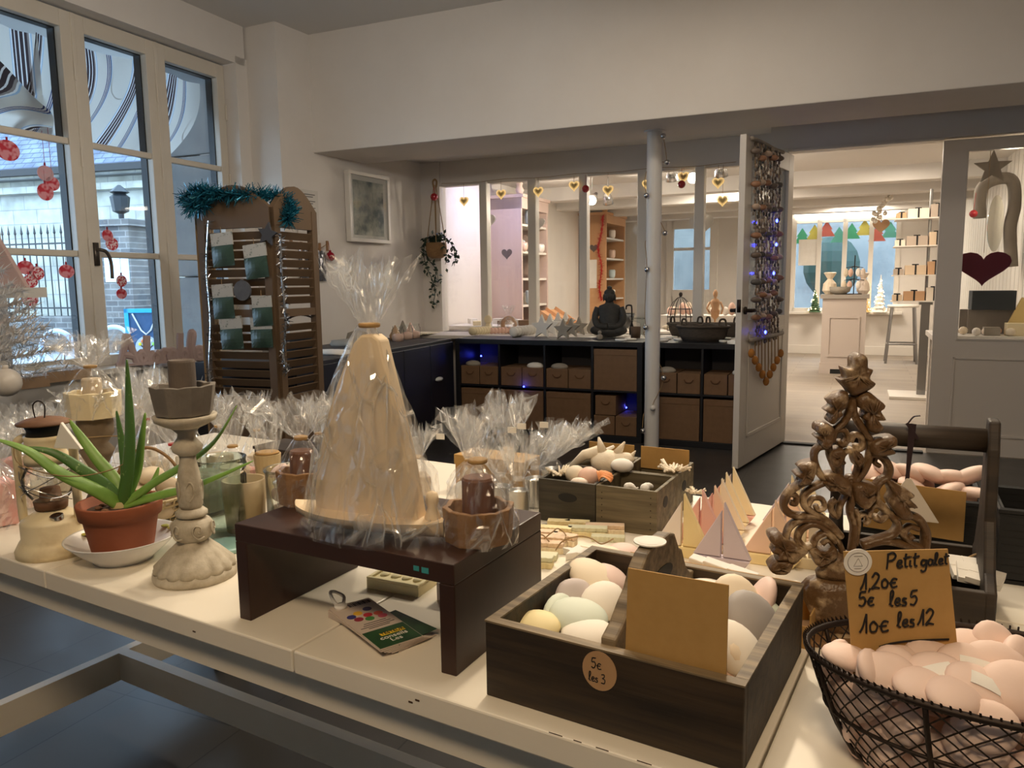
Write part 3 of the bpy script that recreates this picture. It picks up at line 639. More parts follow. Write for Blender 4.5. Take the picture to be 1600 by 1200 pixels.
# painted garland of trees on the shop window
m_pt = [mat('window_paint_%d' % i, c, None, 3, .7) for i, c in enumerate(((86,190,150),(220,214,110),(214,120,110),(110,200,190)))]
for i in range(8):
    s = s0+.12+(s1-s0-.24)*i/7; z = z1-.32+.05*(i%3)
    one('window_sticker', MB().vprism([(-.13,-.05),(-.06,.06),(-.09,.06),(0,.2),(.09,.06),(.06,.06),(.13,-.05)], 0, .003), m_pt[i%4], '%s tree painted on the shop window, %s from the left' % (('green','yellow','coral','turquoise')[i%4], ('first','second','third','fourth','fifth','sixth','seventh','eighth')[i]), 'window sticker', rm(s, TF+.02, z), RYAW)
one('window_poster', MB().box(0,0,0,.32,.004,.42), m_wht, 'white sheet stuck inside the leftmost shop window pane', 'poster', rm(ront(1247,415,TF)[0], TF+.01, ront(1247,415,TF)[1]), RYAW)
# garland with crystals at the ceiling of the back room
L0 = onp(1397, 285, rm(0,0)+V*5.2, V); L1 = onp(1368, 345, rm(0,0)+V*5.2, V); q = MB(); rr = random.Random(3)
for i in range(26):
    p = L0.lerp(L1, i/25)-P; q.ell((p.x+rr.gauss(0,.03), p.y+rr.gauss(0,.03), p.z+rr.gauss(0,.02)), .03, .03, .03, n=8, m=5)
q.tube([L0-P+Vector((0,0,.3)), L0-P, L1-P], .006, 5)
one('bulb_cluster', q, mat('crystal', (236,228,214), None, 3, .1, metal=.5), 'cluster of glassy baubles slanting down from the back room ceiling', 'garland', P, smooth=True)
one('hanging_heart', MB().vprism(heart(.1), -.01, .01, TR(0,0,-.05)).tube([(0,0,.0),(0,0,.25)], .003, 4), m_gift[1], 'terracotta heart hanging in front of the shop window', 'ornament', onp(1377, 346, rm(0,0)+V*5.4, V), RYAW)
# corner behind the fixed door leaf
def rl(px, py, t): return onp(px, py, rm(0,0)+V*t, V)
m_drift = mat('driftwood', (150,140,128), (112,104,94), 10, .8, (1,1,.2), bump=.3)
one('hanging_star', MB().vprism(star(.12,.05), -.015, .015).tube([(0,0,.12),(0,0,.26)], .002, 4), m_drift, 'grey wooden star hanging behind the glass of the right door', 'ornament', rl(1551, 262, .75), RYAW)
P = rl(1556, 340, 2.2); q = MB().tube(spline([(-.1,0,.05),(-.11,0,.22),(-.03,0,.30),(.08,0,.28),(.12,0,.1),(.10,0,-.1),(.13,0,-.4)]), [.045]*36+[.045], 8, flat=.5)
M_ = T('driftwood_mirror', 'long oval mirror framed in grey driftwood on the planked wall', 'mirror', P, RYAW)
MB().tube(spline([(-.12,0,.0),(-.12,0,.24),(-.02,0,.32),(.10,0,.30),(.13,0,.1),(.11,0,-.1),(.14,0,-.42)]), .05, 8).build('frame', m_drift, M_, smooth=True)
MB().vprism([(.06*cos(2*pi*i/24), -.05+.24*sin(2*pi*i/24)) for i in range(24)], -.01, .01).build('glass', mat('mirror', (210,210,205), None, 3, .05, metal=1), M_)
P = rl(1536, 416, .5); HH = T('hanging_heart', 'large dark red felt heart hanging in the right door pane', 'ornament', P, RYAW)
MB().vprism([(x*1.28, z) for x, z in heart(.128)], -.012, .012).build('felt', mat('dark_red_felt', (104,14,40), (92,10,34), 60, .9), HH, bevel=.006)
MB().tube([(0,0,.09),(0,0,.9)], .0015, 4).build('thread', m_string, HH)
P = rl(1521, 334, 1.4); one('bauble', MB().ell((0,0,0),.03,.03,.03).tube([(0,0,.03),(.01,0,.16)], .002, 4), m_red, 'small red bauble on a ribbon behind the right door pane', 'bauble', P, smooth=True)
plaintable('low white shelf table behind the fixed right door leaf', 3.55, .75, .75, .7, .80)
Q = lambda s, t, z=.8: rm(s, t, z)
one('storage_box', MB().box(-.14,-.1,0,.14,.1,.14), mat('slate_box', (52,58,62), None, 3, .7), 'dark slotted box stacked on a wooden frame behind the right door', 'box', Q(3.95,1.1,.98), RYAW, bevel=.003)
one('picture_frame', MB().box(-.15,-.02,0,.15,.02,.18).box(-.2,.02,0,-.1,.04,.18), m_drift, 'wooden frame under the dark slotted box', 'frame', Q(3.95,1.1), RYAW)
one('display_box', MB().box(-.08,-.06,0,.08,.06,.09), m_cream, 'pale box glowing in warm light behind the right door', 'box', Q(4.1,.9), RYAW, bevel=.003)
one('display_box', MB().box(-.05,-.05,0,.05,.05,.06), m_greyw, 'small grey box next to the pale one behind the right door', 'box', Q(3.93,.88), RYAW)
one('soap_sheet', MB().box(-.07,-.01,0,.07,.01,.2,RY(22)), mat('yellow_sheet', (250,222,150), None, 3, .6), 'leaning yellow sheet behind the right door pane', 'sheet', Q(4.12,1.05,.86), RYAW)
for i in range(9):
    one('shell', MB().ell((0,0,.03),.035,.03,.03,n=9,m=5), m_sh[i%4], '%s shell on the table behind the right door' % ('ivory','pink','sandy','white')[i%4], 'shell', Q(3.62+.07*i, .82+.06*(i%3)), i*40, group='%s shells behind the right door' % ('ivory','pink','sandy','white')[i%4], smooth=True)
light('corner_lamp', 'POINT', rm(4.0, 1.0, 1.9), 3, WARM, size=.05)
# ================================================================== FRONT ROOM: SHELVES, SCREEN, WALL THINGS
def kallax(lab, s, n, fill):
    K = RP('cube_shelf', lab, 'shelf', s, 0); cw = .3963; w_ = n*cw
    q = MB().box(0,0,0,w_,.39,.045).box(0,0,.73,w_,.39,.77).box(0,0,.045,.04,.39,.73).box(w_-.04,0,.045,w_,.39,.73).box(.04,.01,.38,w_-.04,.39,.395)
    for k in range(1, n): q.box(k*cw-.009,.01,.045,k*cw+.009,.39,.73)
    q.build('carcass', m_shelf, K, bevel=.002)
    MB().box(.04,.383,.045,w_-.04,.389,.73).build('back_panel', mat('grey_back_panel', (84,82,88), None, 3, .7), K)
    col = ('first','second','third','fourth')
    for k, (up, lo) in enumerate(fill):
        for lev, what, z in (('upper', up, .396), ('lower', lo, .046)):
            x0 = k*cw+(.045 if k == 0 else .014); x1 = (k+1)*cw-(.045 if k == n-1 else .014); wd = x1-x0
            if what == 'B':
                o = one('board_box', MB().box(0,0,0,wd,.34,.315).box(.0,-.003,.27,wd,0,.315), m_card, 'big brown board box, %s %s column, %s' % (lev, col[k], fillname), 'box', RO+U*(s+x0)+V*.012+Vector((0,0,z)), RYAW, bevel=.004)
            for j in range({'S':2,'T':3,'B':0}[what]):
                hw = wd/2-.004; dx, dz = ((0,0),(hw+.008,0),(.01,.155))[j] if what == 'T' else ((0,0),(hw+.008,0))[j]
                B = T('drawer_box', '%s small brown box, %s %s column, %s' % (('left','right','stacked upper')[j], lev, col[k], fillname), 'box', RO+U*(s+x0+dx)+V*.014+Vector((0,0,z+dz)), RYAW)
                MB().box(0,0,0,hw,.3,.15).build('carton', m_card, B, bevel=.003)
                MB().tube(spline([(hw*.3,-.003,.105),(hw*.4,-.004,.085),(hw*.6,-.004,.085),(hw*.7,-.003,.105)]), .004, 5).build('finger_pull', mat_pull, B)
                if what == 'S' and (k+j) % 2 == 0: MB().ell((hw/2,.06,.16),hw*.4,.05,.03).build('contents', m_wht if k%2 else m_greyw, B, smooth=True)
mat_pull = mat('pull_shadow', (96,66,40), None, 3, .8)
fillname = 'left shelf unit'
kallax('black cube shelf against the glazed partition, left of the white column', 0, 4, [('S','B'),('S','B'),('S','B'),('B','T')])
fillname = 'shelf unit right of the column'
kallax('black cube shelf right of the white column, behind the open door', 1.63, 2, [('S','B'),('S','B')])
# blue LED sparks
m_led = glow('blue_led', (40,50,255), 16)
for i, (s, z, y, lab) in enumerate(((.09,.60,.30,'in the first upper compartment'),(.62,.395,-.005,'on the middle shelf board'),(1.38,.22,.3,'in the lower fourth compartment'),(2.33,.50,.02,'in the compartment beside the open door'))):
    one('led_light', MB().ell((0,0,0),.007,.007,.007,n=8,m=5), m_led, 'tiny blue fairy light glowing '+lab, 'fairy light', rm(s, y, z))
    light('led_glow', 'POINT', rm(s, y-.03 if y > .05 else y-.02, z+.02), .05, (.06,.08,1), size=.01)
# column with bell garland
P = at(1021, 712, 0); P = Vector((1.01, 5.50, 0))
struct('column', MB().lathe([(.053,0),(.053,2.24),(.075,2.242),(.075,2.25)], 24), mat('column_paint', (216,212,206), None, 3, .5), smooth=False, M=TR(*P))
gq = []
bells = [(1036,213),(1043,253),(1011,305),(1040,364),(1012,421),(1010,512),(1038,591),(1020,637),(1005,674)]
G = T('bell_garland', 'string of silver bells wound round the white column', 'garland', P)
pts = []
rr = random.Random(2)
for i, (x, y) in enumerate(bells):
    p = onp(x, y, P-Vector((0,.06,0)), (0,1,0))-P
    r_ = .020; p.x = max(-.085, min(.085, p.x)); p.y = -.058 if abs(p.x) < .05 else -.03
    MB().ell((0,0,0),r_,r_,r_,n=14,m=9).build('bell', m_silver if i not in (7,) else m_wht, G, smooth=True, M=TR(p.x, p.y-.01, p.z))
    pts.append(p)
    if i % 2 == 1 and i+1 < len(bells):
        for a in (0.3, 1.2, 2.0, 2.8): pts.append(Vector((.058*cos(a), .058*sin(a), p.z-.03*a)))
MB().tube(spline([Vector((p.x, p.y+.005, p.z+.02)) for p in pts], 5), .0025, 4).build('cord', m_string, G)
# navy cabinet along the left wall
A0 = at(458, 571, .77); A1 = RO + Vector((-.03,-.01,.77)); cdir = (A1-A0); cl = cdir.to_2d().length; cyw = math.degrees(atan2(-cdir.y, cdir.x))
C = T('low_cabinet', 'long navy low cabinet along the left wall, laden with wrapped goods', 'cabinet', (A0.x, A0.y, 0), cyw)
MB().box(0,0,0,cl,.72,.77).build('carcass', m_cab, C, bevel=.003)
for k in range(5):
    d = MB().box(k*cl/5+.004,-.018,.03,(k+1)*cl/5-.004,0,.745).build('door', m_cab, C, bevel=.002)
    if k == 4: MB().ell((k*cl/5+.12,-.03,.47),.06,.02,.018).build('pull', mat('pull_white', (210,214,208), None, 3, .5), d, smooth=True)
CM = FR((A0.x, A0.y, 0), cyw)
def onC(px, py): return at(px, py, .77)
# things on it
P = onC(432+33, 562); B = T('zinc_planter', 'oval zinc tub at the near end of the navy cabinet', 'tub', P+Vector((0,.12,0)), 0)
MB().lathe([(.10,0),(.12,.14),(.126,.145),(.115,.145),(.095,.01)], 24, Matrix.Diagonal((1,.7,1,1))).build('tub', mat('zinc', (120,124,124), (100,104,106), 8, .5, metal=.6), B, smooth=True)
MB().tube(spline([(-.11,0,.13),(-.1,0,.23),(0,0,.27),(.1,0,.23),(.11,0,.13)]), .006, 6).build('handle', m_iron, B)
one('white_ball', MB().ell((0,0,.025),.025,.025,.025), m_wht, 'little white ball in front of the zinc tub', 'ball', onC(478, 554), smooth=True)
LYB = 27.4-90; P = onC(497, 533); one('paper_bag', MB().grid(lambda a, b: (-.10+.2*a, .015*sin(a*9)+.05*b, .30*b), 8, 10), cello('bag_film', .35, .3, .6, 25), 'flat clear paper bag leaning on the wall over the navy cabinet', 'bag', P+Vector((.05,-.03,0)), LYB, solid=.002)
for i, (px, py, sx, sy, sz, m, lab) in enumerate(((520,553,.16,.09,.03,m_wht,'flat stack of white tissue on the navy cabinet'),(548,540,.16,.1,.05,m_greyw,'grey folded cloth pile on the navy cabinet'),(560,534,.09,.08,.09,m_greyw,'rumpled grey linen behind the cloth pile'))):
    one('linen_pile', MB().lathe([(1,0),(1.05,.3),(.9,.8),(.3,1)], 20, Matrix.Diagonal((sx,sy,sz,1)), lambda a, z, r, j: r*(1+.12*sin(a*5+j)+.08*sin(a*11))), m, lab, 'linen', onC(px, py), 20, smooth=True)
for i, (px, py) in enumerate(((622,530),(636,527),(648,525))):
    J = T('glass_jar', ('near','middle','far')[i]+'most of three small glass jars in a row on the navy cabinet', 'jar', onC(px, py+3))
    MB().lathe([(.045,0),(.05,.01),(.05,.09),(.042,.1),(.042,.12)], 18, caps=False).build('glass', m_gl2, J, smooth=True); MB().lathe([(.046,.0),(.047,.05),(.02,.06)], 14).build('contents', m_sh[1], J, smooth=True)
for i, (px, py, h, m) in enumerate(((618,505,.12,m_gift[1]),(630,500,.14,m_greyw),(642,502,.13,m_sh[1]),(596,515,.1,m_greyw))):
    one('felt_gnome', MB().lathe([(.045,0),(.05,h*.3),(.03,h*.6),(.004,h)], 14), m, ('tan pointed','tall grey pointed','rosy pointed','short grey pointed')[i]+' felt cone behind the small jars', 'ornament', onC(px, py+26), smooth=True)
one('paper_sheets', MB().box(0,0,0,.30,.2,.006).box(.06,-.05,.006,.32,.14,.012), mat('sheet_paper', (228,218,190), None, 3, .7), 'sheaf of cream paper at the corner of the navy cabinet', 'paper', onC(655, 524), cyw)
# louvred folding screen with tinsel
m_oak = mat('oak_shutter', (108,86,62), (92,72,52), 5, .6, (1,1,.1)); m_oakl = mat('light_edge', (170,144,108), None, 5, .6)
def panelz(a): return 1.66+.10*cos((a-.5)*pi)
S = T('folding_screen', 'arched louvred wooden folding screen hung with seed packets', 'screen', (0,0,0))
Pa = atY(321, 500, 4.15); Pb = atY(432, 500, 4.0); pd = (Pb-Pa).to_2d(); pl = pd.length; py_ = math.degrees(atan2(-pd.y, pd.x))
def panel(o, yw, L, name, mt, edge=.045, arch=True):
    M = FR((o.x, o.y, 0), yw); q = MB()
    top = [(L*i/12, 1.62+.12*sin(pi*i/12)) for i in range(13)]
    q.vprism([(0,1.52)]+top+[(L,1.52)], -.015, .015, M)
    q.box(0,-.018,0,edge,.018,1.62,M).box(L-edge,-.018,0,L,.018,1.62,M).box(edge,-.015,.0,L-edge,.015,.10,M).box(edge,-.008,.10,L-edge,.008,.55,M).box(edge,-.015,.55,L-edge,.015,.64,M).box(edge,-.015,1.06,L-edge,.015,1.10,M)
    z = .665
    while z < 1.50:
        if not 1.03 < z < 1.10: q.box(edge,-.003,-.021,L-edge,.003,.021, M @ TR(0,0,z) @ RX(28))
        z += .048
    return q.build(name, mt, S)
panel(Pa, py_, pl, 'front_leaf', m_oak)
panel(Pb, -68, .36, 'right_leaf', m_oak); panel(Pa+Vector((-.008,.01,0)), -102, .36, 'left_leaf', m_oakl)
SM = FR((Pa.x, Pa.y, 0), py_); Sn = SM.to_3x3() @ Vector((0,1,0))
m_pkt = mat('seed_green', (40,62,52), (58,84,68), 18, .35, spec=.7); m_pkw = mat('packet_white', (190,186,176), (90,98,84), 34, .6, mid=.62, contrast=.05)
def packet(px, py, wpx, hpx, rot, lab):
    P = onp(px, py, Pa+Sn*-.028, Sn); k = (P-EYE).length/1202; w_, h_ = wpx*k*1.05, hpx*k
    B = T('seed_packet', lab, 'packet', P, py_); B.rotation_euler = Euler((0, radians(rot), -radians(py_)))
    MB().box(-w_/2,-.006,h_*.12,w_/2,.0,h_*.5).build('card', m_pkw, B)
    MB().grid(lambda a, b: (-w_/2+w_*a, -.008-.012*sin(pi*a)*sin(pi*b), -h_*.5+h_*.62*b), 6, 6).build('pouch', m_pkt, B, solid=.002)
    MB().tube([(0,-.004,h_*.5),(0,-.002,h_*.5+.03)], .002, 4).build('hang_thread', m_string, B)
for a in ((349,390,36,48,-4,'seed packet hung highest on the left of the screen'),(401,408,38,50,-6,'seed packet hung highest on the right of the screen'),(350,471,35,50,-3,'seed packet at mid height on the left of the screen'),
          (411,486,33,44,-3,'seed packet at mid height on the right of the screen'),(363,520,37,48,-4,'lowest seed packet on the left of the screen'),(410,520,36,44,-2,'lowest seed packet on the right of the screen, partly covered')): packet(*a)
P = onp(418, 366, Pa+Sn*-.03, Sn); one('hanging_star', MB().vprism(star(.062,.03), -.006, .006, RY(12)), mat('slate_felt', (70,70,74), None, 30, .9), 'dark grey star hung near the top of the folding screen', 'ornament', P, py_)
P = onp(379, 454, Pa+Sn*-.03, Sn); one('hanging_disc', MB().vprism([(.052*cos(2*pi*i/28), .052*sin(2*pi*i/28)) for i in range(28)], -.006, .006).vprism([(.006*cos(i), .053+.006*sin(i)) for i in range(6)], -.008, .008), mat('slate_disc', (104,104,106), (84,84,88), 20, .8), 'round grey disc hung in the middle of the folding screen', 'ornament', P, py_)
m_ttin = mat('teal_tinsel', (22,88,112), (60,150,170), 60, .25, metal=.6, spec=.8)
def sp(px, py, dy=0): return onp(px, py, Pa+Sn*(-.03+dy), Sn)
tinsel('tinsel_garland', [sp(300,330,-.02), sp(290,308,-.03), sp(312,298,-.02), sp(320,318,-.04), sp(300,322,-.06), sp(318,300,-.05), sp(345,304), sp(372,305), sp(405,303,.05), sp(430,308,.1), sp(446,315,.15), sp(455,330,.12), sp(449,345,.08)], .05, 26, m_ttin, 'teal tinsel garland draped over the top of the folding screen', .062, 9, .004)
tinsel('tinsel_garland', [sp(326,345), sp(323,420), sp(329,500), sp(327,570), sp(330,610)], .02, 7, m_silver, 'silver tinsel strand down the left edge of the folding screen', .03, 11, .003)
tinsel('tinsel_garland', [sp(438,365,.02), sp(440,430,.02), sp(446,500,.02), sp(443,560,.02), sp(449,580,.02)], .02, 9, m_silver, 'silver tinsel strand down the right edge of the folding screen', .034, 12, .004)
# ---- on the left wall
Ln = LW.to_3x3() @ Vector((1,0,0))
def lw(px, py, off=.01): return onp(px, py, LW @ Vector((off,0,0)), Ln)
LY = 27.4-90
A = lw(462,294); Bb = lw(499,367); wv = ((Bb-A).to_2d()).length; N_ = T('paper_notice', 'printed white notice in a plastic sleeve on the left wall', 'notice', Vector((A.x, A.y, Bb.z)), LY)
MB().box(0,-.003,0,wv,.0,A.z-Bb.z).build('sheet', mat('notice_paper', (206,200,190), None, 3, .5), N_)
q = MB(); hN = A.z-Bb.z
for i in range(16):
    if i != 2: q.box(wv*.2,-.0045,hN*(.9-.05*i)-.004,wv*(.85-.1*((i*7)%3)),-.003,hN*(.9-.05*i)+.003)
q.build('print_lines', mat('ink_grey', (110,106,102), None, 3, .8), N_)
# framed picture
A = lw(540,265,.03); Bb = lw(604,381,.03); wv = ((Bb-A).to_2d()).length*1.06; hN = A.z-Bb.z
N_ = T('framed_picture', 'white framed blurred grey and teal botanical print on the left wall', 'picture', Vector((A.x, A.y, Bb.z)), LY)
q = MB(); fw_ = .03
q.box(0,-.03,0,wv,.02,fw_).box(0,-.03,hN-fw_,wv,.02,hN).box(0,-.03,fw_,fw_,.02,hN-fw_).box(wv-fw_,-.03,fw_,wv,.02,hN-fw_)
q.build('frame', m_trim, N_, bevel=.003); MB().box(fw_,-.012,fw_,wv-fw_,0,hN-fw_).build('mount', m_wht, N_)
MB().box(wv*.12,-.014,hN*.10,wv*.86,-.012,hN*.88).build('print', mat('botanical', (96,110,112), (204,204,192), 6, .5, detail=5, contrast=.12), N_)
MB().box(fw_,-.018,fw_,wv-fw_,-.0165,hN-fw_).build('glazing', glassy('frame_glass', k=1.2), N_)
# peg line with little bags and red bauble
A = lw(452,379,.02); Bb = lw(512,379,.02); Wl = T('peg_line', 'short string line with pegs and three silver bags on the left wall', 'line', A, LY)
L = (Bb-A).to_2d().length
MB().tube(spline([(0,0,0),(L*.25,-.005,-.035),(L*.5,-.005,-.045),(L*.75,-.005,-.035),(L,0,.01)]), .003, 4).build('string', m_string, Wl)
m_bagf = mat('foil_bag', (70,70,74), (150,150,154), 30, .25, metal=.6)
for f, dz in ((.03,-.02),(.28,-.05),(.52,-.06),(.76,-.05),(.97,-.03)): MB().box(f*L-.01,-.012,dz-.02,f*L+.01,.0,dz+.06).build('peg', mat('peg', (150,112,74), None, 3, .7) if f == .03 else bpy.data.materials['peg'], Wl)
for f in (.30,.53,.77): MB().grid(lambda a, b: (f*L-.05+.1*a, -.01-.03*sin(pi*a)*sin(pi*b)-.006*sin(a*20+b*9), -.29+.24*b), 8, 8).build('bag', m_bagf, Wl, solid=.002)
P = lw(516,401,.05); one('bauble', MB().ell((0,0,0),.038,.038,.038).lathe([(.01,.035),(.01,.05)], 8).tube([(0,0,.05),(-.01,0,.12)], .0015, 4), mat('bauble_wine', (150,16,36), None, 3, .25), 'wine red bauble hanging at the end of the peg line', 'bauble', P, smooth=True)
# hanging planter at the partition corner
s, z = ront(685, 382, .84); H = RP('hanging_planter', 'trailing ivy in a round wicker pot hung from ropes at the partition corner', 'hanging plant', s, .80, z)
m_wick = mat('wicker', (150,116,76), (120,90,56), 40, .8, (1,1,4), bump=.5)
MB().lathe([(.05,-.13),(.085,-.11),(.1,-.05),(.095,.01),(.085,.015),(.08,-.03)], 24).build('pot', m_wick, H, smooth=True)
q = MB(); hz = ront(682, 290, .84)[1]-z
for a in range(4): q.tube([(.09*cos(a*pi/2+.5), .09*sin(a*pi/2+.5), .0), (.01*cos(a*pi/2), .01*sin(a*pi/2), hz)], .004, 5)
q.tube(spline([(-.012,0,hz-.02),(-.02,0,hz+.03),(0,0,hz+.05),(.02,0,hz+.03),(.012,0,hz-.02)]), .01, 6); q.build('ropes', m_string, H)
def leaves(q, path, n, L, rnd, spread=.03):
    P = spline(path, 8)
    for _ in range(n):
        i = rnd.randrange(len(P)-1); p = P[i].lerp(P[i+1], rnd.random()) + Vector((rnd.gauss(0,spread), rnd.gauss(0,spread), rnd.gauss(0,spread)))
        d = Vector((rnd.gauss(0,1), rnd.gauss(0,1), rnd.gauss(-.4,.8))).normalized(); s_ = d.cross(Vector((rnd.gauss(0,1), rnd.gauss(0,1), rnd.gauss(0,1)))).normalized()*L*.28
        q._add([p, p+d*L*.45+s_, p+d*L, p+d*L*.45-s_], [(0,1,2,3)])
    return P
rnd = random.Random(8); q = MB()
for path, n in (([(0,0,.05),(.08,0,.07),(.16,0,-.0),(.2,0,-.1),(.2,0,-.16)], 46), ([(0,0,.04),(.1,-.05,.03),(.14,-.05,-.1),(.12,-.05,-.19)], 24), ([(0,0,.06),(-.09,-.02,.05),(-.12,-.03,-.06),(-.1,-.03,-.2),(-.03,-.03,-.34),(-.01,-.03,-.45),(-.04,-.03,-.57)], 90), ([(-.05,0,.04),(-.13,0,.02),(-.15,0,-.02)], 20), ([(-.06,0,.04),(.06,0,.07)], 60), ([(-.06,-.04,-.15),(.02,-.04,-.25),(.03,-.04,-.36)], 26)):
    leaves(q, path, n, .05, rnd, .016); q.tube(spline(path, 5), .003, 4)
q.build('ivy', m_leaf, H)
P = rm(*((lambda a: (a[0], .76, a[1]))(ront(685,309,.84)))); one('bauble', MB().ell((0,0,0),.035,.035,.035).tube([(0,0,.03),(.0,0,.09)], .002, 4), m_red, 'red bauble hanging among the ropes of the ivy planter', 'bauble', P, smooth=True)
# gold wire hearts strung along the glazing
m_heart = mat('gold_heart', (236,206,140), (214,178,100), 40, .5, emit=(255,214,140), es=.35)
HT = TP-.09
def hheart(px, py, r, lab):
    s, z = ront(px, py, HT); Hh = RP('hanging_heart', lab, 'ornament', s, HT, z)
    q = MB()
    for f in (1, .8, .6): q.tube([(x*f, 0, y*f) for x, y in heart(r, 20)], .004, 5, closed=True)
    q.build('wire_heart', m_heart, Hh); MB().tube([(0,0,r*.6),(0,0,zt+.005-z)], .0015, 4).build('thread', m_string, Hh)
    MB().vprism(heart(r*.82), -.003, .003).build('inlay', mat('heart_inlay', (222,190,120), None, 3, .6) if 'heart_inlay' not in bpy.data.materials else bpy.data.materials['heart_inlay'], Hh)
for i, (px, py, w_) in enumerate(((725,314,'in the cool lit first pane'),(783,303,'left in the second pane'),(841,299,'in front of the second glazing post'),(897,290,'in the third pane'),(950,297,'above the unlit spotlight'),(1012,288,'just left of the column'),(1068,276,'beside the right bright spotlight'),(1122,285,'upper of two near the open door'),(1129,313,'lower of two near the open door'))): hheart(px, py, .046, 'gold wire heart hanging '+w_)
s0_, _ = ront(690,290,HT); s1_, _ = ront(1150,262,HT)
one('garland_string', MB().tube([(s0_+(s1_-s0_)*i/20, HT, zt+.02-.012*sin(pi*i/5)**2) for i in range(21)], .002, 4), m_string, 'thin string stretched along the top of the glazing', 'string', M=RM)
for px, py, lab in ((915,295,'red bauble in front of the third glazing post'),(1065,288,'red bauble under the right bright spotlight')):
    s, z = ront(px, py, HT-.03); one('bauble', MB().ell((0,0,0),.032,.032,.032).tube([(0,0,.03),(0,0,zt-z)], .0015, 4), m_red, lab, 'bauble', rm(s, HT-.03, z), smooth=True)
s, z = ront(1049,279,HT); m_h2 = mat('post_heart', (226,220,214), (206,200,192), 20, .8)
for px, py, r, w_ in ((763,345,.075,'first'),(842,349,.06,'second'),(1004,362,.085,'fourth'),(1096,350,.10,'fifth')):
    s, z = ront(px, py, TP+.10); one('post_heart', MB().vprism(heart(r), -.008, .008).tube([(0,-.0,r*.4),(0,0,r+.12)], .002, 4), m_h2, 'pale wooden heart hung on the %s glazing post' % w_, 'ornament', rm(s, TP+.10, z), RYAW)
# ---- on the ledge and shelf tops
def onL(px, py, z=.77):
    P = at(px, py, z); t_ = (P-RO).dot(V)
    if t_ > .78: P = onp(px, py, rm(0, .78), V); P.z = z
    return P
def row(n, x0, x1, y0, y1, rx, rz, m, lab, grp):
    for i in range(n):
        f = i/(n-1); P = onL(x0+(x1-x0)*f, y0+(y1-y0)*f); one('wooden_bead', MB().ell((0,0,rz),rx,rx*.6,rz,n=14,m=8), m, lab, 'bead', P, RYAW, grp, smooth=True)
row(7, 738, 762, 524, 522, .036, .036, m_cream, 'cream wooden disc standing in the bead row left of the wrapped ring', 'cream discs in the left bead row')
row(6, 768, 796, 522, 521, .028, .030, m_sh[1], 'rosy wooden disc in the middle of the bead row', 'rosy discs in the bead row')
row(7, 803, 832, 527, 523, .042, .045, m_wht, 'big white disc standing in the bead row left of the large star', 'white discs left of the large star')
P = onL(763, 516); one('peg_doll', MB().ell((0,0,.12),.04,.02,.04).lathe([(.03,0),(.034,.04),(.02,.085)], 14), m_cream, 'cream round-headed wooden figure behind the bead row', 'figure', P, RYAW, smooth=True)
P = onL(795, 517); R_ = T('wrapped_ring', 'cellophane wrapped wooden ring behind the bead row', 'gift', P, RYAW)
MB().tube([(.06*cos(2*pi*i/24), 0, .075+.06*sin(2*pi*i/24)) for i in range(24)], .02, 10, closed=True).build('ring', m_pine2, R_, smooth=True)
MB().lathe([(.085,.0),(.095,.06),(.08,.12),(.015,.165),(.05,.22),(.06,.25)], 18, None, lambda a, z, r, j: r*(1+.15*sin(a*5+j)), False).build('cellophane', m_plume, R_)
def cstar(px, py, R, lab, m, n=1):
    for i in range(n):
        P = onL(px+i*9, py-i*2.2)+V*(.055*i); one('wooden_star', MB().vprism(star(R,R*.46,ph=90), -.014, .014, TR(0,0,R*.81)), m, lab[i], 'star', P, RYAW+8, bevel=.003)
cstar(847, 527, .105, ['large grey-white wooden star standing in front of its row','second of the white stars behind the large grey-white one','third of the white stars behind the large one','rearmost of the white stars behind the large one'], m_wht, 4)
cstar(880, 529, .088, ['grey wooden star standing right of the large one','first small star leaning behind the grey one','second small star leaning behind the grey one'], m_greyw, 3)
drop = lambda r: [(r*.62*sin(a)*(1 if a < pi else 1)*(sin(a/2))**.6, r*.9-r*cos(a) if 0 else -r*.7*cos(a)) for a in [2*pi*i/24 for i in range(24)]]
def teardrop(px, py, R, m, lab):
    pts = [(R*.5*sin(t)*(1-.0), R*.5*(1-cos(t))) for t in [pi*(-.72)+pi*1.44*i/16 for i in range(17)]]
    pts = pts + [(0, R*1.55)] ; one('wooden_tree', MB().vprism(pts, -.015, .015), m, lab, 'ornament', onL(px, py), RYAW, bevel=.003)
teardrop(889, 510, .09, m_gift[1], 'brown teardrop wooden tree behind the grey star'); teardrop(925, 511, .09, m_greyw, 'grey teardrop wooden tree left of the seated statue')
# Buddha statue
P = onL(952, 526); Bd = T('seated_statue', 'dark stone seated meditating statue on the ledge', 'statue', P, RYAW-10)
m_bud = mat('dark_stone', (46,46,44), (66,64,60), 20, .7)
q = MB(); f = .93
q.ell((0,0,.05*f),.15*f,.11*f,.055*f).ell((-.09*f,-.05*f,.06*f),.075*f,.055*f,.045*f).ell((.09*f,-.05*f,.06*f),.075*f,.055*f,.045*f)
q.lathe([(.10,.05),(.105,.12),(.09,.18),(.105,.24),(.09,.275),(.04,.295),(.035,.31)], 20, Matrix.Diagonal((f,f*.62,f,1)))
q.tube(spline([(-.1*f,0,.26*f),(-.125*f,-.01,.17*f),(-.09*f,-.07*f,.1*f),(0,-.09*f,.095*f)]), .028, 8); q.tube(spline([(.1*f,0,.26*f),(.125*f,-.01,.17*f),(.09*f,-.07*f,.1*f),(0,-.09*f,.095*f)]), .028, 8)
q.build('body', m_bud, Bd, smooth=True)
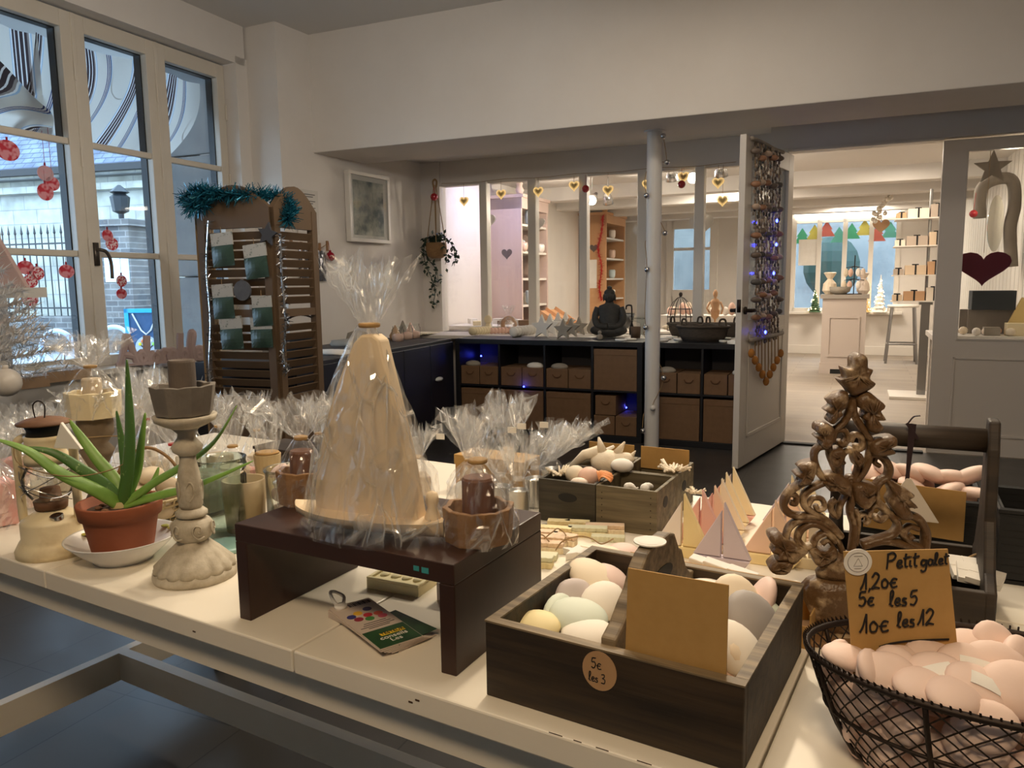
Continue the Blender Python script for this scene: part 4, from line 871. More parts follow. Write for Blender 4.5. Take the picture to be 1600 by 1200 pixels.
MB().ell((0,0,.355*f),.048*f,.05*f,.06*f).ell((0,-.05*f,.352*f),.009,.01,.012).ell((-.05*f,0,.345*f),.008,.012,.03).ell((.05*f,0,.345*f),.008,.012,.03).build('head', m_bud, Bd, smooth=True)
MB().ell((0,.005,.385*f),.05*f,.05*f,.04*f).ell((0,.005,.43*f),.022*f,.022*f,.02*f).build('hair', m_bud, Bd, smooth=True)
for px, py, s_, lab in ((938,516,1.0,'pale wooden bird on a strip in front of the statue'),(957,514,1.15,'larger pale wooden bird beside it in front of the statue')):
    P = onL(px, py)-V*.0; k = .05*s_
    one('wooden_bird', MB().vprism([(-1*k,0),(.9*k,0),(1.0*k,.8*k),(.75*k,1.15*k),(.4*k,1.1*k),(.2*k,.7*k),(-.3*k,.65*k),(-.5*k,1.0*k),(-.8*k,.95*k),(-.75*k,.5*k)], -.012, .012, TR(0,0,.05)).box(-.06,-.015,0,.06,.015,.05), m_greyw, lab, 'ornament', P, RYAW, bevel=.003)
one('snowman', MB().ell((0,0,.022),.026,.016,.024).ell((0,0,.058),.015,.012,.016), m_greyw, 'small grey snowman figure at the shelf edge', 'ornament', onL(937, 531), smooth=True)
P = onL(1003, 520); one('cake_stand', MB().lathe([(.04,0),(.03,.01),(.012,.04),(.014,.1),(.1,.125),(.11,.15),(.1,.145),(.01,.13)], 24), m_gl2, 'glass cake stand left of the white column', 'stand', P, smooth=True)
one('wooden_cup', MB().lathe([(.038,0),(.042,.09),(.036,.09),(.034,.01)], 18), mat('cup_wood', (92,72,52), None, 3, .7), 'brown wooden cup beside the glass cake stand', 'cup', onL(993, 528), smooth=True)
P = onL(987, 512); one('umbrella_hook', MB().tube(spline([(0,0,0),(0,0,.22),(-.015,0,.25),(-.045,0,.245),(-.05,0,.215)]), .007, 6).lathe([(.02,0),(.024,.05),(.008,.1)], 10), m_blk, 'black crooked umbrella stick standing on the ledge', 'stick', P, RYAW, smooth=True)
# baskets right of the column
def basket(px, py, R, h, lab, lift=0):
    P = onL(px, py)+Vector((0,0,lift)); B = T('wicker_basket', lab, 'basket', P, RYAW)
    MB().lathe([(R*.78,0),(R*.92,h*.4),(R,h*.9),(R*1.03,h),(R*.95,h),(R*.86,h*.4),(R*.6,.012)], 40, Matrix.Diagonal((1,.62,1,1)), lambda a, z, r, j: r*(1+.025*sin(a*20))).build('bowl', m_wk2, B, smooth=True)
    MB().tube([(R*1.02*cos(2*pi*i/36), R*.63*sin(2*pi*i/36), h) for i in range(36)], .010, 6, closed=True).build('rim', m_wk2, B, smooth=True)
    for sg in (-1, 1): MB().tube(spline([(sg*R*.62,-.1*R,h),(sg*R*.66,-.05*R,h+.045),(sg*R*.75,0,h+.055),(sg*R*.84,.1*R,h+.045),(sg*R*.88,.14*R,h)]), .008, 6).build('handle', m_wk2, B)
    return P
m_wk2 = mat('grey_wicker', (86,74,62), (58,50,42), 30, .8, (1,1,5), bump=.5)
basket(1098, 533, .19, .11, 'grey wicker basket at the front edge of the shelf right of the column'); basket(1072, 518, .15, .10, 'grey wicker basket standing just right of the column'); basket(1128, 519, .15, .10, 'grey wicker basket half hidden by the open door')
for i, (px, py) in enumerate(((1040,531),(1050,529),(1060,532),(1130,535),(1136,531),(1036,534),(985,532),(970,533))):
    one('flat_soap', MB().lathe([(.04,0),(.05,.008),(.045,.016)], 16, Matrix.Diagonal((1,.6,1,1))), m_wht, 'flat pale soap lying on the shelf edge '+('by the column','by the column','by the column','by the open door','by the open door','by the column','left of the column','left of the column')[i], 'soap', onL(px, py), i*31, group='flat soaps on the shelf edge '+('right of the column' if i in (0,1,2,5) else 'by the door' if i in (3,4) else 'left of the column'), smooth=True)
# ---- driftwood and shell hanging on the open door
def DD(px, py, off=.035): return onp(px, py, H0-nn*off*SG, nn)
SG = 1 if (EYE-H0).dot(nn) < 0 else -1
Hg = T('shell_hanging', 'long curtain of strung shells and driftwood with ochre tassels on the open door', 'wall hanging', (0,0,0))
MB().tube(spline([DD(1175,216), DD(1190,222), DD(1208,232), DD(1224,238)]), .013, 7).build('top_branch', m_drift, Hg, smooth=True)
rnd = random.Random(4); m_shs = [mat('hang_shell_%d' % i, c, None, 3, .5) for i, c in enumerate(((138,124,112),(106,92,82),(172,150,132),(86,82,80),(150,110,84)))]
qs = [MB() for _ in m_shs]; st = MB()
for j in range(9):
    f = j/8; a = DD(1180+f*38, 222+f*14); b_ = DD(1182+f*32, 540-10*f); st.tube([a, b_], .0025, 4)
    for k in range(58):
        p = a.lerp(b_, (k+.5)/58)+Vector((rnd.gauss(0,.006), rnd.gauss(0,.006)-.006, 0)); qs[rnd.choice((0,0,0,1,2,3))].ell(p, .009, .006, .014, n=6, m=4)
for i, q in enumerate(qs): q.build('small_shells', m_shs[i], Hg, smooth=True)['kind'] = 'stuff'
for r_, (ya, yb) in enumerate(((240,248),(285,292),(322,326),(365,366),(400,402),(440,436),(470,460),(500,490))):
    for k in range(5):
        f = (k+.5)/5; p = DD(1177+f*44, ya+(yb-ya)*f+rnd.gauss(0,3), .05); MB().ell((0,0,0), .028+.012*rnd.random(), .012, .02, n=8, m=5).build('shell', m_shs[(1,4,2,4,1,3)[(r_+k)%6]], Hg, smooth=True, M=TR(*p))
st.build('strings', m_string, Hg)
MB().tube([DD(1172,532), DD(1222,520)], .016, 7).build('lower_branch', m_drift, Hg, smooth=True)
m_och = mat('ochre_tassel', (182,124,56), (150,96,40), 40, .9); st = MB()
for j in range(8): f = j/7; st.tube([DD(1180+f*36, 531-f*8), DD(1180+f*36, 560+ (40*(1-abs(2*f-1))))], .004, 4)
st.build('fringe', m_string, Hg)
for j in range(9):
    f = j/8; p = DD(1174+f*46, 552+44*(1-abs(2*f-1)), .05); MB().ell(p, .022, .015, .03, n=8, m=6).build('tassel', m_och, Hg, smooth=True)
for i, (x, y) in enumerate(((1213,382),(1209,427),(1196,519),(1214,345))):
    one('led_light', MB().ell((0,0,0),.008,.008,.012,n=8,m=5), m_led, 'blue fairy light '+('upper','brightest','lowest','topmost')[i]+' of those among the door shells', 'fairy light', DD(x, y, .07))
    if i < 2: light('led_glow', 'POINT', DD(x, y, .10), .03, (.06,.08,1), size=.01)
# ---- window sill: letters, wrapped boxes, white tree
SLn = Nw
def sill(px, py, z=.735): return at(px, py, z)
A = sill(188, 573); Bq = sill(321, 562); sd = (Bq-A).to_2d(); sl = sd.length
Wd = T('wooden_word', 'mauve-grey cut out wooden word Adorable standing on the window sill', 'sign', A, math.degrees(atan2(-sd.y, sd.x)))
m_mauve = mat('mauve_wood', (186,164,160), None, 6, .7); lw_ = sl
def strokes(parent, name, S_, sc, rad, m, dep=.03, n=5):
    q = MB()
    for st_ in S_:
        P_ = spline([(x*sc, 0, y*sc) for x, y in st_], n) if len(st_) > 2 else [Vector((x*sc,0,y*sc)) for x, y in st_]
        q.tube(P_, rad, 8, up=(0,1,0), flat=dep/(2*rad))
    return q.build(name, m, parent)
ad = {'a_capital': [[(-.12,.02),(.02,.1),(.2,.75),(.28,1.0),(.42,.5),(.56,.05)],[(.1,.4),(.3,.36),(.5,.3)]],
 'd': [[(.86,.3),(.72,.42),(.62,.25),(.7,.07),(.84,.14),(.88,.3)],[(.92,.98),(.88,.4),(.9,.1),(1.02,.06)]],
 'o': [[(1.14,.4),(1.02,.25),(1.08,.08),(1.22,.1),(1.26,.28),(1.14,.4)]],
 'r': [[(1.36,.42),(1.40,.06)],[(1.38,.28),(1.48,.42),(1.58,.36)]],
 'a': [[(1.84,.32),(1.72,.42),(1.62,.25),(1.68,.08),(1.80,.14),(1.84,.34)],[(1.85,.4),(1.86,.1),(1.95,.06)]],
 'b': [[(2.06,1.0),(2.02,.5),(2.04,.08),(2.18,.08),(2.24,.26),(2.14,.38),(2.04,.3)]],
 'l': [[(2.38,.1),(2.36,.5),(2.44,.98),(2.52,.9),(2.42,.4),(2.46,.08)]],
 'e': [[(2.58,.24),(2.76,.28),(2.72,.42),(2.6,.36),(2.6,.12),(2.74,.06),(2.84,.14)]]}
sc = sl/2.9
for nm, S_ in ad.items(): strokes(Wd, 'letter', S_, sc, .024, m_mauve, .03)
MB().box(-.1*sc,-.015,0,2.84*sc,.015,.09*sc).build('base_line', m_mauve, Wd)
def wbox(px, py, wd, lab):
    P = sill(px, py); B = T('wrapped_box', lab, 'gift', P, -60)
    MB().box(-wd/2,-.07,0,wd/2,.07,.055).build('box', mat('sill_box', (150,120,92), (168,138,106), 12, .7) if 'sill_box' not in bpy.data.materials else bpy.data.materials['sill_box'], B)
    MB().lathe([(.10,.06),(.07,.075),(.012,.085),(.03,.12),(.07,.17),(.075,.2)], 20, None, lambda a, z, r, j: r*(1+.2*sin(a*7+j*2)), False).build('cellophane', m_plume, B)
wbox(34, 606, .2, 'wrapped brown box on the sill under the white ball ornament'); wbox(95, 594, .26, 'wrapped brown box on the sill left of the wooden word')
P = sill(-22, 640); X = T('white_tree', 'white artificial christmas tree at the edge of the window', 'christmas tree', P, 0)
MB().tube([(0,0,0),(0,0,.62)], .012, 6).build('trunk', m_wht, X); rnd = random.Random(21); q = MB()
for k in range(80):
    z = .10+.46*rnd.random(); a = rnd.random()*2*pi; L = .30*(1-(z-.1)/.62)+.03; e = Vector((L*cos(a), L*sin(a), z+.05)); b0 = Vector((0,0,z))
    for j in range(80):
        p = b0.lerp(e, .2+.8*rnd.random()); d = Vector((rnd.gauss(0,1), rnd.gauss(0,1), rnd.gauss(0,1))).normalized()*.042 + (e-b0).normalized()*.02; s_ = d.cross(Vector((.3,.5,.7))).normalized()*.0034
        q._add([p-s_, p+s_, p+d], [(0,1,2)])
q.build('needles', mat('white_needles', (236,234,232), None, 3, .5), X)
for x, y, z, r, nm in ((.12,-.22,.36,.05,'r'),(.02,-.25,.30,.045,'r'),(.20,-.16,.13,.055,'w')):
    one('bauble', MB().ell((0,0,0),r,r,r).lathe([(.012,r*.95),(.012,r+.012)], 8), mat('bauble_red2', (180,24,36), None, 3, .18, spec=.8) if nm == 'r' and 'bauble_red2' not in bpy.data.materials else (bpy.data.materials['bauble_red2'] if nm == 'r' else mat('pearl', (240,232,220), None, 3, .3)), {.36:'upper shiny red bauble on the white tree',.30:'lower shiny red bauble on the white tree',.13:'pearl white ball hanging low on the white tree'}[z], 'bauble', P+Vector((x,y,z)), smooth=True)
P = atY(18, 448, 3.5); one('felt_triangle', MB().vprism([(-.16,0),(.17,0),(.02,.30)], -.015, .015), mat('blush_felt', (206,176,168), None, 30, .9), 'blush pink triangle standing above the white tree', 'ornament', atY(-8, 450, 3.9), 0, bevel=.004)
one('sill_shelf', MB().box(-.3,-.1,-.05,.2,.1,0), m_trim, 'small white shelf carrying the blush triangle', 'shelf', atY(-8, 450, 3.9), 0)
# ================================================================== THE TABLE AND WHAT STANDS ON IT (LEFT HALF)
TZ = .75; TO = Vector((-.29, .947, 0)); TYAW = 30.6; TM = FR(TO, TYAW)
E1 = Vector((cos(radians(TYAW)), -sin(radians(TYAW)), 0)); E2 = Vector((sin(radians(TYAW)), cos(radians(TYAW)), 0))
m_top = mat('white_lacquer', (236,228,212), (230,222,206), 5, .38)
TB = T('display_table', 'long white plank-topped shop display table in the foreground', 'table', TO, TYAW)
q = MB(); xs = [-1.36, -.582, 0, .582, 1.25]; TDD = .96
for a, b in zip(xs, xs[1:]):
    q.box(a+.0012, 0, TZ-.032, b-.0012, .54, TZ); q.box(a+.0012, .5425, TZ-.032, b-.0012, TDD, TZ)
q.build('tabletop', m_top, TB, bevel=.0025)
MB().box(-1.31,.03,.66,1.2,.055,TZ-.033).box(-1.31,TDD-.055,.66,1.2,TDD-.03,TZ-.033).box(-1.31,.055,.66,-1.285,TDD-.055,TZ-.033).box(1.175,.055,.66,1.2,TDD-.055,TZ-.033).build('apron', m_top, TB)
for x in (-1.32, 1.15):
    for y in (.035, TDD-.095): MB().box(x,y,0,x+.06,y+.06,.66).build('leg', m_top, TB)
for x in (-1.305, 1.165): MB().box(x,.09,.12,x+.03,TDD-.09,.20).build('stretcher', m_top, TB)
MB().box(-1.275,.53,.12,1.165,.56,.20).build('centre_stretcher', m_top, TB)
q = MB()
rnd = random.Random(6)
for k in range(9): x = .36+.035*k+rnd.random()*.02; q.box(x,.001,TZ-.0005,x+.006+.012*rnd.random(),.0016,TZ+.0003)
for x, z in ((.19,TZ-.018),(.20,TZ-.013),(-.20,TZ-.02)): q.box(x,-.0006,z,x+.006,.001,z+.002)
q.build('chips', mat('chip_brown', (74,52,36), None, 3, .8), TB)
def on(px, py): return at(px, py, TZ)
# ---- hurricane lantern
P = on(87, 861); L = T('hurricane_lantern', 'old cream enamel hurricane lantern at the left end of the table', 'lantern', P, 0)
m_enam = mat('old_enamel', (226,210,172), (196,172,130), 14, .5, mid=.62, contrast=.12); m_rust = mat('rusty_lid', (134,96,66), (96,66,48), 20, .7)
MB().lathe([(.062,0),(.063,.010),(.056,.024),(.0515,.030),(.0515,.058),(.049,.064),(.036,.071),(.023,.080)], 36).build('tank', m_enam, L, smooth=True)
MB().lathe([(.011,0),(.011,.006),(.009,.007),(.001,.007)], 18, TR(.024,-.026,.069) @ RX(14)).build('filler_cap', m_silver, L)
MB().lathe([(.026,.081),(.028,.096),(.018,.100),(.016,.118),(.006,.120)], 20).build('burner', m_rust, L, smooth=True)
MB().lathe([(.028,.098),(.042,.118),(.044,.135),(.036,.155),(.028,.168)], 28, caps=False).build('globe', glassy('lamp_globe', (.93,.92,.88,1), .10, .06, 1.0), L, smooth=True)
MB().lathe([(.036,.164),(.037,.178),(.032,.182),(.033,.206),(.034,.214)], 28).build('chimney', m_enam, L, smooth=True)
MB().lathe([(.030,.214),(.028,.222),(.032,.232)], 24).build('vent', m_blk, L, smooth=True)
MB().lathe([(.030,.232),(.043,.234),(.044,.237),(.030,.243),(.01,.247)], 28).build('lid', m_rust, L, smooth=True)
q = MB()
for sg in (-1, 1): q.tube(spline([(sg*.030,0,.05),(sg*.046,-.004,.056),(sg*.050,-.004,.075),(sg*.050,-.004,.15),(sg*.050,-.004,.196),(sg*.042,0,.208),(sg*.03,0,.21)]), .0075, 10)
q.build('side_tubes', m_enam, L, smooth=True)
q = MB()
for z, r in ((.118,.046),(.154,.044)): q.tube([(r*cos(2*pi*i/28), r*sin(2*pi*i/28), z+.01*sin(2*pi*i/14)) for i in range(28)], .0009, 5, closed=True)
q.tube(spline([(-.045,-.012,.15),(-.02,-.043,.135),(.02,-.043,.118),(.045,-.012,.10)]), .0009, 5).tube(spline([(.045,-.012,.155),(.02,-.043,.138),(-.02,-.043,.118),(-.045,-.012,.10)]), .0009, 5)
q.build('wire_guard', m_steel, L); MB().tube(spline([(-.008,-.01,.245),(-.010,-.01,.268),(0,-.01,.276),(.010,-.01,.268),(.008,-.01,.245)]), .0013, 5).build('lid_loop', m_iron, L)
MB().tube(spline([(-.05,-.01,.20),(0,-.075,.178),(.09,-.09,.16),(.15,-.05,.165),(.158,-.01,.188),(.13,.02,.205),(.05,.01,.205)]), .001, 5).build('bail_handle', m_string, L)
P2 = atY(88, 700, P.y-.055); one('sail_tile', MB().vprism([(-.003,0),(.050,.003),(.012,.046)], -.003, .003, RY(4)), mat('tile_white', (238,232,222), None, 3, .6), 'white slanted tile hanging in front of the lantern', 'tile', P2, 10, bevel=.0008)
# ---- aloe in a terracotta pot on a china bowl
P = on(194, 872); Bw = T('china_bowl', 'shallow white china bowl with flowers inside, under the terracotta pot', 'bowl', P, 0)
MB().lathe([(.048,0),(.050,.004),(.072,.022),(.090,.040),(.092,.043),(.088,.042),(.070,.026),(.046,.010),(.001,.009)], 48).build('bowl', mat('china', (226,224,222), None, 3, .25, spec=.6), Bw, smooth=True)
q = MB()
for i, (a, r) in enumerate(((150,.081),(165,.078),(40,.082),(55,.08),(100,.083))): q.ell((r*cos(radians(a)), r*sin(radians(a)), .0375), .008, .006, .0025)
q.build('flower_motif', mat('flower_yellow', (196,176,70), (150,160,80), 40, .4), Bw)
PZ = P+Vector((0,0,.0105)); Pt = T('terracotta_pot', 'small terracotta pot of earth holding the aloe, standing in the china bowl', 'flower pot', PZ, 0)
m_terra = mat('terracotta', (152,84,52), (136,74,46), 10, .75)
MB().lathe([(.046,0),(.050,.012),(.060,.066),(.061,.068),(.066,.069),(.069,.092),(.068,.094),(.062,.093),(.058,.075),(.05,.072)], 48).build('pot', m_terra, Pt, smooth=True)
q = MB().lathe([(.060,.070),(.058,.078),(.03,.082),(.001,.084)], 28, None, lambda a, z, r, j: r*(1+.04*sin(a*7))); q.build('soil', mat('soil', (58,42,32), (84,64,48), 60, .95, bump=.5), Pt, smooth=True)
q = MB(); rnd = random.Random(12)
for i in range(16): a = rnd.random()*6.28; r = .05*rnd.random(); q.ell((r*cos(a), r*sin(a), .084), .007, .005, .0035, n=7, m=4)
q.build('bark_chips', mat('bark', (150,110,84), (110,78,58), 50, .9), Pt)
Al = T('aloe_plant', 'green aloe with long pointed leaves growing in the terracotta pot', 'plant', PZ+Vector((0,0,.078)), 0)
m_aloe = mat('aloe_green', (104,142,56), (128,166,76), 18, .45); m_aloe_d = mat('aloe_dark', (72,110,48), (150,176,110), 90, .45, mid=.66, contrast=.04)
AB = Al.location; base = Vector((.004,0,.006))
def aloe(mids, tip, w_, m, d0=0, flat=.38):
    pts = [base]+[atY(x, y, AB.y+d)-AB for x, y, d in mids]+[atY(tip[0], tip[1], AB.y+tip[2])-AB]
    S = spline(pts, 7); n = len(S)
    MB().tube(S, [w_*(.95-.25*(i/n))*(1-(i/n)**3.2)+.0006 for i in range(n)], 10, flat=flat, up=(0,-.6,.8)).build('leaf', m, Al, smooth=True)
aloe([(150,766,-.02),(95,740,-.04),(45,705,-.05)], (-6,686,-.06), .0135, m_aloe)
aloe([(165,760,.0),(130,735,-.01),(85,708,-.02)], (43,699,-.03), .0125, m_aloe_d)
aloe([(180,752,.02),(150,715,.03),(125,680,.04)], (108,656,.05), .0125, m_aloe)
aloe([(200,735,.0),(203,680,.0),(201,620,.005)], (198,562,.01), .0135, m_aloe_d, flat=.5)
aloe([(196,745,.02),(190,690,.03)], (182,642,.035), .0095, m_aloe_d); aloe([(213,740,.025),(221,690,.035)], (227,645,.04), .0105, m_aloe)
aloe([(240,755,-.01),(290,725,-.02),(335,690,-.03)], (370,634,-.03), .0105, m_aloe)
aloe([(245,775,-.02),(290,764,-.03),(340,745,-.04)], (396,720,-.04), .0105, m_aloe); aloe([(228,765,.03),(240,752,.05)], (248,730,.06), .009, m_aloe)
MB().lathe([(.014,-.004),(.016,.006),(.010,.014)], 12).build('stem', mat('aloe_stem', (186,168,120), None, 3, .8), Al, smooth=True)
# ---- carved candlestick with stone cup and candle
P = on(306, 899); K = T('candlestick', 'tall carved whitewashed candlestick with a scalloped foot beside the aloe', 'candlestick', P, 0)
m_wash = mat('whitewash', (202,192,172), (156,144,122), 40, .75, bump=.25, mid=.55)
MB().lathe([(.064,0),(.066,.006),(.065,.012),(.060,.016)], 56).build('foot', m_wash, K, smooth=True)
MB().lathe([(.060,.014),(.060,.022),(.052,.032),(.040,.045),(.028,.056),(.022,.062)], 112, None, lambda a, z, r, j: r*(1+.05*abs(sin(a*8))*(1.3 if j < 2 else .6))).build('scalloped_bell', m_wash, K, smooth=True)
q = MB().lathe([(.021,.060),(.027,.066),(.032,.076),(.032,.088),(.027,.096),(.019,.100)], 48, None, lambda a, z, r, j: r*(1+.05*sin(a*6)*sin((z-.06)*78)))
q.lathe([(.019,.100),(.025,.104),(.025,.109),(.018,.115)], 40); q.build('carved_knop', m_wash, K, smooth=True)
q = MB().lathe([(.016,.114),(.018,.122),(.0195,.148),(.0165,.170),(.0125,.196),(.013,.202)], 48, None, lambda a, z, r, j: r*(1+.07*sin(a*5+z*60)*(1 if 1 <= j <= 3 else 0)))
q.lathe([(.013,.202),(.022,.209),(.0245,.216),(.020,.223),(.014,.231),(.013,.238),(.022,.247)], 40); q.build('carved_shaft', m_wash, K, smooth=True)
for j in range(6):
    a = 2*pi*j/6
    MB().tube(spline([(r*cos(a+d), r*sin(a+d), z) for d, z, r in ((.42,.072,.032),(.1,.07,.0335),(-.15,.08,.0335),(0,.091,.032),(.25,.088,.033),(.22,.08,.034),(.1,.081,.0345))], 5), .0016, 5).build('knop_relief', m_wash, K, smooth=True)
for j in range(5):
    a = 2*pi*j/5
    MB().tube(spline([(.019*cos(a+d), .019*sin(a+d), z) for d, z in ((0,.128),(.35,.14),(.3,.156),(0,.16),(-.2,.15),(.0,.145))], 5), .0018, 5).build('scroll_relief', m_wash, K, smooth=True)
MB().lathe([(.020,.246),(.034,.252),(.046,.259),(.048,.268),(.044,.268),(.001,.266)], 80, None, lambda a, z, r, j: r*(1+(.02*abs(sin(a*16)) if j in (3,) else 0))).build('drip_plate', m_wash, K, smooth=True)
def octa(R0, R1, h, t, wave=.0): # eight-sided cup with wavy rim
    def f(a, z, r, j): return r/cos(((a+pi/8) % (pi/4))-pi/8)
    def g(a, z, r, j):
        q_ = f(a, z, r, j); zz = z+(wave*abs(sin(a*4)) if j in (1, 2) else 0); return (q_*cos(a), q_*sin(a), zz)
    return MB().lathe([(R0,0),(R1,h),(R1-t,h),(R0-t,.006),(.001,.006)], 64, None, g)
m_grey = mat('grey_plaster', (128,120,110), (106,99,90), 22, .85, bump=.3)
Q = P+Vector((0,0,.269)); G = T('candle_cup', 'grey eight-sided plaster cup with a grey candle on top of the candlestick', 'candle holder', Q, -14)
octa(.040,.0475,.046,.008,.002).build('cup', m_grey, G, bevel=.0012)
MB().lathe([(.0205,.007),(.0205,.084),(.0195,.087),(.014,.0845),(.001,.084)], 28).build('candle', mat('grey_candle', (112,100,90), (94,84,76), 26, .8, bump=.2), G, smooth=False)
# ---- cellophane wrapping builder
def wrap(q, R, h, neck, zn, M=None, seed=0, sq=1.0, n=40, amp=.10):
    rr = random.Random(seed); ph = [rr.random()*6.28 for _ in range(5)]; prof = []
    for j in range(15):
        t_ = j/14
        if t_*zn < h: r = R*(1-.03*t_)
        else: u = (t_*zn-h)/(zn-h); r = R*.97*(1-u)**.75*1.0+neck*(1-(1-u)**.75)
        prof.append((max(r, neck), zn*t_))
    def f(a, z, r, j):
        k = z/zn; w_ = amp*(.25+k)
        return r*(1+w_*(.5*sin(3*a+ph[0]+4*k)+.5*sin(7*a+ph[1]-5*k)+.35*sin(12*a+ph[2]+7*k)+.25*sin(19*a+ph[3]))+amp*.25*rr.uniform(-1,1))
    D = Matrix.Diagonal((1,sq,1,1)); return q.lathe(prof, n, (M @ D) if M else D, f, False)
def plume(q, neck, z0, ph_, R, M=None, seed=0, n=44, sq=1.0, lean=(0,0)):
    rr = random.Random(seed+99); ph = [rr.random()*6.28 for _ in range(4)]; top = [rr.uniform(.62,1.15) for _ in range(n)]
    def f(a, z, r, j):
        i = int(round(a/(2*pi)*n)) % n; k = j/7; s_ = 1+k*(.26*sin(5*a+ph[0])+.22*sin(9*a+ph[1]+k*3)+.2*sin(14*a+ph[2]))+.1*k*rr.uniform(-1,1)
        zz = z0+ph_*k*(1+(top[i]-1)*k); r2 = neck+(R-neck)*(k**.8)
        return (r2*s_*cos(a)+lean[0]*k, (r2*s_*sin(a))*sq+lean[1]*k, zz)
    for w_ in (1, .55):
        R0 = R; R = R0*w_ if w_ < 1 else R0; q.lathe([(1,0)]*8, n, M, f, False); R = R0
    return q
def tie(T_, neck, z, m=None, M=None): return MB().lathe([(neck*1.0,z-.003),(neck*1.16,z-.002),(neck*1.18,z+.002),(neck*1.0,z+.003)], 20, M).build('tie', m or m_raffia, T_, smooth=True)
def bagged(name, lab, cat, P, R, h, zn, ph_, pr, neck=.010, seed=1, inner=None, sq=1, m1=None, m2=None, tm=None, lean=(0,0), yaw=0, group=None):
    B = T(name, lab, cat, P, yaw, group)
    for nm, mb, mt, k in (inner or []): mb.build(nm, mt, B, **k)
    wrap(MB(), R, h, neck, zn, seed=seed, sq=sq).build('cellophane', m1 or m_cel, B)
    plume(MB(), neck, zn, ph_, pr, seed=seed, lean=lean).build('cellophane_plume', m2 or m_plume, B); tie(B, neck, zn, tm)
    return B
# ---- dark riser
R0 = Vector((-.393, 1.047, TZ)); RY_ = 28.3; RL = .365; RD = .235
RH = atY(710, 882, .876).z-TZ
Rs = T('riser', 'dark brown wooden bench riser carrying the wrapped sailboat', 'riser', R0, RY_)
m_wal = mat('dark_walnut', (62,37,25), (44,26,18), 4, .42, (.35,3,3), bump=.04)
MB().box(0,0,RH-.026,RL,RD,RH).build('top_board', m_wal, Rs, bevel=.0015)
for x in (0, RL-.022): MB().box(x,0,0,x+.022,RD,RH-.0262).build('leg', m_wal, Rs, bevel=.0015)
MB().box(RL-.058,-.0008,RH-.016,RL-.050,.0,RH-.010).box(RL-.046,-.0008,RH-.017,RL-.036,0,RH-.010).build('paint_spots', mat('teal_spot', (60,150,150), None, 3, .6), Rs)
RZT = TZ+RH
def onr(px, py): return at(px, py, RZT)
# ---- wrapped sailboat
Pl, Pr = at(463, 791, RZT+.026), at(694, 822, RZT+.022); bd = Pr-Pl; bl = bd.to_2d().length; byw = math.degrees(atan2(-bd.y, bd.x)); Pc = (Pl+Pr)/2; Pc.z = RZT; Bax = Vector((cos(radians(byw)),-sin(radians(byw)),0)); Bnn = Vector((sin(radians(byw)),cos(radians(byw)),0))
Bo = T('wrapped_sailboat', 'large cream plaster sailboat wrapped in cellophane on the dark riser', 'sailboat', Pc, byw)
m_sail = mat('cream_plaster', (238,216,182), (232,208,172), 8, .75, bump=.05)
h2 = bl/2
q = MB()
def hull(a, b):
    x = -h2+2*h2*a; w_ = .034*(1-abs(2*a-1)**2.6)**.7+.003; z0_ = .004+.016*max(0,1-2.6*a)**1.5; ang = pi+pi*b
    return Vector((x, w_*cos(ang), .027+(.023-z0_*.4)*sin(ang)*(1 if 1 else 0)+z0_*.3))
q.grid(hull, 26, 10)
q.grid(lambda a, b: Vector((-h2+2*h2*a, (.034*(1-abs(2*a-1)**2.6)**.7+.003)*(2*b-1), .027+.3*(.004+.016*max(0,1-2.6*a)**1.5)+.003*(1-(2*b-1)**2))), 26, 4)
q.build('hull', m_sail, Bo, smooth=True)
def bx(px, py): p = onp(px, py, Pc, Bnn); return ((p-Pc).dot(Bax), p.z-RZT)
sl_ = [bx(*p) for p in ((503,806),(500,770),(504,720),(516,660),(534,600),(560,535),(572,522),(590,522),(600,530),(622,620),(645,720),(662,818))]
MB().vprism(sl_, -.013, .013).build('sail', m_sail, Bo, bevel=.003)
x_, z_ = bx(676, 812); MB().lathe([(.012,.02),(.010,.035),(.006,.045),(.009,.055),(.007,.064),(.001,.067)], 14, TR(x_,0,.0)).build('rudder_figure', m_sail, Bo, smooth=True)
zn = bx(577, 508)[1]; xn = bx(577, 508)[0]
q = MB(); wrap(q, .100, .02, .011, zn, TR(xn*.6,0,0), 4, .62, 34, .13).build('cellophane', m_cel, Bo)
q = MB(); wrap(q, .112, .01, .010, zn*.98, TR(xn*.6-.004,.004,0), 14, .5, 22, .2).build('cellophane', m_cel2, Bo)
plume(MB(), .011, zn, .085, .048, TR(xn,0,0), 5, 48).build('cellophane_plume', m_plume, Bo); tie(Bo, .012, zn, None, TR(xn,0,0))
# ---- wrapped brown cups with candles on the riser
m_brn = mat('brown_plaster', (158,120,80), (118,84,52), 26, .7, bump=.3); m_bcn = mat('brown_candle', (118,78,56), (98,62,44), 20, .7)
def cupin(R0, R1, h, ch, cr, mc, mk): return [('cup', octa(R0, R1, h, .007, .0022), mc, {'bevel': .0012}), ('candle', MB().lathe([(cr,.006),(cr,ch),(cr*.9,ch+.003),(.001,ch+.001)], 24), mk, {})]
bagged('wrapped_candle', 'brown eight-sided cup with candle, wrapped, at the right end of the riser', 'candle', onr(748, 846)+Vector((0,.01,0)), .052, .035, .104, .072, .046, .011, 3, cupin(.041,.044,.044,.080,.021,m_brn,m_bcn), yaw=10)
bagged('wrapped_candle', 'brown cup with candle, wrapped, at the back left of the riser', 'candle', onr(462, 797)+Vector((0,.045,0)), .043, .035, .100, .062, .052, .009, 8, cupin(.034,.037,.05,.078,.018,m_brn,m_bcn), lean=(-.01,0))
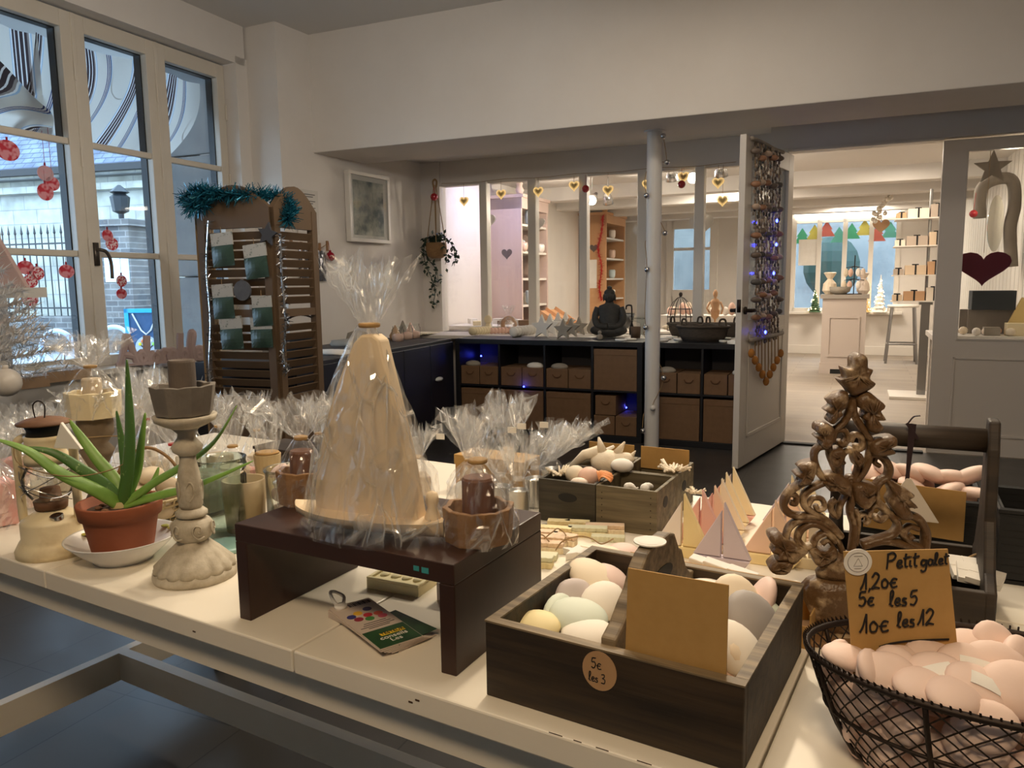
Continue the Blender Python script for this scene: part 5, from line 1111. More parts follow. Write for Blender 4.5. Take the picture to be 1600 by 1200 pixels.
# ---- behind: glass jar, lid, vase, stones
P = on(350, 834); J = T('glass_jar', 'open greenish glass jar behind the candlestick', 'jar', P, 0)
MB().lathe([(.040,0),(.044,.008),(.046,.02),(.047,.115),(.041,.122),(.047,.128),(.049,.136),(.047,.142),(.049,.15),(.046,.15),(.043,.135),(.043,.02),(.001,.012)], 36).build('glass', m_glg, J, smooth=True)
one('glass_disc', MB().lathe([(.040,0),(.043,.003),(.043,.008),(.034,.009),(.001,.010)], 36), mat('sea_glass', (150,190,180), None, 3, .15, spec=.8), 'sea-green glass disc lying on the table by the riser', 'glass plate', on(352, 857), smooth=True)
one('beige_vase', MB().lathe([(.036,0),(.042,.1),(.037,.1),(.032,.01)], 24), mat('beige_ceramic', (178,156,118), (168,146,108), 8, .6), 'plain beige tapering vase behind the glass jar', 'vase', on(385, 826), smooth=True)
one('grey_rock', MB().lathe([(.01,0),(.055,.01),(.062,.04),(.05,.075),(.02,.09),(.002,.092)], 24, None, lambda a, z, r, j: r*(1+.13*sin(3*a+j)+.07*sin(7*a+j*2))), mat('rock', (150,142,124), (120,114,98), 12, .9, bump=.4), 'rough grey rock behind the candlestick', 'rock', on(322, 800), smooth=True)
m_stn = [mat('stone_%d' % i, c, d_, 12, .75) for i, (c, d_) in enumerate((((226,210,184),(214,196,168)),((204,186,160),(192,174,148)),((236,222,200),(226,212,188))))]
B = T('stone_basket', 'woven wire basket of pale stones behind the aloe', 'basket', on(238, 812), 0); BP = B.location
q = MB()
for j in range(5): r = .055+.005*j; q.tube([(r*cos(2*pi*i/30), r*sin(2*pi*i/30), .004+.012*j) for i in range(30)], .0035, 5, closed=True)
for k in range(24): a = 2*pi*k/24; q.tube([(.053*cos(a), .053*sin(a), 0), (.078*cos(a), .078*sin(a), .055)], .002, 4)
q.build('wickerwork', mat('pale_cane', (196,176,138), None, 3, .8), B)
MB().tube(spline([(-.078,0,.05),(-.05,0,.12),(0,0,.15),(.05,0,.12),(.078,0,.05)]), .0035, 6).build('handle', m_wick, B)
ston = None
for i, (dx, dy, dz, r) in enumerate(((-.03,-.02,.03,.034),(.03,-.025,.03,.034),(0,.03,.03,.034),(-.01,-.035,.062,.028),(.036,.01,.066,.03),(-.035,.02,.07,.032),(.004,.0,.092,.03),(.05,-.02,.06,.02))):
    one('smooth_stone', MB().ell((0,0,0),r,r*.8,r*.62), m_stn[i%3], 'pale rounded stone heaped in the woven wire basket', 'stone', BP+Vector((dx,dy,dz)), i*47, 'stones in the woven wire basket', smooth=True)
# jar of pebbles
P = on(436, 834)+E2*.03; J = T('pebble_jar', 'clear glass jar of pebbles behind the riser', 'jar', P, 0)
MB().lathe([(.036,0),(.042,.006),(.043,.115),(.046,.12),(.043,.124),(.041,.115),(.040,.012),(.001,.008)], 32).build('glass', m_gl2, J, smooth=True)
pebble_mesh = MB().ell((0,0,0),.0262,.0215,.0105,n=22,m=12).build('pebble', m_pinkp, None, smooth=True)
PEB0 = [pebble_mesh]
def pebble(P, e, lab, grp=None, m=None, s=1.0, cat='pebble'):
    if PEB0: o = PEB0.pop()
    else: o = pebble_src.copy(); COL.objects.link(o)
    o.location = P; o.rotation_euler = Euler([radians(x) for x in e]); o.scale = (s,)*3 if not isinstance(s, tuple) else s
    if 'group' in o: del o['group']
    tag(o, lab, cat, grp)
    if m: o.material_slots[0].link = 'OBJECT'; o.material_slots[0].material = m
    return o
pebble_src = pebble_mesh
m_peb2 = mat('peb_white', (240,228,210), None, 3, .6)
k = 0
for z in (.022,.046,.07,.094,.118):
    for a in (0, 120, 240):
        a2 = radians(a+z*2600); pebble(P+Vector((.018*cos(a2), .018*sin(a2), z)), (25*sin(k), 30*cos(k*2), k*50), '%s pebble inside the clear glass jar' % ('pink','cream')[k%2], '%s pebbles in the glass jar' % ('pink','cream')[k%2], (m_pinkp, m_peb2)[k%2], .8); k += 1
# ---- wrapped candle on a turned stand
P = on(160, 800); St = T('turned_stand', 'turned grey-brown wooden stand under the wrapped cream candle', 'stand', P, 0)
MB().lathe([(.05,0),(.05,.012),(.03,.03),(.02,.05),(.03,.065),(.022,.085),(.018,.10),(.03,.125),(.034,.135),(.022,.15),(.032,.165),(.035,.17),(.035,.2),(.03,.204)], 32).build('column', mat('stand_wood', (134,118,96), (104,88,70), 20, .8, bump=.2), St, smooth=True)
bagged('wrapped_candle', 'wrapped cream cup and candle on the turned stand left of the aloe', 'candle', P+Vector((0,0,.205)), .055, .045, .105, .07, .075, .011, 21, cupin(.048,.050,.052,.078,.019,m_cream,m_stn[0]))
# ---- crowd of little wrapped gifts at the back left
m_pnk = mat('pink_soap', (226,160,150), (236,190,180), 10, .7); m_ivo = mat('ivory_soap', (238,228,208), None, 3, .7)
m_rrib = mat('red_ribbon', (190,40,44), None, 3, .5)
def gift(px, py, R, zn, ph_, pr, lab, m, seed, tm=None, box=True, hgt=.05):
    inner = [('soap', (MB().box(-R*.6,-R*.5,.002,R*.6,R*.5,hgt) if box else MB().lathe([(R*.7,.002),(R*.8,hgt*.5),(R*.5,hgt)], 16)), m, {'bevel': .004})]
    return bagged('wrapped_gift', lab, 'gift', on(px, py), R, hgt, zn, ph_, pr, .008, seed, inner, tm=tm, yaw=seed*13)
gift(0, 819, .055, .12, .08, .06, 'pink soap stack wrapped with a red ribbon at the left photo edge', m_pnk, 31, m_rrib, True, .09)
gift(55, 790, .05, .13, .09, .055, 'wrapped ivory soap behind the lantern with a loose clear bag top', m_ivo, 32)
gift(-25, 770, .06, .09, .07, .06, 'wrapped gift cut off by the left photo edge', m_ivo, 33)
gift(100, 765, .05, .12, .08, .06, 'wrapped ivory gift behind the lantern handle', m_ivo, 34)
gift(25, 745, .05, .085, .06, .05, 'tall wrapped gift at the back, left of the lantern', m_pnk, 35)
gift(60, 728, .045, .10, .07, .035, 'small wrapped gift with a tall fan top under the window sill', m_ivo, 36)
gift(205, 765, .05, .13, .11, .055, 'wrapped gift right behind the tallest aloe leaf', m_ivo, 37)
gift(240, 748, .055, .15, .12, .06, 'wrapped gift with red clip between aloe and candlestick', m_stn[0], 38, m_rrib)
gift(275, 775, .05, .12, .08, .05, 'wrapped green-white soap with a red clip left of the candlestick', mat('mint_soap', (214,224,206), None, 3, .7), 39, m_rrib)
gift(296, 738, .05, .13, .10, .05, 'wrapped gift directly behind the grey stone cup', m_ivo, 40)
gift(225, 730, .05, .16, .10, .06, 'wrapped gift farthest back behind the aloe', m_ivo, 41)
gift(140, 740, .05, .13, .09, .06, 'wrapped gift behind the turned stand', m_ivo, 42)
bagged('wrapped_gift', 'wrapped bundle in a round glass behind the jar, topped by a tall fan', 'gift', on(368, 775), .05, .06, .115, .10, .042, .010, 43, [('soap', MB().lathe([(.04,.002),(.044,.05),(.03,.07)], 18), m_stn[1], {})])
bagged('wrapped_gift', 'wrapped white filling in a tan paper cone left of the sailboat', 'gift', on(421, 775), .03, .05, .10, .085, .036, .022, 44, [('paper_cone', MB().lathe([(.022,0),(.030,.098),(.027,.098),(.02,.004)], 20), mat('tan_paper', (186,164,124), None, 3, .8), {})], m1=m_cel2)
one('gift_bag', MB().box(-.03,-.02,0,.03,.02,.06), m_pnk, 'pink soap slab in clear film behind the pebble jar', 'soap', on(398, 772), 20, bevel=.004)
one('dark_box', MB().box(-.07,-.05,0,.07,.05,.072).box(-.073,-.053,.072,.073,.053,.08), mat('dark_box_wood', (50,38,30), (36,28,22), 12, .7), 'dark brown lidded box behind the wrapped cup at the back of the riser', 'box', on(455, 744), TYAW, bevel=.002)
gift(345, 738, .05, .12, .09, .05, 'wrapped gift standing behind the open glass jar', m_stn[1], 45)
gift(405, 738, .045, .11, .09, .045, 'wrapped gift at the far table edge behind the paper cone', m_stn[0], 48)
gift(500, 738, .045, .10, .09, .05, 'wrapped gift at the far table edge right of the dark box', m_stn[2], 49)
gift(548, 765, .045, .11, .09, .045, 'wrapped gift behind the sailboat, beyond the dark box', m_ivo, 46)
gift(655, 775, .045, .09, .07, .045, 'wrapped gift seen right of the sail through the film', m_stn[1], 47)
# ---- moulded cream soap, white block, booklet
A, Bm, Cm = on(573, 919), on(654, 934), on(680, 921); d1 = Bm-A; l1 = d1.to_2d().length; yw1 = math.degrees(atan2(-d1.y, d1.x)); l2 = .072
S = T('moulded_soap', 'cream rectangular moulded soap with four little hanging shapes, under the riser', 'soap', A, yw1)
hh = .019
m_ylw = mat('butter_soap', (238,228,186), (232,220,174), 12, .6)
MB().box(0,0,0,l1,l2,hh-.004).box(0,0,hh-.004,l1,.006,hh).box(0,l2-.006,hh-.004,l1,l2,hh).box(0,.006,hh-.004,.006,l2-.006,hh).box(l1-.006,.006,hh-.004,l1,l2-.006,hh).build('block', m_ylw, S, bevel=.001)
for i in range(4): MB().ell((.017+i*(l1-.03)/3.2,.028,hh-.004),.008,.011,.004,n=12,m=6).tube([(.017+i*(l1-.03)/3.2,.038,hh-.003),(.017+i*(l1-.03)/3.2,.055,hh-.003)],.0012,5).build('relief_drop', m_ylw, S, smooth=True)
one('white_block', MB().box(-.0,0,0,.03,.04,.028), mat('block_white', (214,200,190), None, 3, .7), 'small whitish block beside the right leg of the riser', 'block', on(682, 938), RY_, bevel=.002)
def lat(o, pts): return None
A = on(500, 962); Bk0 = on(606, 1052); d_ = Bk0-A; bl_ = .158
byw2 = math.degrees(atan2(-d_.y, d_.x))
BK = T('swatch_booklet', 'fanned advice booklet with coloured dots on a key ring, in front of the riser', 'booklet', on(515, 965), byw2)
m_pap = mat('booklet_paper', (206,190,176), None, 3, .6); m_dgreen = mat('cover_green', (16,52,30), (40,92,40), 30, .4); bw_ = .062
def leafM(dz, rot): return TR(0,0,dz) @ RZ(rot)
bx0 = -.004
for i in range(5): MB().box(0,-.002,.0005,bl_,bw_,.0022).build('page', m_pap, BK, M=leafM(.0024*i, 9-2.0*i if i else 11))
M1 = leafM(.0125, 0)
MB().box(0,0,0,bl_,bw_,.0012).build('back_cover', m_pap, BK, M=M1)
MB().box(bl_*.66,.001,.0012,bl_-.001,bw_-.001,.0018).build('cover_photo', m_dgreen, BK, M=M1)
MB().box(bl_*.45,-.001,.0004,bl_+.002,bw_+.001,.0012).build('second_cover', m_dgreen, BK, M=leafM(.0106, 10))
dots = (((.26,.40),(230,180,40)),((.22,.68),(60,50,90)),((.34,.55),(196,30,50)),((.30,.20),(60,60,130)),((.38,.28),(150,40,60)),((.36,.78),(220,90,60)),((.42,.5),(60,130,60)),((.43,.8),(206,80,100)))
for i, ((fx, fy), c) in enumerate(dots): MB().lathe([(.0065,.0012),(.0065,.0016)], 18, TR(fx*bl_, fy*bw_, 0)).build('colour_dot', mat('dot_%d' % i, c, None, 3, .5), BK, M=M1)
q = MB()
for i in range(14):
    y = .4+.04*i; q.box(.035*bl_, y*bw_, .0012, .10*bl_, (y+(.018 if i%3 else .03))*bw_, .0015)
for k, (x, y0, y1) in enumerate(((.50,.25,.78),(.535,.2,.85),(.57,.1,.9),(.60,.25,.75))): q.box(x*bl_, y0*bw_, .0012, (x+.008)*bl_, y1*bw_, .0015)
q.build('print_marks', mat('ink_dark', (70,62,66), None, 3, .7), BK, M=M1)
MB().box(.75*bl_,.3*bw_,.0018,.80*bl_,.86*bw_,.0022).build('yellow_band', mat('band_yellow', (236,200,50), None, 3, .5), BK, M=M1)
def text(s_, size, parent, name, m, M, ext=.0002, align='CENTER'):
    c = bpy.data.curves.new(name, 'FONT'); c.body = s_; c.size = size; c.extrude = ext; c.align_x = align; c.align_y = 'CENTER'
    o = bpy.data.objects.new(name+'_tmp', c); COL.objects.link(o); dg = bpy.context.evaluated_depsgraph_get(); dg.update()
    me = bpy.data.meshes.new_from_object(o.evaluated_get(dg)); bpy.data.objects.remove(o); me.materials.clear(); me.materials.append(m)
    n = bpy.data.objects.new(name, me); COL.objects.link(n); n.parent = parent; n.matrix_basis = M; return n
m_ink = mat('ink_black', (24,20,20), None, 3, .6)
text('TESTEUR', .0085, BK, 'lettering', m_ink, M1 @ TR(.775*bl_,.58*bw_,.0024) @ RZ(90))
text('conseils', .0125, BK, 'lettering', m_wht, M1 @ TR(.845*bl_,.52*bw_,.0022) @ RZ(90))
text('Les', .0125, BK, 'lettering', m_wht, M1 @ TR(.91*bl_,.5*bw_,.0022) @ RZ(90))
q = MB().tube(spline([(.004,.012,.014),(-.012,.010,.022),(-.026,.014,.026),(-.030,.024,.022),(-.018,.030,.018),(.0,.022,.014)], 6), .0026, 7); q.lathe([(.009,.0135),(.009,.018),(.004,.018)], 16, TR(.008,.014,0)); q.build('ring_strap', m_wht, BK, smooth=True)
# ================================================================== THE TABLE, MIDDLE AND RIGHT
def woodm(name, c1, c2, sc=6, st=(.22,4,4), **k): return mat(name, c1, c2, sc*2, .6, st, bump=.12, contrast=.14, **k)
m_crate = woodm('crate_brown', (64,49,32), (30,22,14), 7); m_crate2 = woodm('crate_grey', (122,110,86), (78,70,52), 7); m_crate3 = woodm('crate_dark', (72,66,52), (42,38,30), 7)
m_rimw = woodm('worn_rim', (136,118,90), (84,70,50), 9)
# ---- front crate
A = on(760, 1086); ctop = at(757, 968, 0); CH = atY(758, 969, A.y).z-TZ
B_ = on(1160, 1212); d_ = B_-A; CL = d_.to_2d().length; CYW = math.degrees(atan2(-d_.y, d_.x))
Dk = at(925, 853, TZ+CH); e2 = Vector((sin(radians(CYW)), cos(radians(CYW)), 0)); CD = (Dk-A).dot(e2)
K = T('wooden_crate', 'dark brown open wooden crate of big pastel pebbles with a curved divider', 'crate', A, CYW); t_ = .012
for nm, b in (('front_board',(0,0,0,CL,t_,CH)),('back_board',(0,CD-t_,0,CL,CD,CH)),('side_board',(0,t_,0,t_,CD-t_,CH)),('side_board',(CL-t_,t_,0,CL,CD-t_,CH)),('bottom_board',(t_,t_,0,CL-t_,CD-t_,.008))):
    MB().box(*b).build(nm, m_crate, K, bevel=.0015)
MB().box(-.0005,-.0005,CH-.0015,CL+.0005,t_+.0005,CH+.0006).box(-.0005,CD-t_,CH-.0015,CL+.0005,CD+.0005,CH+.0006).box(-.0005,t_,CH-.0015,t_,CD-t_,CH+.0006).box(CL-t_,t_,CH-.0015,CL+.0005,CD-t_,CH+.0006).build('worn_rim', m_rimw, K)
# divider with handle hole
q = MB()
kx = (FR(A, CYW).inverted() @ onp(950, 985, A+e2*.012, e2)).x
H_ = atY(1035, 843, (A+e2*CD*.5+E1*kx).y).z-TZ; HR = H_-CH
prof = [(t_,.008),(CD-t_,.008),(CD-t_,CH*.97),(CD*.90,CH*1.0),(CD*.84,CH+HR*.18),(CD*.78,CH+HR*.55),(CD*.74,CH+HR*.62),(CD*.68,CH+HR*.93),(CD*.62,H_),(CD*.42,H_),(CD*.36,CH+HR*.95),(CD*.30,CH+HR*.80),(CD*.25,CH+HR*.55),(CD*.19,CH+HR*.42),(CD*.12,CH+HR*.22),(t_,CH+HR*.10)]
DV = MB().vprism(prof, -.009, .009, TR(kx,0,0) @ RZ(90)).build('divider', m_rimw, K, bevel=.003)
MB().vprism([(CD*.52+.036*cos(a), CH+HR*.42+.011*sin(a)) for a in [2*pi*i/20 for i in range(20)]], -.0098, .0098, TR(kx,0,0) @ RZ(90)).build('handle_hole', m_blk, K)
kraft = []
Pk = (A+E1*0)
def kl(x, y, z): return FR(A, CYW) @ Vector((x, y, z))
# blank kraft card
c0, c1, c2, c3 = None, None, None, None
CP = kl(CL*.53, .016, 0); cn = e2
def onfront(px, py, off=.02): return FR(A, CYW).inverted() @ onp(px, py, A+e2*off, e2)
q0, q1 = onfront(975, 1010), onfront(1135, 1050); tl, tr_ = onfront(982, 887), onfront(1139, 914)
Cd = T('price_card', 'blank kraft card standing in the front of the dark brown crate', 'card', kl(0,0,0), CYW)
MB().vprism([(q0.x,.012),(q1.x,.012),(tr_.x,tr_.z),(tl.x,tl.z)], .019, .0205).build('card', m_card2, Cd)
# round paper tag 5 EUR les 3
tg = onfront(937, 1048, 0); Tg = T('price_tag', 'round brown paper price tag reading 5 euro les 3 on the dark crate', 'price tag', kl(tg.x, -.0002, tg.z), CYW)
MB().vprism([(.0195*cos(2*pi*i/32), .0215*sin(2*pi*i/32)) for i in range(32)], -.0008, 0).build('disc', mat('tag_paper', (178,140,100), None, 3, .8), Tg)
GL = {'P':([[(0,0),(.04,.5),(.06,1)],[(.0,.92),(.35,1.02),(.52,.8),(.36,.55),(.05,.5)]],.6),'e':([[(.0,.22),(.28,.3),(.26,.48),(.1,.45),(.03,.2),(.15,.02),(.38,.12)]],.4),
 't':([[(.16,.9),(.12,.4),(.14,.08),(.28,.05)],[(0,.6),(.4,.68)]],.36),'r':([[(.05,.45),(.08,.02)],[(.08,.25),(.18,.45),(.3,.4)]],.32),'i':([[(.06,.45),(.05,.1),(.18,.04)],[(.1,.66),(.11,.70)]],.22),
 'g':([[(.42,.42),(.14,.5),(.02,.25),(.15,.04),(.36,.2),(.42,.5),(.38,-.25),(.18,-.45),(0,-.3)]],.52),'a':([[(.36,.42),(.12,.5),(.02,.22),(.15,.02),(.33,.15),(.37,.46),(.38,.1),(.5,.04)]],.5),
 'l':([[(0,.1),(.2,.7),(.17,.98),(.06,.85),(.07,.15),(.22,.02)]],.3),'s':([[(.3,.42),(.12,.46),(.08,.3),(.26,.2),(.24,.03),(.02,.03)]],.36),'1':([[(-.05,.05),(.1,.35),(.26,1)],[(.26,1),(.28,.0)]],.42),
 '2':([[(0,.72),(.2,1),(.4,.8),(.28,.45),(0,.04),(.2,.1),(.46,.03)]],.55),'0':([[(.2,.6),(.04,.4),(.08,.08),(.3,.06),(.38,.35),(.2,.6)]],.5),'5':([[(.45,1),(.1,.97)],[(.1,.97),(.05,.58),(.3,.62),(.42,.35),(.25,.02),(0,.1)]],.55),
 '3':([[(.02,.92),(.3,1),(.34,.75),(.12,.56)],[(.12,.56),(.4,.45),(.34,.08),(.0,.08)]],.5),'\u20ac':([[(.42,.5),(.2,.56),(.06,.3),(.16,.03),(.44,.08)],[(-.04,.3),(.34,.32)]],.55),',':([[(.1,.08),(.02,-.16)]],.2),' ':([],.3)}
def hand(s_, x, z, size, parent, M, m, rad=.0009, slant=0, y=-.0012):
    q = MB(); n_ = 0
    for ch in s_:
        S_, adv = GL[ch]
        for st_ in S_:
            pts = [Vector((x+(px_+slant*py_)*size, y, z+py_*size)) for px_, py_ in st_]
            q.tube(spline(pts, 5) if len(pts) > 2 else pts, rad, 6, flat=.4, up=(0,1,0))
        x += adv*size
    return q.build('handwriting', m, parent, M=M)
I4 = Matrix.Identity(4)
hand('5\u20ac', -.009, .002, .0115, Tg, I4, m_ink, .0006); hand('les 3', -.012, -.013, .0105, Tg, I4, m_ink, .0006)
st = kl(kx, CD*.46, H_+.001); one('paper_tag', MB().lathe([(.019,0),(.019,.0015)], 28).lathe([(.0145,.0016),(.0150,.0018)], 28), m_wht, 'white oval paper tag lying on top of the crate divider', 'tag', st+Vector((0,0,.0)), 20)
# big pastel pebbles in the crate
cols = {'cream':(238,222,196),'pink':(232,204,192),'mint':(216,224,208),'white':(238,230,216),'grey':(170,164,160),'mauve':(200,188,184),'yellow':(238,222,170)}
m_pp = {k: mat('pastel_'+k, c, None, 3, .62) for k, c in cols.items()}
cz = TZ+CH
LST = ((915,897,-.006,'cream',(10,28,-30),1.45,'big cream pebble at the top of the crate left half'),(954,900,-.012,'pink',(30,10,60),1.3,'pink pebble beside the big cream one, against the divider'),(866,925,-.022,'mauve',(60,20,10),1.3,'pale mauve pebble against the crate left wall'),
 (858,956,-.026,'mint',(68,-24,60),1.25,'mint pebble tilted against the crate left wall'),(914,928,-.022,'mint',(12,-10,-10),1.25,'flat mint pebble in the middle of the crate left half'),(942,935,-.018,'white',(30,-20,40),1.25,'white pebble leaning on the divider'),
 (904,958,-.014,'mint',(16,8,-12),1.4,'large mint-white pebble lying on top in the crate left half'),(823,968,-.018,'yellow',(20,0,-20),1.1,'yellowish pebble at the near left corner of the crate'),(920,988,-.024,'white',(14,0,0),1.3,'white pebble behind the near crate board'),(845,972,-.034,'pink',(0,20,0),1.1,'pink pebble low behind the mint one'),
 (888,900,-.034,'pink',(0,10,30),1.2,'pink pebble low under the big cream one'),(1118,906,-.012,'white',(10,0,-20),1.3,'white pebble at the back right of the crate'),(1150,940,-.008,'cream',(20,60,-70),1.45,'large cream pebble standing right of the blank card'),(1190,934,-.01,'pink',(30,60,-150),1.3,'pink pebble at the far right of the crate'),
 (1180,968,-.014,'grey',(40,50,-20),1.55,'large grey pebble in the crate right half'),(1150,1008,-.012,'white',(20,40,-40),1.35,'white pebble right of the blank card near the front'),(1140,980,-.024,'pink',(0,40,0),1.1,'pink pebble peeping out beside the blank card'),(1165,1018,-.02,'cream',(50,30,30),1.2,'cream pebble low at the near right corner of the crate'),
 (1150,1030,-.03,'pink',(30,10,20),1.2,'pink pebble lowest at the near right corner'),(1085,915,-.02,'cream',(10,0,40),1.25,'cream pebble half hidden behind the blank card'),(1205,955,-.024,'mint',(30,50,60),1.1,'mint pebble against the crate right wall'))
KI0 = FR(A, CYW).inverted()
for px, py, dz, c, e, s_, lab in LST:
    p_ = KI0 @ (at(px, py, cz+dz-.006)-Vector((0,0,.004))); mx_ = .026*s_; p_.x = min(max(p_.x, mx_), CL-mx_); p_.y = min(max(p_.y, mx_), CD-mx_)
    if abs(p_.x-kx) < mx_*.9: p_.x = kx+(mx_*.9 if p_.x > kx else -mx_*.9)
    pebble(FR(A, CYW) @ p_, e, lab, None, m_pp[c], s_)
for x in (.036,kx-.036,kx+.045,CL-.045):
    for y in (.05,.11,.17,CD-.05): pebble(kl(x, y, .020), (4*sin(x*99), 0, 90), 'cream pebble in the bottom layer of the crate', 'cream pebbles in the bottom layer of the crate', m_pp['cream'], 1.2)
# ---- kraft tray behind the crate with little soaps
ty = CD+.012
Tr = T('kraft_tray', 'shallow kraft card tray behind the dark crate', 'tray', kl(.02, ty, 0), CYW)
MB().box(0,0,0,.28,.085,.002).box(0,0,.002,.28,.002,.03).box(0,.083,.002,.28,.085,.055).box(0,.002,.002,.002,.083,.045).box(.278,.002,.002,.28,.083,.045).build('tray', m_card2, Tr)
def trp(px, py): return at(px, py, TZ+.035)
for px, py, sx, m, lab in ((955,868,.026,m_pp['cream'],'cream pebble in the kraft tray behind the divider'),(975,862,.02,m_pp['pink'],'pink pebble in the kraft tray')):
    pebble(trp(px, py)-Vector((0,0,.0)), (10,5,30), lab, None, m, 1.1)
for px, py, lab in ((1100,880,'white soap slab in the kraft tray'),(1122,885,'second white soap slab leaning in the kraft tray'),(1160,897,'white soap corner at the tray end')):
    one('soap_slab', MB().box(-.022,-.012,-.006,.022,.012,.006,RY(10)), m_wht, lab, 'soap', trp(px, py), CYW, bevel=.002)
# ---- four grey crates with shells
def quad(px0, py0, px1, py1): a, b = on(px0, py0), on(px1, py1); return a, b
a0, a1, a2 = on(842, 812), on(932, 822), on(1027, 839); dv = a2-a0; GY = math.degrees(atan2(-dv.y, dv.x)); GW = dv.to_2d().length/2
GH = atY(842, 747, a0.y).z-TZ; GE = Vector((cos(radians(GY)), -sin(radians(GY)), 0)); GN = Vector((sin(radians(GY)), cos(radians(GY)), 0))
GDp = ((at(1060, 745, TZ+GH)-at(1027, 770, TZ+GH)).dot(GN))
GDp = max(.09, min(.16, GDp))
def gcrate(i, j, lab, m, tab=False):
    w_ = GW-.0015; d_ = GDp-.0015; t_ = .007; O_ = a0+GE*(GW*i)+GN*(GDp*j)
    G = T('grey_crate', lab, 'crate', O_, GY)
    b = MB().box(0,0,0,w_,t_,GH)
    b.build('front_board', m, G, bevel=.001); MB().box(0,d_-t_,0,w_,d_,GH).build('back_board', m, G, bevel=.001)
    for x in (0, w_-t_): MB().box(x,t_,0,x+t_,d_-t_,GH).build('side_board', m, G, bevel=.001)
    MB().box(t_,t_,0,w_-t_,d_-t_,.006).build('bottom_board', m, G)
    hole = MB()
    if i == 0 and j == 0: hole.vprism([(w_*.52+.020*cos(a), GH*.62+.009*sin(a)) for a in [2*pi*k/20 for k in range(20)]], -.0006, .0)
    if i == 1: hole.vprism([(d_*.42+.015*cos(a), GH*.62+.011*sin(a)) for a in [2*pi*k/20 for k in range(20)]], -.0006, .0, TR(w_,0,0) @ RZ(90))
    if i == 1 or j == 0:
        if len(hole.bm.verts): hole.build('hand_hole', m_blk, G)
    if tab: MB().box(t_,d_-.012,GH-.02,w_-t_,d_-.010,GH+.028).build('card_flap', m_card2, G)
    q = MB()
    if i == 1 and j == 0:
        for k in range(6): q.ell((.012,-.0003,.012+k*.012),.0012,.0008,.0012,n=6,m=4).ell((w_-.012,-.0003,.012+k*.012),.0012,.0008,.0012,n=6,m=4)
        q.build('nails', m_iron, G)
    return O_
gcrate(0,0,'near left of the four grey crates, with an oval hand hole in front', m_crate3); gcrate(1,0,'near right of the four grey crates, paler with nailed edges', m_crate2)
gcrate(0,1,'far left of the four grey crates, heaped with a white shell', m_crate2, True); gcrate(1,1,'far right of the four grey crates, with a card flap and coral', m_crate2, True)
gz = TZ+GH
def gp(px, py, z): return at(px, py, TZ+z)
m_coral = mat('coral_white', (238,228,208), (226,212,188), 30, .8, bump=.2); m_orsh = mat('orange_shell', (230,140,80), (244,176,120), 30, .6)
def coral(P, r, lab, seed, up=.5):
    rr = random.Random(seed); q = MB()
    for k in range(26):
        a = rr.random()*6.28; L = r*(.5+.6*rr.random()); d = Vector((cos(a), sin(a), up*rr.random()+.1)).normalized()
        p1 = d*L*.6; q.tube([(0,0,0), p1, d*L+Vector((rr.gauss(0,r*.1), rr.gauss(0,r*.1), rr.random()*r*.25))], [r*.1, r*.09, r*.07], 6)
        q.ell(d*L, r*.09, r*.09, r*.09, n=7, m=5)
    return one('white_coral', q, m_coral, lab, 'coral', P, smooth=True)
def spiral(P, r, m, lab, yaw):
    q = MB()
    for k in range(14):
        a = k*.62; f = .84**k; q.ell((r*(1-f)*1.6, .35*r*f*cos(a), .35*r*f*sin(a)), r*.62*f, r*.62*f, r*.62*f, n=12, m=8)
    return one('sea_snail_shell', q, m, lab, 'shell', P, yaw, smooth=True)
coral(gp(875, 742, GH-.004), .026, 'knobbly white coral in the near left grey crate', 1, .6)
one('sea_egg', MB().ell((0,0,0),.021,.021,.018), m_sh[2], 'pale peach round shell in the near left grey crate', 'shell', gp(899, 741, GH+.002), smooth=True)
one('sea_egg', MB().ell((0,0,0),.022,.020,.020), m_sh[1], 'rosy round shell leaning on the orange scallop', 'shell', gp(920, 745, GH+.002), smooth=True)
def scallop(a, b):
    t = (a-.5)*2.2; r = .030*b*(1-.05*abs(sin(t*9))); return Vector((r*sin(t), r*cos(t)-.012, .012*sin(pi*b)+.0022*b*abs(cos(t*9))))
Sc = one('scallop_shell', MB().grid(scallop, 60, 10), m_orsh, 'ribbed orange scallop shell on the near left grey crate', 'shell', gp(944, 748, GH+.006), 70, smooth=True, solid=.002); Sc.rotation_euler = Euler((radians(24), radians(8), radians(-70)))
one('sea_egg', MB().ell((0,0,0),.018,.012,.010), m_sh[0], 'flat ivory shell at the front of the near left crate', 'shell', gp(905, 754, GH-.004), 20, smooth=True)
one('sea_egg', MB().ell((0,0,0),.011,.012,.012), m_sh[1], 'peach shell showing through the hand hole of the near left crate', 'shell', a0+GE*(GW*.62)+GN*.02+Vector((0,0,GH*.58)), smooth=True)
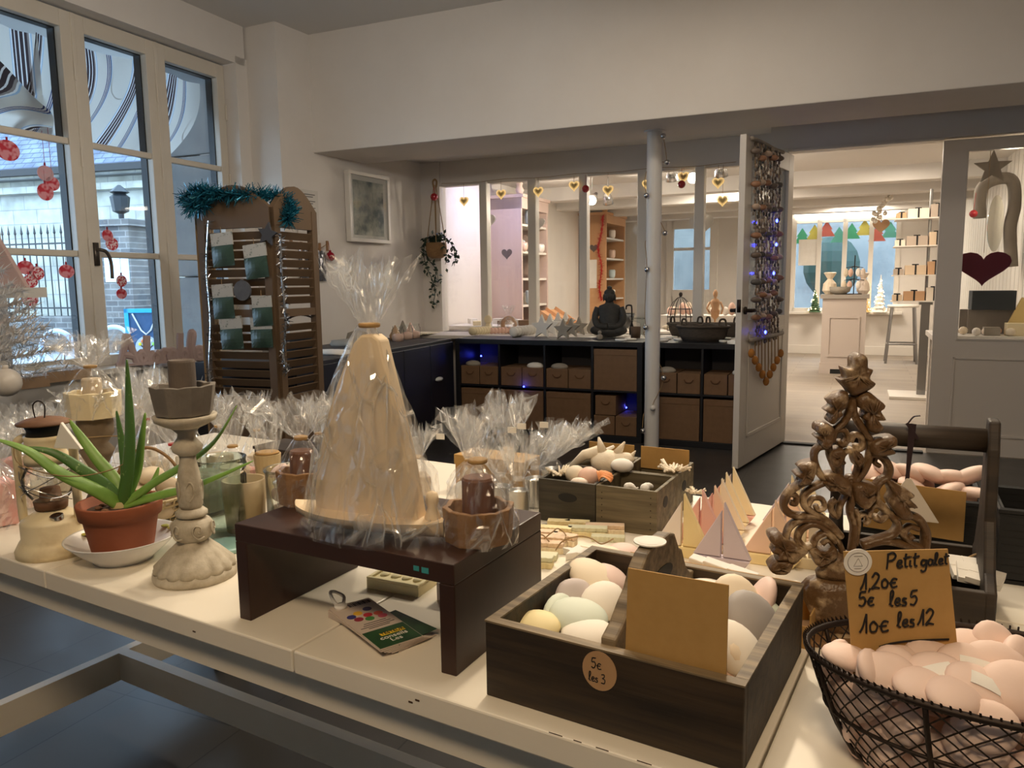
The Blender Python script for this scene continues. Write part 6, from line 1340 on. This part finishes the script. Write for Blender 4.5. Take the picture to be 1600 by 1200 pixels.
# large white conch and stones in the far left crate
q = MB()
for k, (x, y, z, r) in enumerate(((0,0,0,.034),(.02,.0,.004,.026),(.038,0,.010,.017))): q.ell((x,y,z), r*1.1, r*.8, r*.75, n=16, m=10)
q.tube([(-.02,.0,.02),(-.05,.0,.012),(-.085,-.004,-.018)], [.014,.011,.004], 8).tube([(.02,0,.02),(.035,.0,.045)], [.010,.002], 8).tube([(-.012,0,.02),(-.02,.0,.052)], [.012,.002], 8).tube([(.045,0,.01),(.058,0,.028)], [.008,.001], 8)
one('conch_shell', q, m_coral, 'large white pronged conch lying across the far left grey crate', 'shell', gp(950, 722, GH+.012), GY-8, smooth=True)
one('white_pebble', MB().ell((0,0,0),.024,.020,.014), m_wht, 'smooth white pebble on the corner between the far grey crates', 'pebble', gp(972, 727, GH+.014), 30, smooth=True)
one('driftwood_stick', MB().tube([(-.05,0,-.02),(0,0,0),(.05,.0,.03)], [.006,.008,.003], 8), m_wht, 'white driftwood stick sloping over the far left grey crate', 'stick', gp(926, 715, GH+.012), GY+6, smooth=True)
coral(gp(1052, 736, GH+.003), .030, 'flat white coral resting on the rim of the right grey crates', 2, .35)
spiral(gp(981, 762, GH-.018), .014, m_wht, 'small white snail shell in the near right grey crate', 10); spiral(gp(1012, 764, GH-.014), .016, m_wht, 'upright white snail shell at the near right crate front', -60)
coral(gp(1086, 770, .045)+GN*.0, .022, 'branching white coral beside the pastel sailboats', 3, .3)
# ---- pastel sailboats
pas = {'white':(236,226,216),'yellow':(236,216,160),'pink':(232,184,174),'violet':(206,194,204),'peach':(236,204,178),'cream':(240,224,188),'pale':(236,222,200)}
m_pas = {k: mat('boat_'+k, c, None, 3, .75) for k, c in pas.items()}
def sboat(px, py, ls, rs, hc, lab, s=1.0, yaw=0):
    P = on(px, py); B = T('pastel_sailboat', lab, 'sailboat', P, TYAW-4+yaw); h = .092*s; hw = .046*s
    MB().vprism([(-hw,.018*s),(hw,.018*s),(hw*.72,0),(-hw*.72,0)], -.011*s, .011*s).build('hull', m_pas[hc], B, bevel=.001)
    MB().vprism([(-.002*s,.019*s),(-.002*s,.019*s+h*.84),(-hw*1.02,.019*s)], -.006*s, .006*s).build('sail', m_pas[ls], B, bevel=.0012)
    MB().vprism([(.002*s,.019*s),(.002*s,.019*s+h),(hw*1.0,.019*s)], -.006*s, .006*s).build('sail', m_pas[rs], B, bevel=.0012)
for a in ((1142,815,'violet','cream','pink','rearmost sailboat of the left row, violet and cream sails on a pink hull'),(1131,826,'cream','cream','cream','second rearmost sailboat of the left row, all cream'),(1124,838,'pink','pale','cream','sailboat with a pink left and pale right sail, mid left row'),
          (1113,852,'pink','peach','cream','sailboat with pink and peach sails on a cream hull'),(1094,860,'pink','pink','peach','sailboat with two pink sails'),(1066,868,'white','yellow','yellow','sailboat with white and yellow sails, nearest the grey crates'),
          (1128,886,'violet','violet','violet','violet-grey sailboat standing in the front of the left row'),
          (1206,882,'peach','peach','yellow','peach sailboat on a yellow hull left of the carved tree'),(1226,850,'peach','peach','peach','all peach sailboat behind the yellow-hulled one'),(1232,832,'violet','cream','pink','sailboat with a pink hull just left of the carved tree'),(1250,815,'pale','cream','cream','rearmost sailboat behind the carved tree'),(1260,886,'cream','pale','cream','large cream sailboat behind the carved tree foot')): sboat(*a)
# ---- garland soap bars
m_bars = [mat('bar_%d' % i, c, d_, 20, .75) for i, (c, d_) in enumerate((((236,222,176),(228,212,160)),((222,220,190),(210,208,176)),((240,226,196),(232,216,182)),((232,206,178),(224,196,166))))]
BR = (((812,901),.050,0,8,.0,'yellowish jagged soap bar nearest the riser'),((828,884),.064,0,-2,.012,'long cream soap bar beside the dark crate'),((836,872),.064,1,-3,.012,'greenish soap bar second from the crate corner'),((850,862),.058,2,-4,.012,'pale notched soap bar above the greenish one'),
      ((856,853),.056,2,-3,.012,'pale soap bar fourth from the crate corner'),((846,844),.052,2,-6,.012,'cream soap bar with string loops on top'),((868,838),.05,3,-3,.012,'peachy soap bar in the middle of the heap'),((888,828),.066,3,-6,.012,'peach soap bar close to the grey crates'),
      ((912,822),.072,1,-8,.012,'greenish-white soap bar directly in front of the grey crates'),((918,838),.06,0,-7,.012,'cream soap bar under a loop of twine'),((945,834),.06,2,-9,.012,'pale soap bar at the right of the heap'),((950,845),.05,1,-6,.012,'short soap bar behind the crate corner'),((880,850),.04,2,10,.0,'small pale soap bar lying askew'))
for (px, py), L, c, yw, dz, lab in BR:
    L *= 1.22
    B = T('soap_bar', lab, 'soap', on(px, py)+Vector((0,0,.0)), TYAW-14+yw); q = MB(); n_ = 7
    pts = []
    for i in range(n_*2+1):
        f = i/(n_*2); pts.append((-L/2+L*f, -.008-.0022*(i%2)))
    pts += [(L/2,.010),(-L/2,.010)]
    q.prism(pts, 0, .010).build('bar', m_bars[c], B, bevel=.0008)
    if c != 1: MB().prism([(x, y+.003) for x, y in pts], .0105, .018).build('upper_layer', m_bars[(c+1)%4], B, bevel=.0008)
for i, pts in enumerate((((868,860,.02),(880,845,.035),(905,838,.04),(925,842,.02),(940,850,.02),(958,842,.02)),((850,842,.02),(862,832,.03),(872,826,.03),(884,836,.022),(880,846,.02)),((806,884,.02),(812,892,.022),(818,905,.01),(822,914,.004)),((845,848,.02),(838,838,.03),(848,836,.028),(858,846,.02)))):
    one('twine', MB().tube(spline([at(x, y, TZ+z) for x, y, z in pts], 7), .0012, 5), m_string, ('long loop','small loop','short end','tight curl')[i]+' of twine on the heap of soap bars', 'twine', smooth=True)
one('knotted_string', MB().tube(spline([at(x, y, TZ+z) for x, y, z in ((846,821,.004),(856,820,.004),(872,815,.012),(890,812,.02))], 6), [.003]*6+[.0016]*13, 6), m_blk, 'black knotted cord end on the soap bars before the grey crates', 'cord')
for i, (px, py) in enumerate(((808,846),(812,858))):
    one('wooden_block', MB().box(-.012,-.009,0,.012,.009,.016).box(-.0125,-.002,.0,.0125,.002,.0165), mat('block_wood', (176,124,70), (160,108,58), 12, .7) if i == 0 else bpy.data.materials['block_wood'], ('far','near')[i]+' little brown tied block behind the wrapped cup on the riser', 'block', on(px, py), 20, bevel=.001)
one('star_soap', MB().prism(star(.03,.013), 0, .012), m_wht, 'white star soap at the back left corner of the dark crate', 'soap', on(898, 872)+E2*.01, 10, bevel=.001)
# ---- wrapped tin cans
m_tin = mat('tin', (196,194,188), None, 3, .28, metal=.9)
def can(px, py, r, h, lab, seed, ph_, pr, lean=(0,0), yaw=0):
    prof = [(r*.97,0)]
    for i in range(22): z = .004+h*(i/22)*.97; prof.append((r*(1+(.012 if (.2 < i/22 < .8 and i%2) else 0)), z))
    prof += [(r*1.02,h),(r*.95,h),(r*.94,h-.005),(.001,h-.006)]
    inner = [('can', MB().lathe(prof, 32), m_tin, {'smooth': True})]
    return bagged('wrapped_can', lab, 'can', on(px, py), r*1.16, h*1.0, h+.022, ph_, pr, .010, seed, inner, lean=lean, m2=m_plume, tm=m_plume)
can(811, 812, .020, .062, 'ribbed tin can in cellophane nearest the wrapped cup', 51, .075, .036); can(838, 790, .024, .060, 'ribbed tin can in cellophane against the grey crates, with a wide fan', 52, .085, .060, (.03,0))
can(862, 775, .024, .062, 'tin can in cellophane farthest back, half behind the grey crates', 53, .08, .06, (.05,.0)); can(782, 795, .022, .050, 'dark rimmed tin can in cellophane behind the wrapped cup', 54, .07, .045, (-.01,0))
for i, (px, py) in enumerate(((800,672),(815,666),(850,664),(688,682))):
    one('price_label', MB().box(-.009,-.0005,-.006,.009,.0005,.006), m_wht, ('lower of two small white labels on the cellophane fans','upper of two small white labels on the cellophane fans','small white label at the top of the wide cellophane fan','crumpled white label on the cellophane left of the fans')[i], 'label', atY(px, py, 1.50+.02*i), 15)
bagged('wrapped_gift', 'wrapped white soap in front of the tan box, behind the riser', 'gift', on(715, 800)+E2*.05, .05, .05, .10, .10, .045, .010, 61, [('soap', MB().lathe([(.03,.002),(.034,.03),(.03,.05)], 18), m_wht, {'smooth': True})])
bagged('wrapped_gift', 'tall clear bag standing beside the tan box behind the riser', 'gift', on(765, 782)+E2*.08, .045, .05, .10, .12, .05, .010, 62, [('soap', MB().lathe([(.03,.002),(.03,.05)], 18), m_gift[0], {})])
one('tan_box', MB().box(-.09,-.04,0,.09,.04,.075).box(-.092,-.042,.055,.092,.042,.078), m_card2, 'tan card box behind the riser and the wrapped cups', 'box', on(740, 778)+E2*.10, TYAW, bevel=.002)
# ---- carved tree
TYp = .965; TP0 = on(1306, 1000); CT = T('carved_tree', 'carved whitewashed wooden scroll tree ornament behind the price card', 'ornament', (TP0.x, TYp, TZ), 8)
TMI = FR((TP0.x, TYp, TZ), 8); TIv = TMI.inverted(); Tn = TMI.to_3x3() @ Vector((0,1,0))
def tp(x, y): p = TIv @ onp(x, y, TP0*0+Vector((TP0.x, TYp, 0)), Tn); return (p.x, p.z)
LV = [[(1320,575),(1328,573),(1329,558),(1340,551),(1351,558),(1352,573),(1360,577),(1355,590),(1364,598),(1355,607),(1340,614),(1328,616),(1320,606),(1308,592),(1318,590),(1314,573)],
 [(1321,611),(1305,613),(1291,623),(1296,632),(1287,640),(1296,646),(1291,655),(1298,661),(1304,652),(1313,648),(1312,640),(1320,632)],
 [(1334,618),(1350,609),(1366,620),(1379,632),(1372,640),(1380,654),(1367,656),(1376,668),(1366,674),(1353,670),(1350,656),(1344,651),(1348,640),(1337,634)],
 [(1300,668),(1288,659),(1274,661),(1272,672),(1280,675),(1271,681),(1281,688),(1280,694),(1290,698),(1298,690)],
 [(1357,690),(1372,682),(1394,680),(1397,690),(1388,696),(1395,705),(1384,709),(1370,710),(1357,706)],
 [(1273,720),(1255,721),(1245,728),(1250,733),(1239,739),(1250,747),(1244,755),(1262,752),(1270,742)],
 [(1380,748),(1393,751),(1409,760),(1424,770),(1417,776),(1429,789),(1414,791),(1421,806),(1404,808),(1393,795),(1385,780),(1390,768)],
 [(1326,753),(1316,742),(1304,737),(1286,740),(1288,748),(1283,752),(1291,758),(1293,764),(1312,765),(1326,772)],
 [(1329,753),(1345,751),(1367,757),(1362,766),(1366,775),(1361,782),(1350,792),(1338,786),(1330,772)],
 [(1200,831),(1214,828),(1222,836),(1236,842),(1246,848),(1260,857),(1250,867),(1238,878),(1226,873),(1211,872),(1213,863),(1204,859),(1208,848),(1201,842)],
 [(1199,882),(1207,873),(1214,871),(1236,873),(1234,884),(1226,892),(1213,893),(1204,890)],
 [(1262,857),(1272,852),(1284,858),(1300,850),(1306,862),(1296,872),(1282,880),(1272,878),(1266,868)],
 [(1293,706),(1310,698),(1318,706),(1312,720),(1300,728)], [(1328,700),(1342,706),(1346,718),(1334,726)]]
for pts in LV:
    pp = [tp(x, y) for x, y in pts]; cx_ = sum(p[0] for p in pp)/len(pp); cz_ = sum(p[1] for p in pp)/len(pp)
    q = MB(); oc = [p for p in spline([Vector((x, 0, z)) for x, z in pp], 3, True)]; n_ = len(oc); c_ = Vector((cx_, 0, cz_))
    dm = [(p-c_).length for p in oc]; am = sum(dm)/n_; R_ = []
    for f_, y_ in ((1, .012), (1, -.011), (.86, -.0165), (.60, -.0175), (.30, -.0150)):
        R_.append([(c_.x+(p.x-c_.x)*f_, y_+(.0045*(1-min(1.3, dm[i]/am)) if -.02 < y_ < -.012 else 0), c_.z+(p.z-c_.z)*f_) for i, p in enumerate(oc)])
    q._add(sum(R_, [])+[(cx_,-.0155,cz_),(cx_,.012,cz_)], [(k*n_+i, k*n_+(i+1)%n_, (k+1)*n_+(i+1)%n_, (k+1)*n_+i) for k in range(4) for i in range(n_)]+[(4*n_+i, 4*n_+(i+1)%n_, 5*n_) for i in range(n_)]+[((i+1)%n_, i, 5*n_+1) for i in range(n_)])
    far_ = sorted(range(n_), key=lambda i: -dm[i])[:n_//2:3]
    for i in far_: q.tube([(cx_,-.0165,cz_), (cx_+(oc[i].x-cx_)*.5,-.0182,cz_+(oc[i].z-cz_)*.5), (cx_+(oc[i].x-cx_)*.85,-.0165,cz_+(oc[i].z-cz_)*.85)], .0011, 5)
    q.build('carved_leaf', m_tree, CT, smooth=True)
SW = [([(1334,616),(1327,642),(1317,660),(1301,674),(1294,690),(1298,715),(1309,740),(1320,756)],6),([(1332,618),(1334,645),(1346,668),(1359,688),(1358,712),(1349,735),(1334,754)],6),([(1300,690),(1305,674),(1318,672),(1324,684),(1316,695),(1309,688)],5),([(1328,690),(1334,679),(1345,683),(1347,697),(1339,702),(1336,694)],5),
 ([(1312,738),(1310,722),(1318,708),(1326,704),(1336,712),(1340,728),(1334,748)],5),([(1318,724),(1313,715),(1320,708)],4),([(1297,698),(1280,698),(1272,708),(1274,726),(1284,744),(1304,757),(1322,770)],6),([(1264,750),(1246,758),(1229,772),(1224,788),(1232,801),(1252,806),(1276,806),(1296,818),(1312,838)],6.5),([(1226,786),(1233,772),(1244,776),(1242,786),(1235,785)],5),
 ([(1290,752),(1268,762),(1256,774),(1256,788),(1268,800),(1284,808)],6),([(1262,790),(1270,778),(1284,780),(1288,792),(1278,796),(1274,789)],4.5),([(1314,838),(1296,822),(1272,812),(1250,812),(1234,822),(1228,838),(1230,850)],6),([(1304,846),(1286,824),(1268,818),(1252,826),(1246,842),(1256,854),(1268,852)],6),([(1316,862),(1306,842),(1292,832),(1276,838),(1270,852)],5.5),([(1284,850),(1292,844),(1300,850),(1296,860)],4),
 ([(1327,748),(1330,775),(1328,800),(1334,825),(1330,862)],6),([(1322,770),(1312,790),(1308,806),(1300,800),(1298,788),(1306,780)],5),([(1336,795),(1340,815),(1336,850)],5),([(1338,808),(1350,802),(1356,812),(1350,818)],4.5),([(1356,806),(1362,790),(1378,790),(1384,802),(1374,812),(1366,806)],5.5),
 ([(1362,708),(1378,714),(1388,728),(1386,744),(1374,752),(1367,764),(1370,782),(1382,796),(1396,808),(1402,820),(1394,834),(1372,842),(1346,850)],6.5),([(1374,728),(1366,722),(1368,714)],4),([(1398,806),(1418,804),(1436,812),(1446,832),(1444,856)],7),([(1434,826),(1420,822),(1412,832),(1418,840),(1426,836)],5),([(1346,852),(1378,844),(1412,850),(1440,862)],7),([(1400,822),(1420,846),(1440,856)],6),([(1320,755),(1328,745),(1336,754)],6)]
for pts, r in SW:
    k_ = TYp/1202; P_ = spline([Vector((tp(x, y)[0], 0, tp(x, y)[1])) for x, y in pts], 6)
    MB().tube(P_, r*k_, 8, flat=2.1, up=(0,1,0)).build('scroll', m_tree, CT, smooth=True)
# vase of the tree
def vz(y): return tp(1308, y)[1]
q = MB().lathe([(.020,vz(862)),(.027,vz(878)),(.024,vz(886)),(.028,vz(893)),(.026,vz(903))][::-1], 24, TR(tp(1308,900)[0],0,0) @ Matrix.Diagonal((1,.55,1,1)))
q.build('vase_neck', m_tree, CT, smooth=True)
MB().lathe([(.024,vz(985)),(.030,vz(975)),(.048,vz(930)),(.050,vz(918)),(.042,vz(906)),(.03,vz(902))], 72, TR(tp(1312,940)[0],0,0) @ Matrix.Diagonal((1,.5,1,1)), lambda a, z, r, j: r*(1+.035*abs(sin(a*9)))).build('vase_bowl', m_tree, CT, smooth=True)
MB().lathe([(.038,vz(1006)),(.046,vz(1000)),(.044,vz(990)),(.03,vz(984))], 32, TR(tp(1312,940)[0],0,0) @ Matrix.Diagonal((1,.5,1,1))).build('vase_foot', m_tree, CT, smooth=True)
x_ = tp(1312,1000)[0]; MB().box(x_-.062,-.034,0,x_+.062,.034,max(.008,vz(1006))).build('base_block', mat('base_wood', (146,112,74), (120,88,56), 8, .6, (.3,3,3)), CT, bevel=.002)
# ---- wire basket of small pebbles
BC = Vector((.452, .668, TZ)); BYW = 24; WB = T('wire_basket', 'oval wire mesh basket heaped with pale pink pebbles at the lower right', 'basket', BC, BYW)
BH = .108; bra, brb = .172, .098
def wall(a, k):  # k 0 bottom .. 1 rim
    f = .66+.34*(k**.55) if k < 1 else 1; return Vector((bra*f*cos(a), brb*f*sin(a), BH*k))
MB().tube([wall(2*pi*i/72, 1) for i in range(72)], .0034, 8, closed=True).build('rim', m_iron, WB, smooth=True)
MB().tube([wall(2*pi*i/60, .5) for i in range(60)], .0022, 6, closed=True).build('mid_ring', m_iron, WB, smooth=True); MB().tube([wall(2*pi*i/60, 0)+Vector((0,0,.003)) for i in range(60)], .0025, 6, closed=True).build('base_ring', m_iron, WB, smooth=True)
for i in range(8): MB().tube([wall(2*pi*i/8+.35, k/8) for k in range(9)], .0024, 6).build('rib', m_iron, WB, smooth=True)
q = MB()
for i in range(44):
    for sg in (1, -1): q.tube([wall(2*pi*i/44+sg*k*.0857+.006*((k*i)%3), k/10) for k in range(11)], .0008, 5)
q.build('wire_mesh', m_iron, WB)
q = MB(); rnd = random.Random(2)
for i in range(150): a = 2*pi*i/150; p = wall(a, 1); q.tube([p+Vector((0,0,-.004)), p*1.02+Vector((0,0,.004)), p*.985+Vector((0,0,.002))], .0009, 4)
q.tube(spline([wall(1.0,1), wall(1.0,1)+Vector((.01,-.01,-.01)), wall(1.05,1)+Vector((.004,-.012,-.018)), wall(1.1,1)+Vector((.012,-.008,-.012))]), .001, 4)
q.build('wire_twists', m_iron, WB)
rnd = random.Random(17); WM_ = FR(BC, BYW); ip = 0
for lv, z in enumerate((.020,.046,.072,.092)):
    k = z/BH; f = .66+.34*k**.55; ra, rb = bra*f-.014, brb*f-.014; n_ = int(16-0*lv)
    ring = 14 if lv < 3 else 9
    for i in range(ring):
        a = 2*pi*(i+.5*(lv%2))/ring
        pebble(WM_ @ Vector((ra*.95*cos(a), rb*.95*sin(a), z)), (70+rnd.uniform(-16,16), rnd.uniform(-60,60), math.degrees(a)-BYW+90+rnd.uniform(-25,25)), 'pale pink pebble pressed against the basket wire', 'pale pink pebbles against the basket wire', None, 1.02)
    for i in range(4 if lv < 3 else 0):
        a = 2*pi*i/4+lv; pebble(WM_ @ Vector((ra*.48*cos(a), rb*.42*sin(a), z)), (rnd.uniform(-30,30), rnd.uniform(-30,30), rnd.uniform(0,180)), 'pale pink pebble inside the heap in the wire basket', 'pale pink pebbles inside the basket heap')
topp = ((1323,1026,(6,8,-8),1.0,'pebble lying on the left rim of the wire basket'),(1372,1057,(52,0,-10),1.15,'round-faced pebble at the left of the basket top'),(1404,1048,(30,40,-60),1.05,'pebble slanting down left of the two stickered ones'),(1418,1034,(20,10,-20),.95,'small pebble just below the price card'),
 (1462,1029,(18,14,-8),1.2,'long pebble in front of the price card edge'),(1462,1058,(30,-8,6),1.3,'broad pebble with a white price sticker, left of the stickered three'),(1516,1046,(40,10,-16),1.3,'broad pebble with a white price sticker at the top of the heap'),(1530,1076,(24,22,-22),1.25,'broad pebble with a white price sticker nearest the basket front'),
 (1557,1045,(48,10,-12),1.35,'large pebble right of the stickered ones'),(1556,1013,(30,58,-52),1.15,'upright pebble leaning at the back of the basket'),(1515,1012,(30,0,-10),1.1,'pebble behind the price card right edge'),(1592,1032,(70,0,40),1.2,'pebble standing at the right photo edge'),(1590,1078,(40,0,0),1.4,'large pebble cut by the right photo edge'),(1340,1048,(60,20,40),1.05,'pebble standing under the left basket rim'),(1440,1072,(20,0,10),1.1,'pebble low between the round one and the stickered ones'),(1490,1088,(20,0,20),1.1,'pebble under the front stickered one'))
pebs = {}
def inb(P, m_):
    q_ = WM_.inverted() @ P; f = sqrt((q_.x/(bra-m_))**2+(q_.y/(brb-m_))**2)
    if f > 1: q_.x /= f; q_.y /= f
    return WM_ @ q_
for px, py, e, s_, lab in topp: pebs[(px, py)] = pebble(inb(at(px, py, TZ+BH+.002), .026), e, 'pale pink '+lab, None, None, s_*.9)
for k_ in ((1462,1058),(1516,1046),(1530,1076)):
    o = pebs[k_]; MB().grid(lambda a, b: Vector((-.011+.022*a, -.007+.012*b, .0107*sqrt(max(0,1-((-.011+.022*a)/.0262)**2-((-.007+.012*b)/.0215)**2))+.0006)), 6, 5).build('price_sticker', m_wht, o, solid=.0004)
# ---- kraft price card with handwriting
PB = at(1418, 1030, TZ+BH-.004); Kd = T('price_card', 'kraft price card handwritten Petit galet 1,20 euro, stuck in the pebble basket', 'card', PB, 3)
kn = Vector((sin(radians(3)), cos(radians(3)), 0))
KI = FR(PB, 3).inverted()
def kp(x, y): p = KI @ onp(x, y, PB, kn); return p.x, p.z
pts = [kp(1336,1033),(kp(1502,1020)),kp(1481,858),kp(1318,862)]
MB().vprism([(pts[0][0],pts[0][1]-.02),(pts[1][0],pts[1][1]-.02),pts[2],pts[3]], 0, .0014).build('card', m_card2, Kd)
sz = abs(kp(1400,900)[1]-kp(1400,932)[1])
rot = math.degrees(atan2(kp(1480,879)[1]-kp(1385,886)[1], kp(1480,879)[0]-kp(1385,886)[0]))
def hw(s_, x, y, size, r=None):
    a, b = kp(x, y); hand(s_, 0, 0, size, Kd, TR(a,0,b) @ RY(-(rot if r is None else r)), m_ink, .00105, .06)
hw('Petit', 1385, 888, sz*.74); hw('galet', 1438, 884, sz*.60)
hw('1,20\u20ac', 1345, 921, sz*.78); hw('5\u20ac', 1341, 947, sz*.72); hw('les', 1389, 947, sz*.78); hw('5', 1421, 945, sz*.72); hw('10\u20ac', 1344, 989, sz*.95); hw('les', 1401, 980, sz*.78); hw('12', 1434, 977, sz*.80)
q = MB().tube(spline([Vector((kp(x,y)[0], -.0012, kp(x,y)[1])) for x, y in ((1373,1010),(1395,1004),(1430,1000),(1482,998))]), .0011, 6, flat=.4, up=(0,1,0)); q.build('handwriting', m_ink, Kd)
a, b = kp(1340, 878); r_ = abs(kp(1362,878)[0]-kp(1318,878)[0])/2
S_ = MB().vprism([(a+r_*cos(2*pi*i/36), b+r_*sin(2*pi*i/36)) for i in range(36)], -.0010, -.0002).build('round_sticker', m_wht, Kd)
q = MB().tube([(a+r_*.72*cos(2*pi*i/36), -.0012, b+r_*.72*sin(2*pi*i/36)) for i in range(36)], .0003, 4, closed=True).tube([(a-r_*.3,-.0012,b-r_*.3),(a+r_*.32,-.0012,b-r_*.28),(a+.0*r_,-.0012,b+r_*.3)], .0003, 4, closed=True).tube([(a-r_*.3,-.0012,b+r_*.45),(a+r_*.3,-.0012,b+r_*.47)], .0003, 4).tube([(a-r_*.25,-.0012,b-r_*.48),(a+r_*.25,-.0012,b-r_*.46)], .0003, 4)
q.build('sticker_print', mat('print_grey', (150,140,130), None, 3, .7), Kd)
# ---- dark trug with a bar handle
RB = on(1553, 1012); tro = math.radians(TYAW-4); te = Vector((cos(tro), -sin(tro), 0)); tn = Vector((sin(tro), cos(tro), 0)); TL = .205; TDp = .20
TG0 = RB - te*TL; TG = T('wooden_trug', 'dark wooden trug with tall curved ends and a round bar handle', 'trug', TG0, TYAW-4)
m_trug = woodm('trug_dark', (58,46,34), (36,28,20), 7); th = at(1560, 928, 0); hs = atY(1556, 930, RB.y).z-TZ
hb = atY(1590, 668, (RB+tn*TDp*.5).y).z-TZ
MB().box(.012,0,0,TL-.012,.011,hs).build('front_board', m_trug, TG, bevel=.0015); MB().box(.012,TDp-.011,0,TL-.012,TDp,hs).build('back_board', m_trug, TG, bevel=.0015); MB().box(.012,.011,0,TL-.012,TDp-.011,.008).build('bottom_board', m_trug, TG)
MB().box(.012,TDp*.52,.008,TL-.012,TDp*.52+.009,hs*.9).build('partition', m_trug, TG)
ep = [(0,0),(TDp,0),(TDp,hs*1.0),(TDp*.86,hs*1.25),(TDp*.70,hb*.55),(TDp*.64,hb*.9),(TDp*.58,hb*1.04),(TDp*.42,hb*1.04),(TDp*.36,hb*.9),(TDp*.30,hb*.55),(TDp*.14,hs*1.25),(0,hs*1.0)]
for x in (0, TL-.014): MB().vprism(ep, -.014, 0, TR(x,0,0) @ RZ(90)).build('end_board', m_trug, TG, bevel=.003)
MB().tube([(.005,TDp*.5,hb*.93),(TL-.005,TDp*.5,hb*.93)], .0165, 16).build('bar_handle', m_trug, TG, smooth=True)
TGM = FR(TG0, TYAW-4)
# white tag on a ribbon hanging from the bar
HB = TGM @ Vector((TL*.0, TDp*.5-.019, hb*.93)); RBn = T('hanging_tag', 'white triangular tag on a dark ribbon tied round the trug bar', 'tag', onp(1424, 675, TGM @ Vector((0,TDp*.5-.018,0)), tn), TYAW-4)
MB().box(-.004,-.001,-.075,.001,.0,.012).box(.0,-.0015,-.075,.005,-.0005,.012,RY(4)).build('ribbon', mat('ribbon_plum', (44,28,34), None, 3, .5), RBn)
MB().tube(spline([(-.004,0,.013),(.002,-.002,.022),(.010,-.003,.024)]), .0012, 5).box(.0,-.003,-.012,.004,-.002,.014,RY(-35)).build('bow', bpy.data.materials['ribbon_plum'], RBn)
MB().vprism([(-.003,-.066),(.003,-.066),(.040,-.125),(-.040,-.125)], -.004, .0).build('triangle', mat('tag_white', (214,204,190), None, 3, .7), RBn, bevel=.0008)
# white tile soaps in the trug
for i, (px, py, yw, r) in enumerate(((1508,888,10,24),(1522,897,24,14),(1540,902,40,8))):
    o = one('tile_soap', MB().box(-.021,-.021,-.004,.021,.021,.004).box(-.021,-.0006,.004,.021,.0006,.0046).box(-.0006,-.021,.004,.0006,.021,.0046), m_wht, ('rear scored white soap tile in the dark trug','front scored white soap tile in the dark trug','plain white soap tile at the trug corner')[i], 'soap', at(px, py, TZ+hs-.006), yw, bevel=.0008); o.rotation_euler = Euler((radians(r), radians(6), radians(-yw)))
one('twine', MB().tube(spline([at(x, y, TZ+z) for x, y, z in ((1512,872,hs),(1530,866,hs+.01),(1545,880,hs+.004),(1548,900,hs))], 7), .0016, 5), m_string, 'twine loop lying over the soap tiles in the dark trug', 'twine', smooth=True)
# black baskets of pebbles behind the trug
def bbasket(P, w_, d_, h_, lab):
    B = T('black_basket', lab, 'basket', P, TYAW-4); q = MB()
    q.box(0,0,0,w_,d_,.006)
    for z in [.008+.011*i for i in range(int(h_/.011))]: q.box(0,0,z,w_,.006,z+.0107).box(0,d_-.006,z,w_,d_,z+.0107).box(0,.006,z,.006,d_-.006,z+.0107).box(w_-.006,.006,z,w_,d_-.006,z+.0107)
    for f in (0,.25,.5,.75,1): q.box(f*(w_-.004),-.001,0,f*(w_-.004)+.004,.0,h_)
    q.build('wickerwork', m_blk, B); MB().tube([(0,0,h_),(w_,0,h_),(w_,d_,h_),(0,d_,h_)], .005, 6, closed=True).build('rim', m_blk, B)
    return FR(P, TYAW-4)
Q0 = RB - te*.185 + tn*.27; hb1 = .115
M1b = bbasket(Q0, .19, .15, hb1, 'black woven basket of pink pebbles behind the trug, with an upside-down card'); M2b = bbasket(Q0+te*.21-tn*.02, .20, .15, hb1, 'nearly empty black woven basket at the right, behind the trug')
rnd = random.Random(44)
for i in range(22):
    lv = i//8; pebble(M1b @ Vector((.03+.045*(i%4)+.01*lv, .04+.05*((i//4)%2)+.01*lv, .045+.035*lv)), (rnd.uniform(-40,40), rnd.uniform(-40,40), rnd.uniform(0,180)), 'pink pebble heaped in the black basket behind the trug', 'pink pebbles in the black basket', None, 1.25)
for i in range(6): pebble(M1b @ Vector((.025+.03*i, .09, .134+.006*(i%2))), (20, 15*(i%3), 30*i), 'pink pebble showing along the top edge of the upside-down card', 'pink pebbles above the upside-down card', None, 1.25)
Kb = T('price_card', 'kraft card turned upside down on the black pebble basket', 'card', M1b @ Vector((.02,-.006,.06)), TYAW-4)
MB().vprism([(0,0),(.145,-.006),(.145,.075),(0,.082)], 0, .0015).build('card', m_card2, Kb)
hand('5\u20ac', 0, 0, .018, Kb, TR(.135,0,.030) @ RY(180), m_ink, .0011, y=.0016-.0028+.0024); hand('10\u20ac', 0, 0, .018, Kb, TR(.138,0,.012) @ RY(180), m_ink, .0011, y=.0012)
one('twine', MB().tube(spline([M2b @ Vector(p) for p in ((.02,.02,.10),(.02,.03,.07),(.04,.04,.02),(.08,.05,.02),(.12,.05,.03))], 6), .002, 5), m_string, 'twine hanging down inside the nearly empty black basket', 'twine', smooth=True)
coral(M2b @ Vector((.09,.06,.05)), .03, 'white coral lying in the nearly empty black basket', 7, .3)
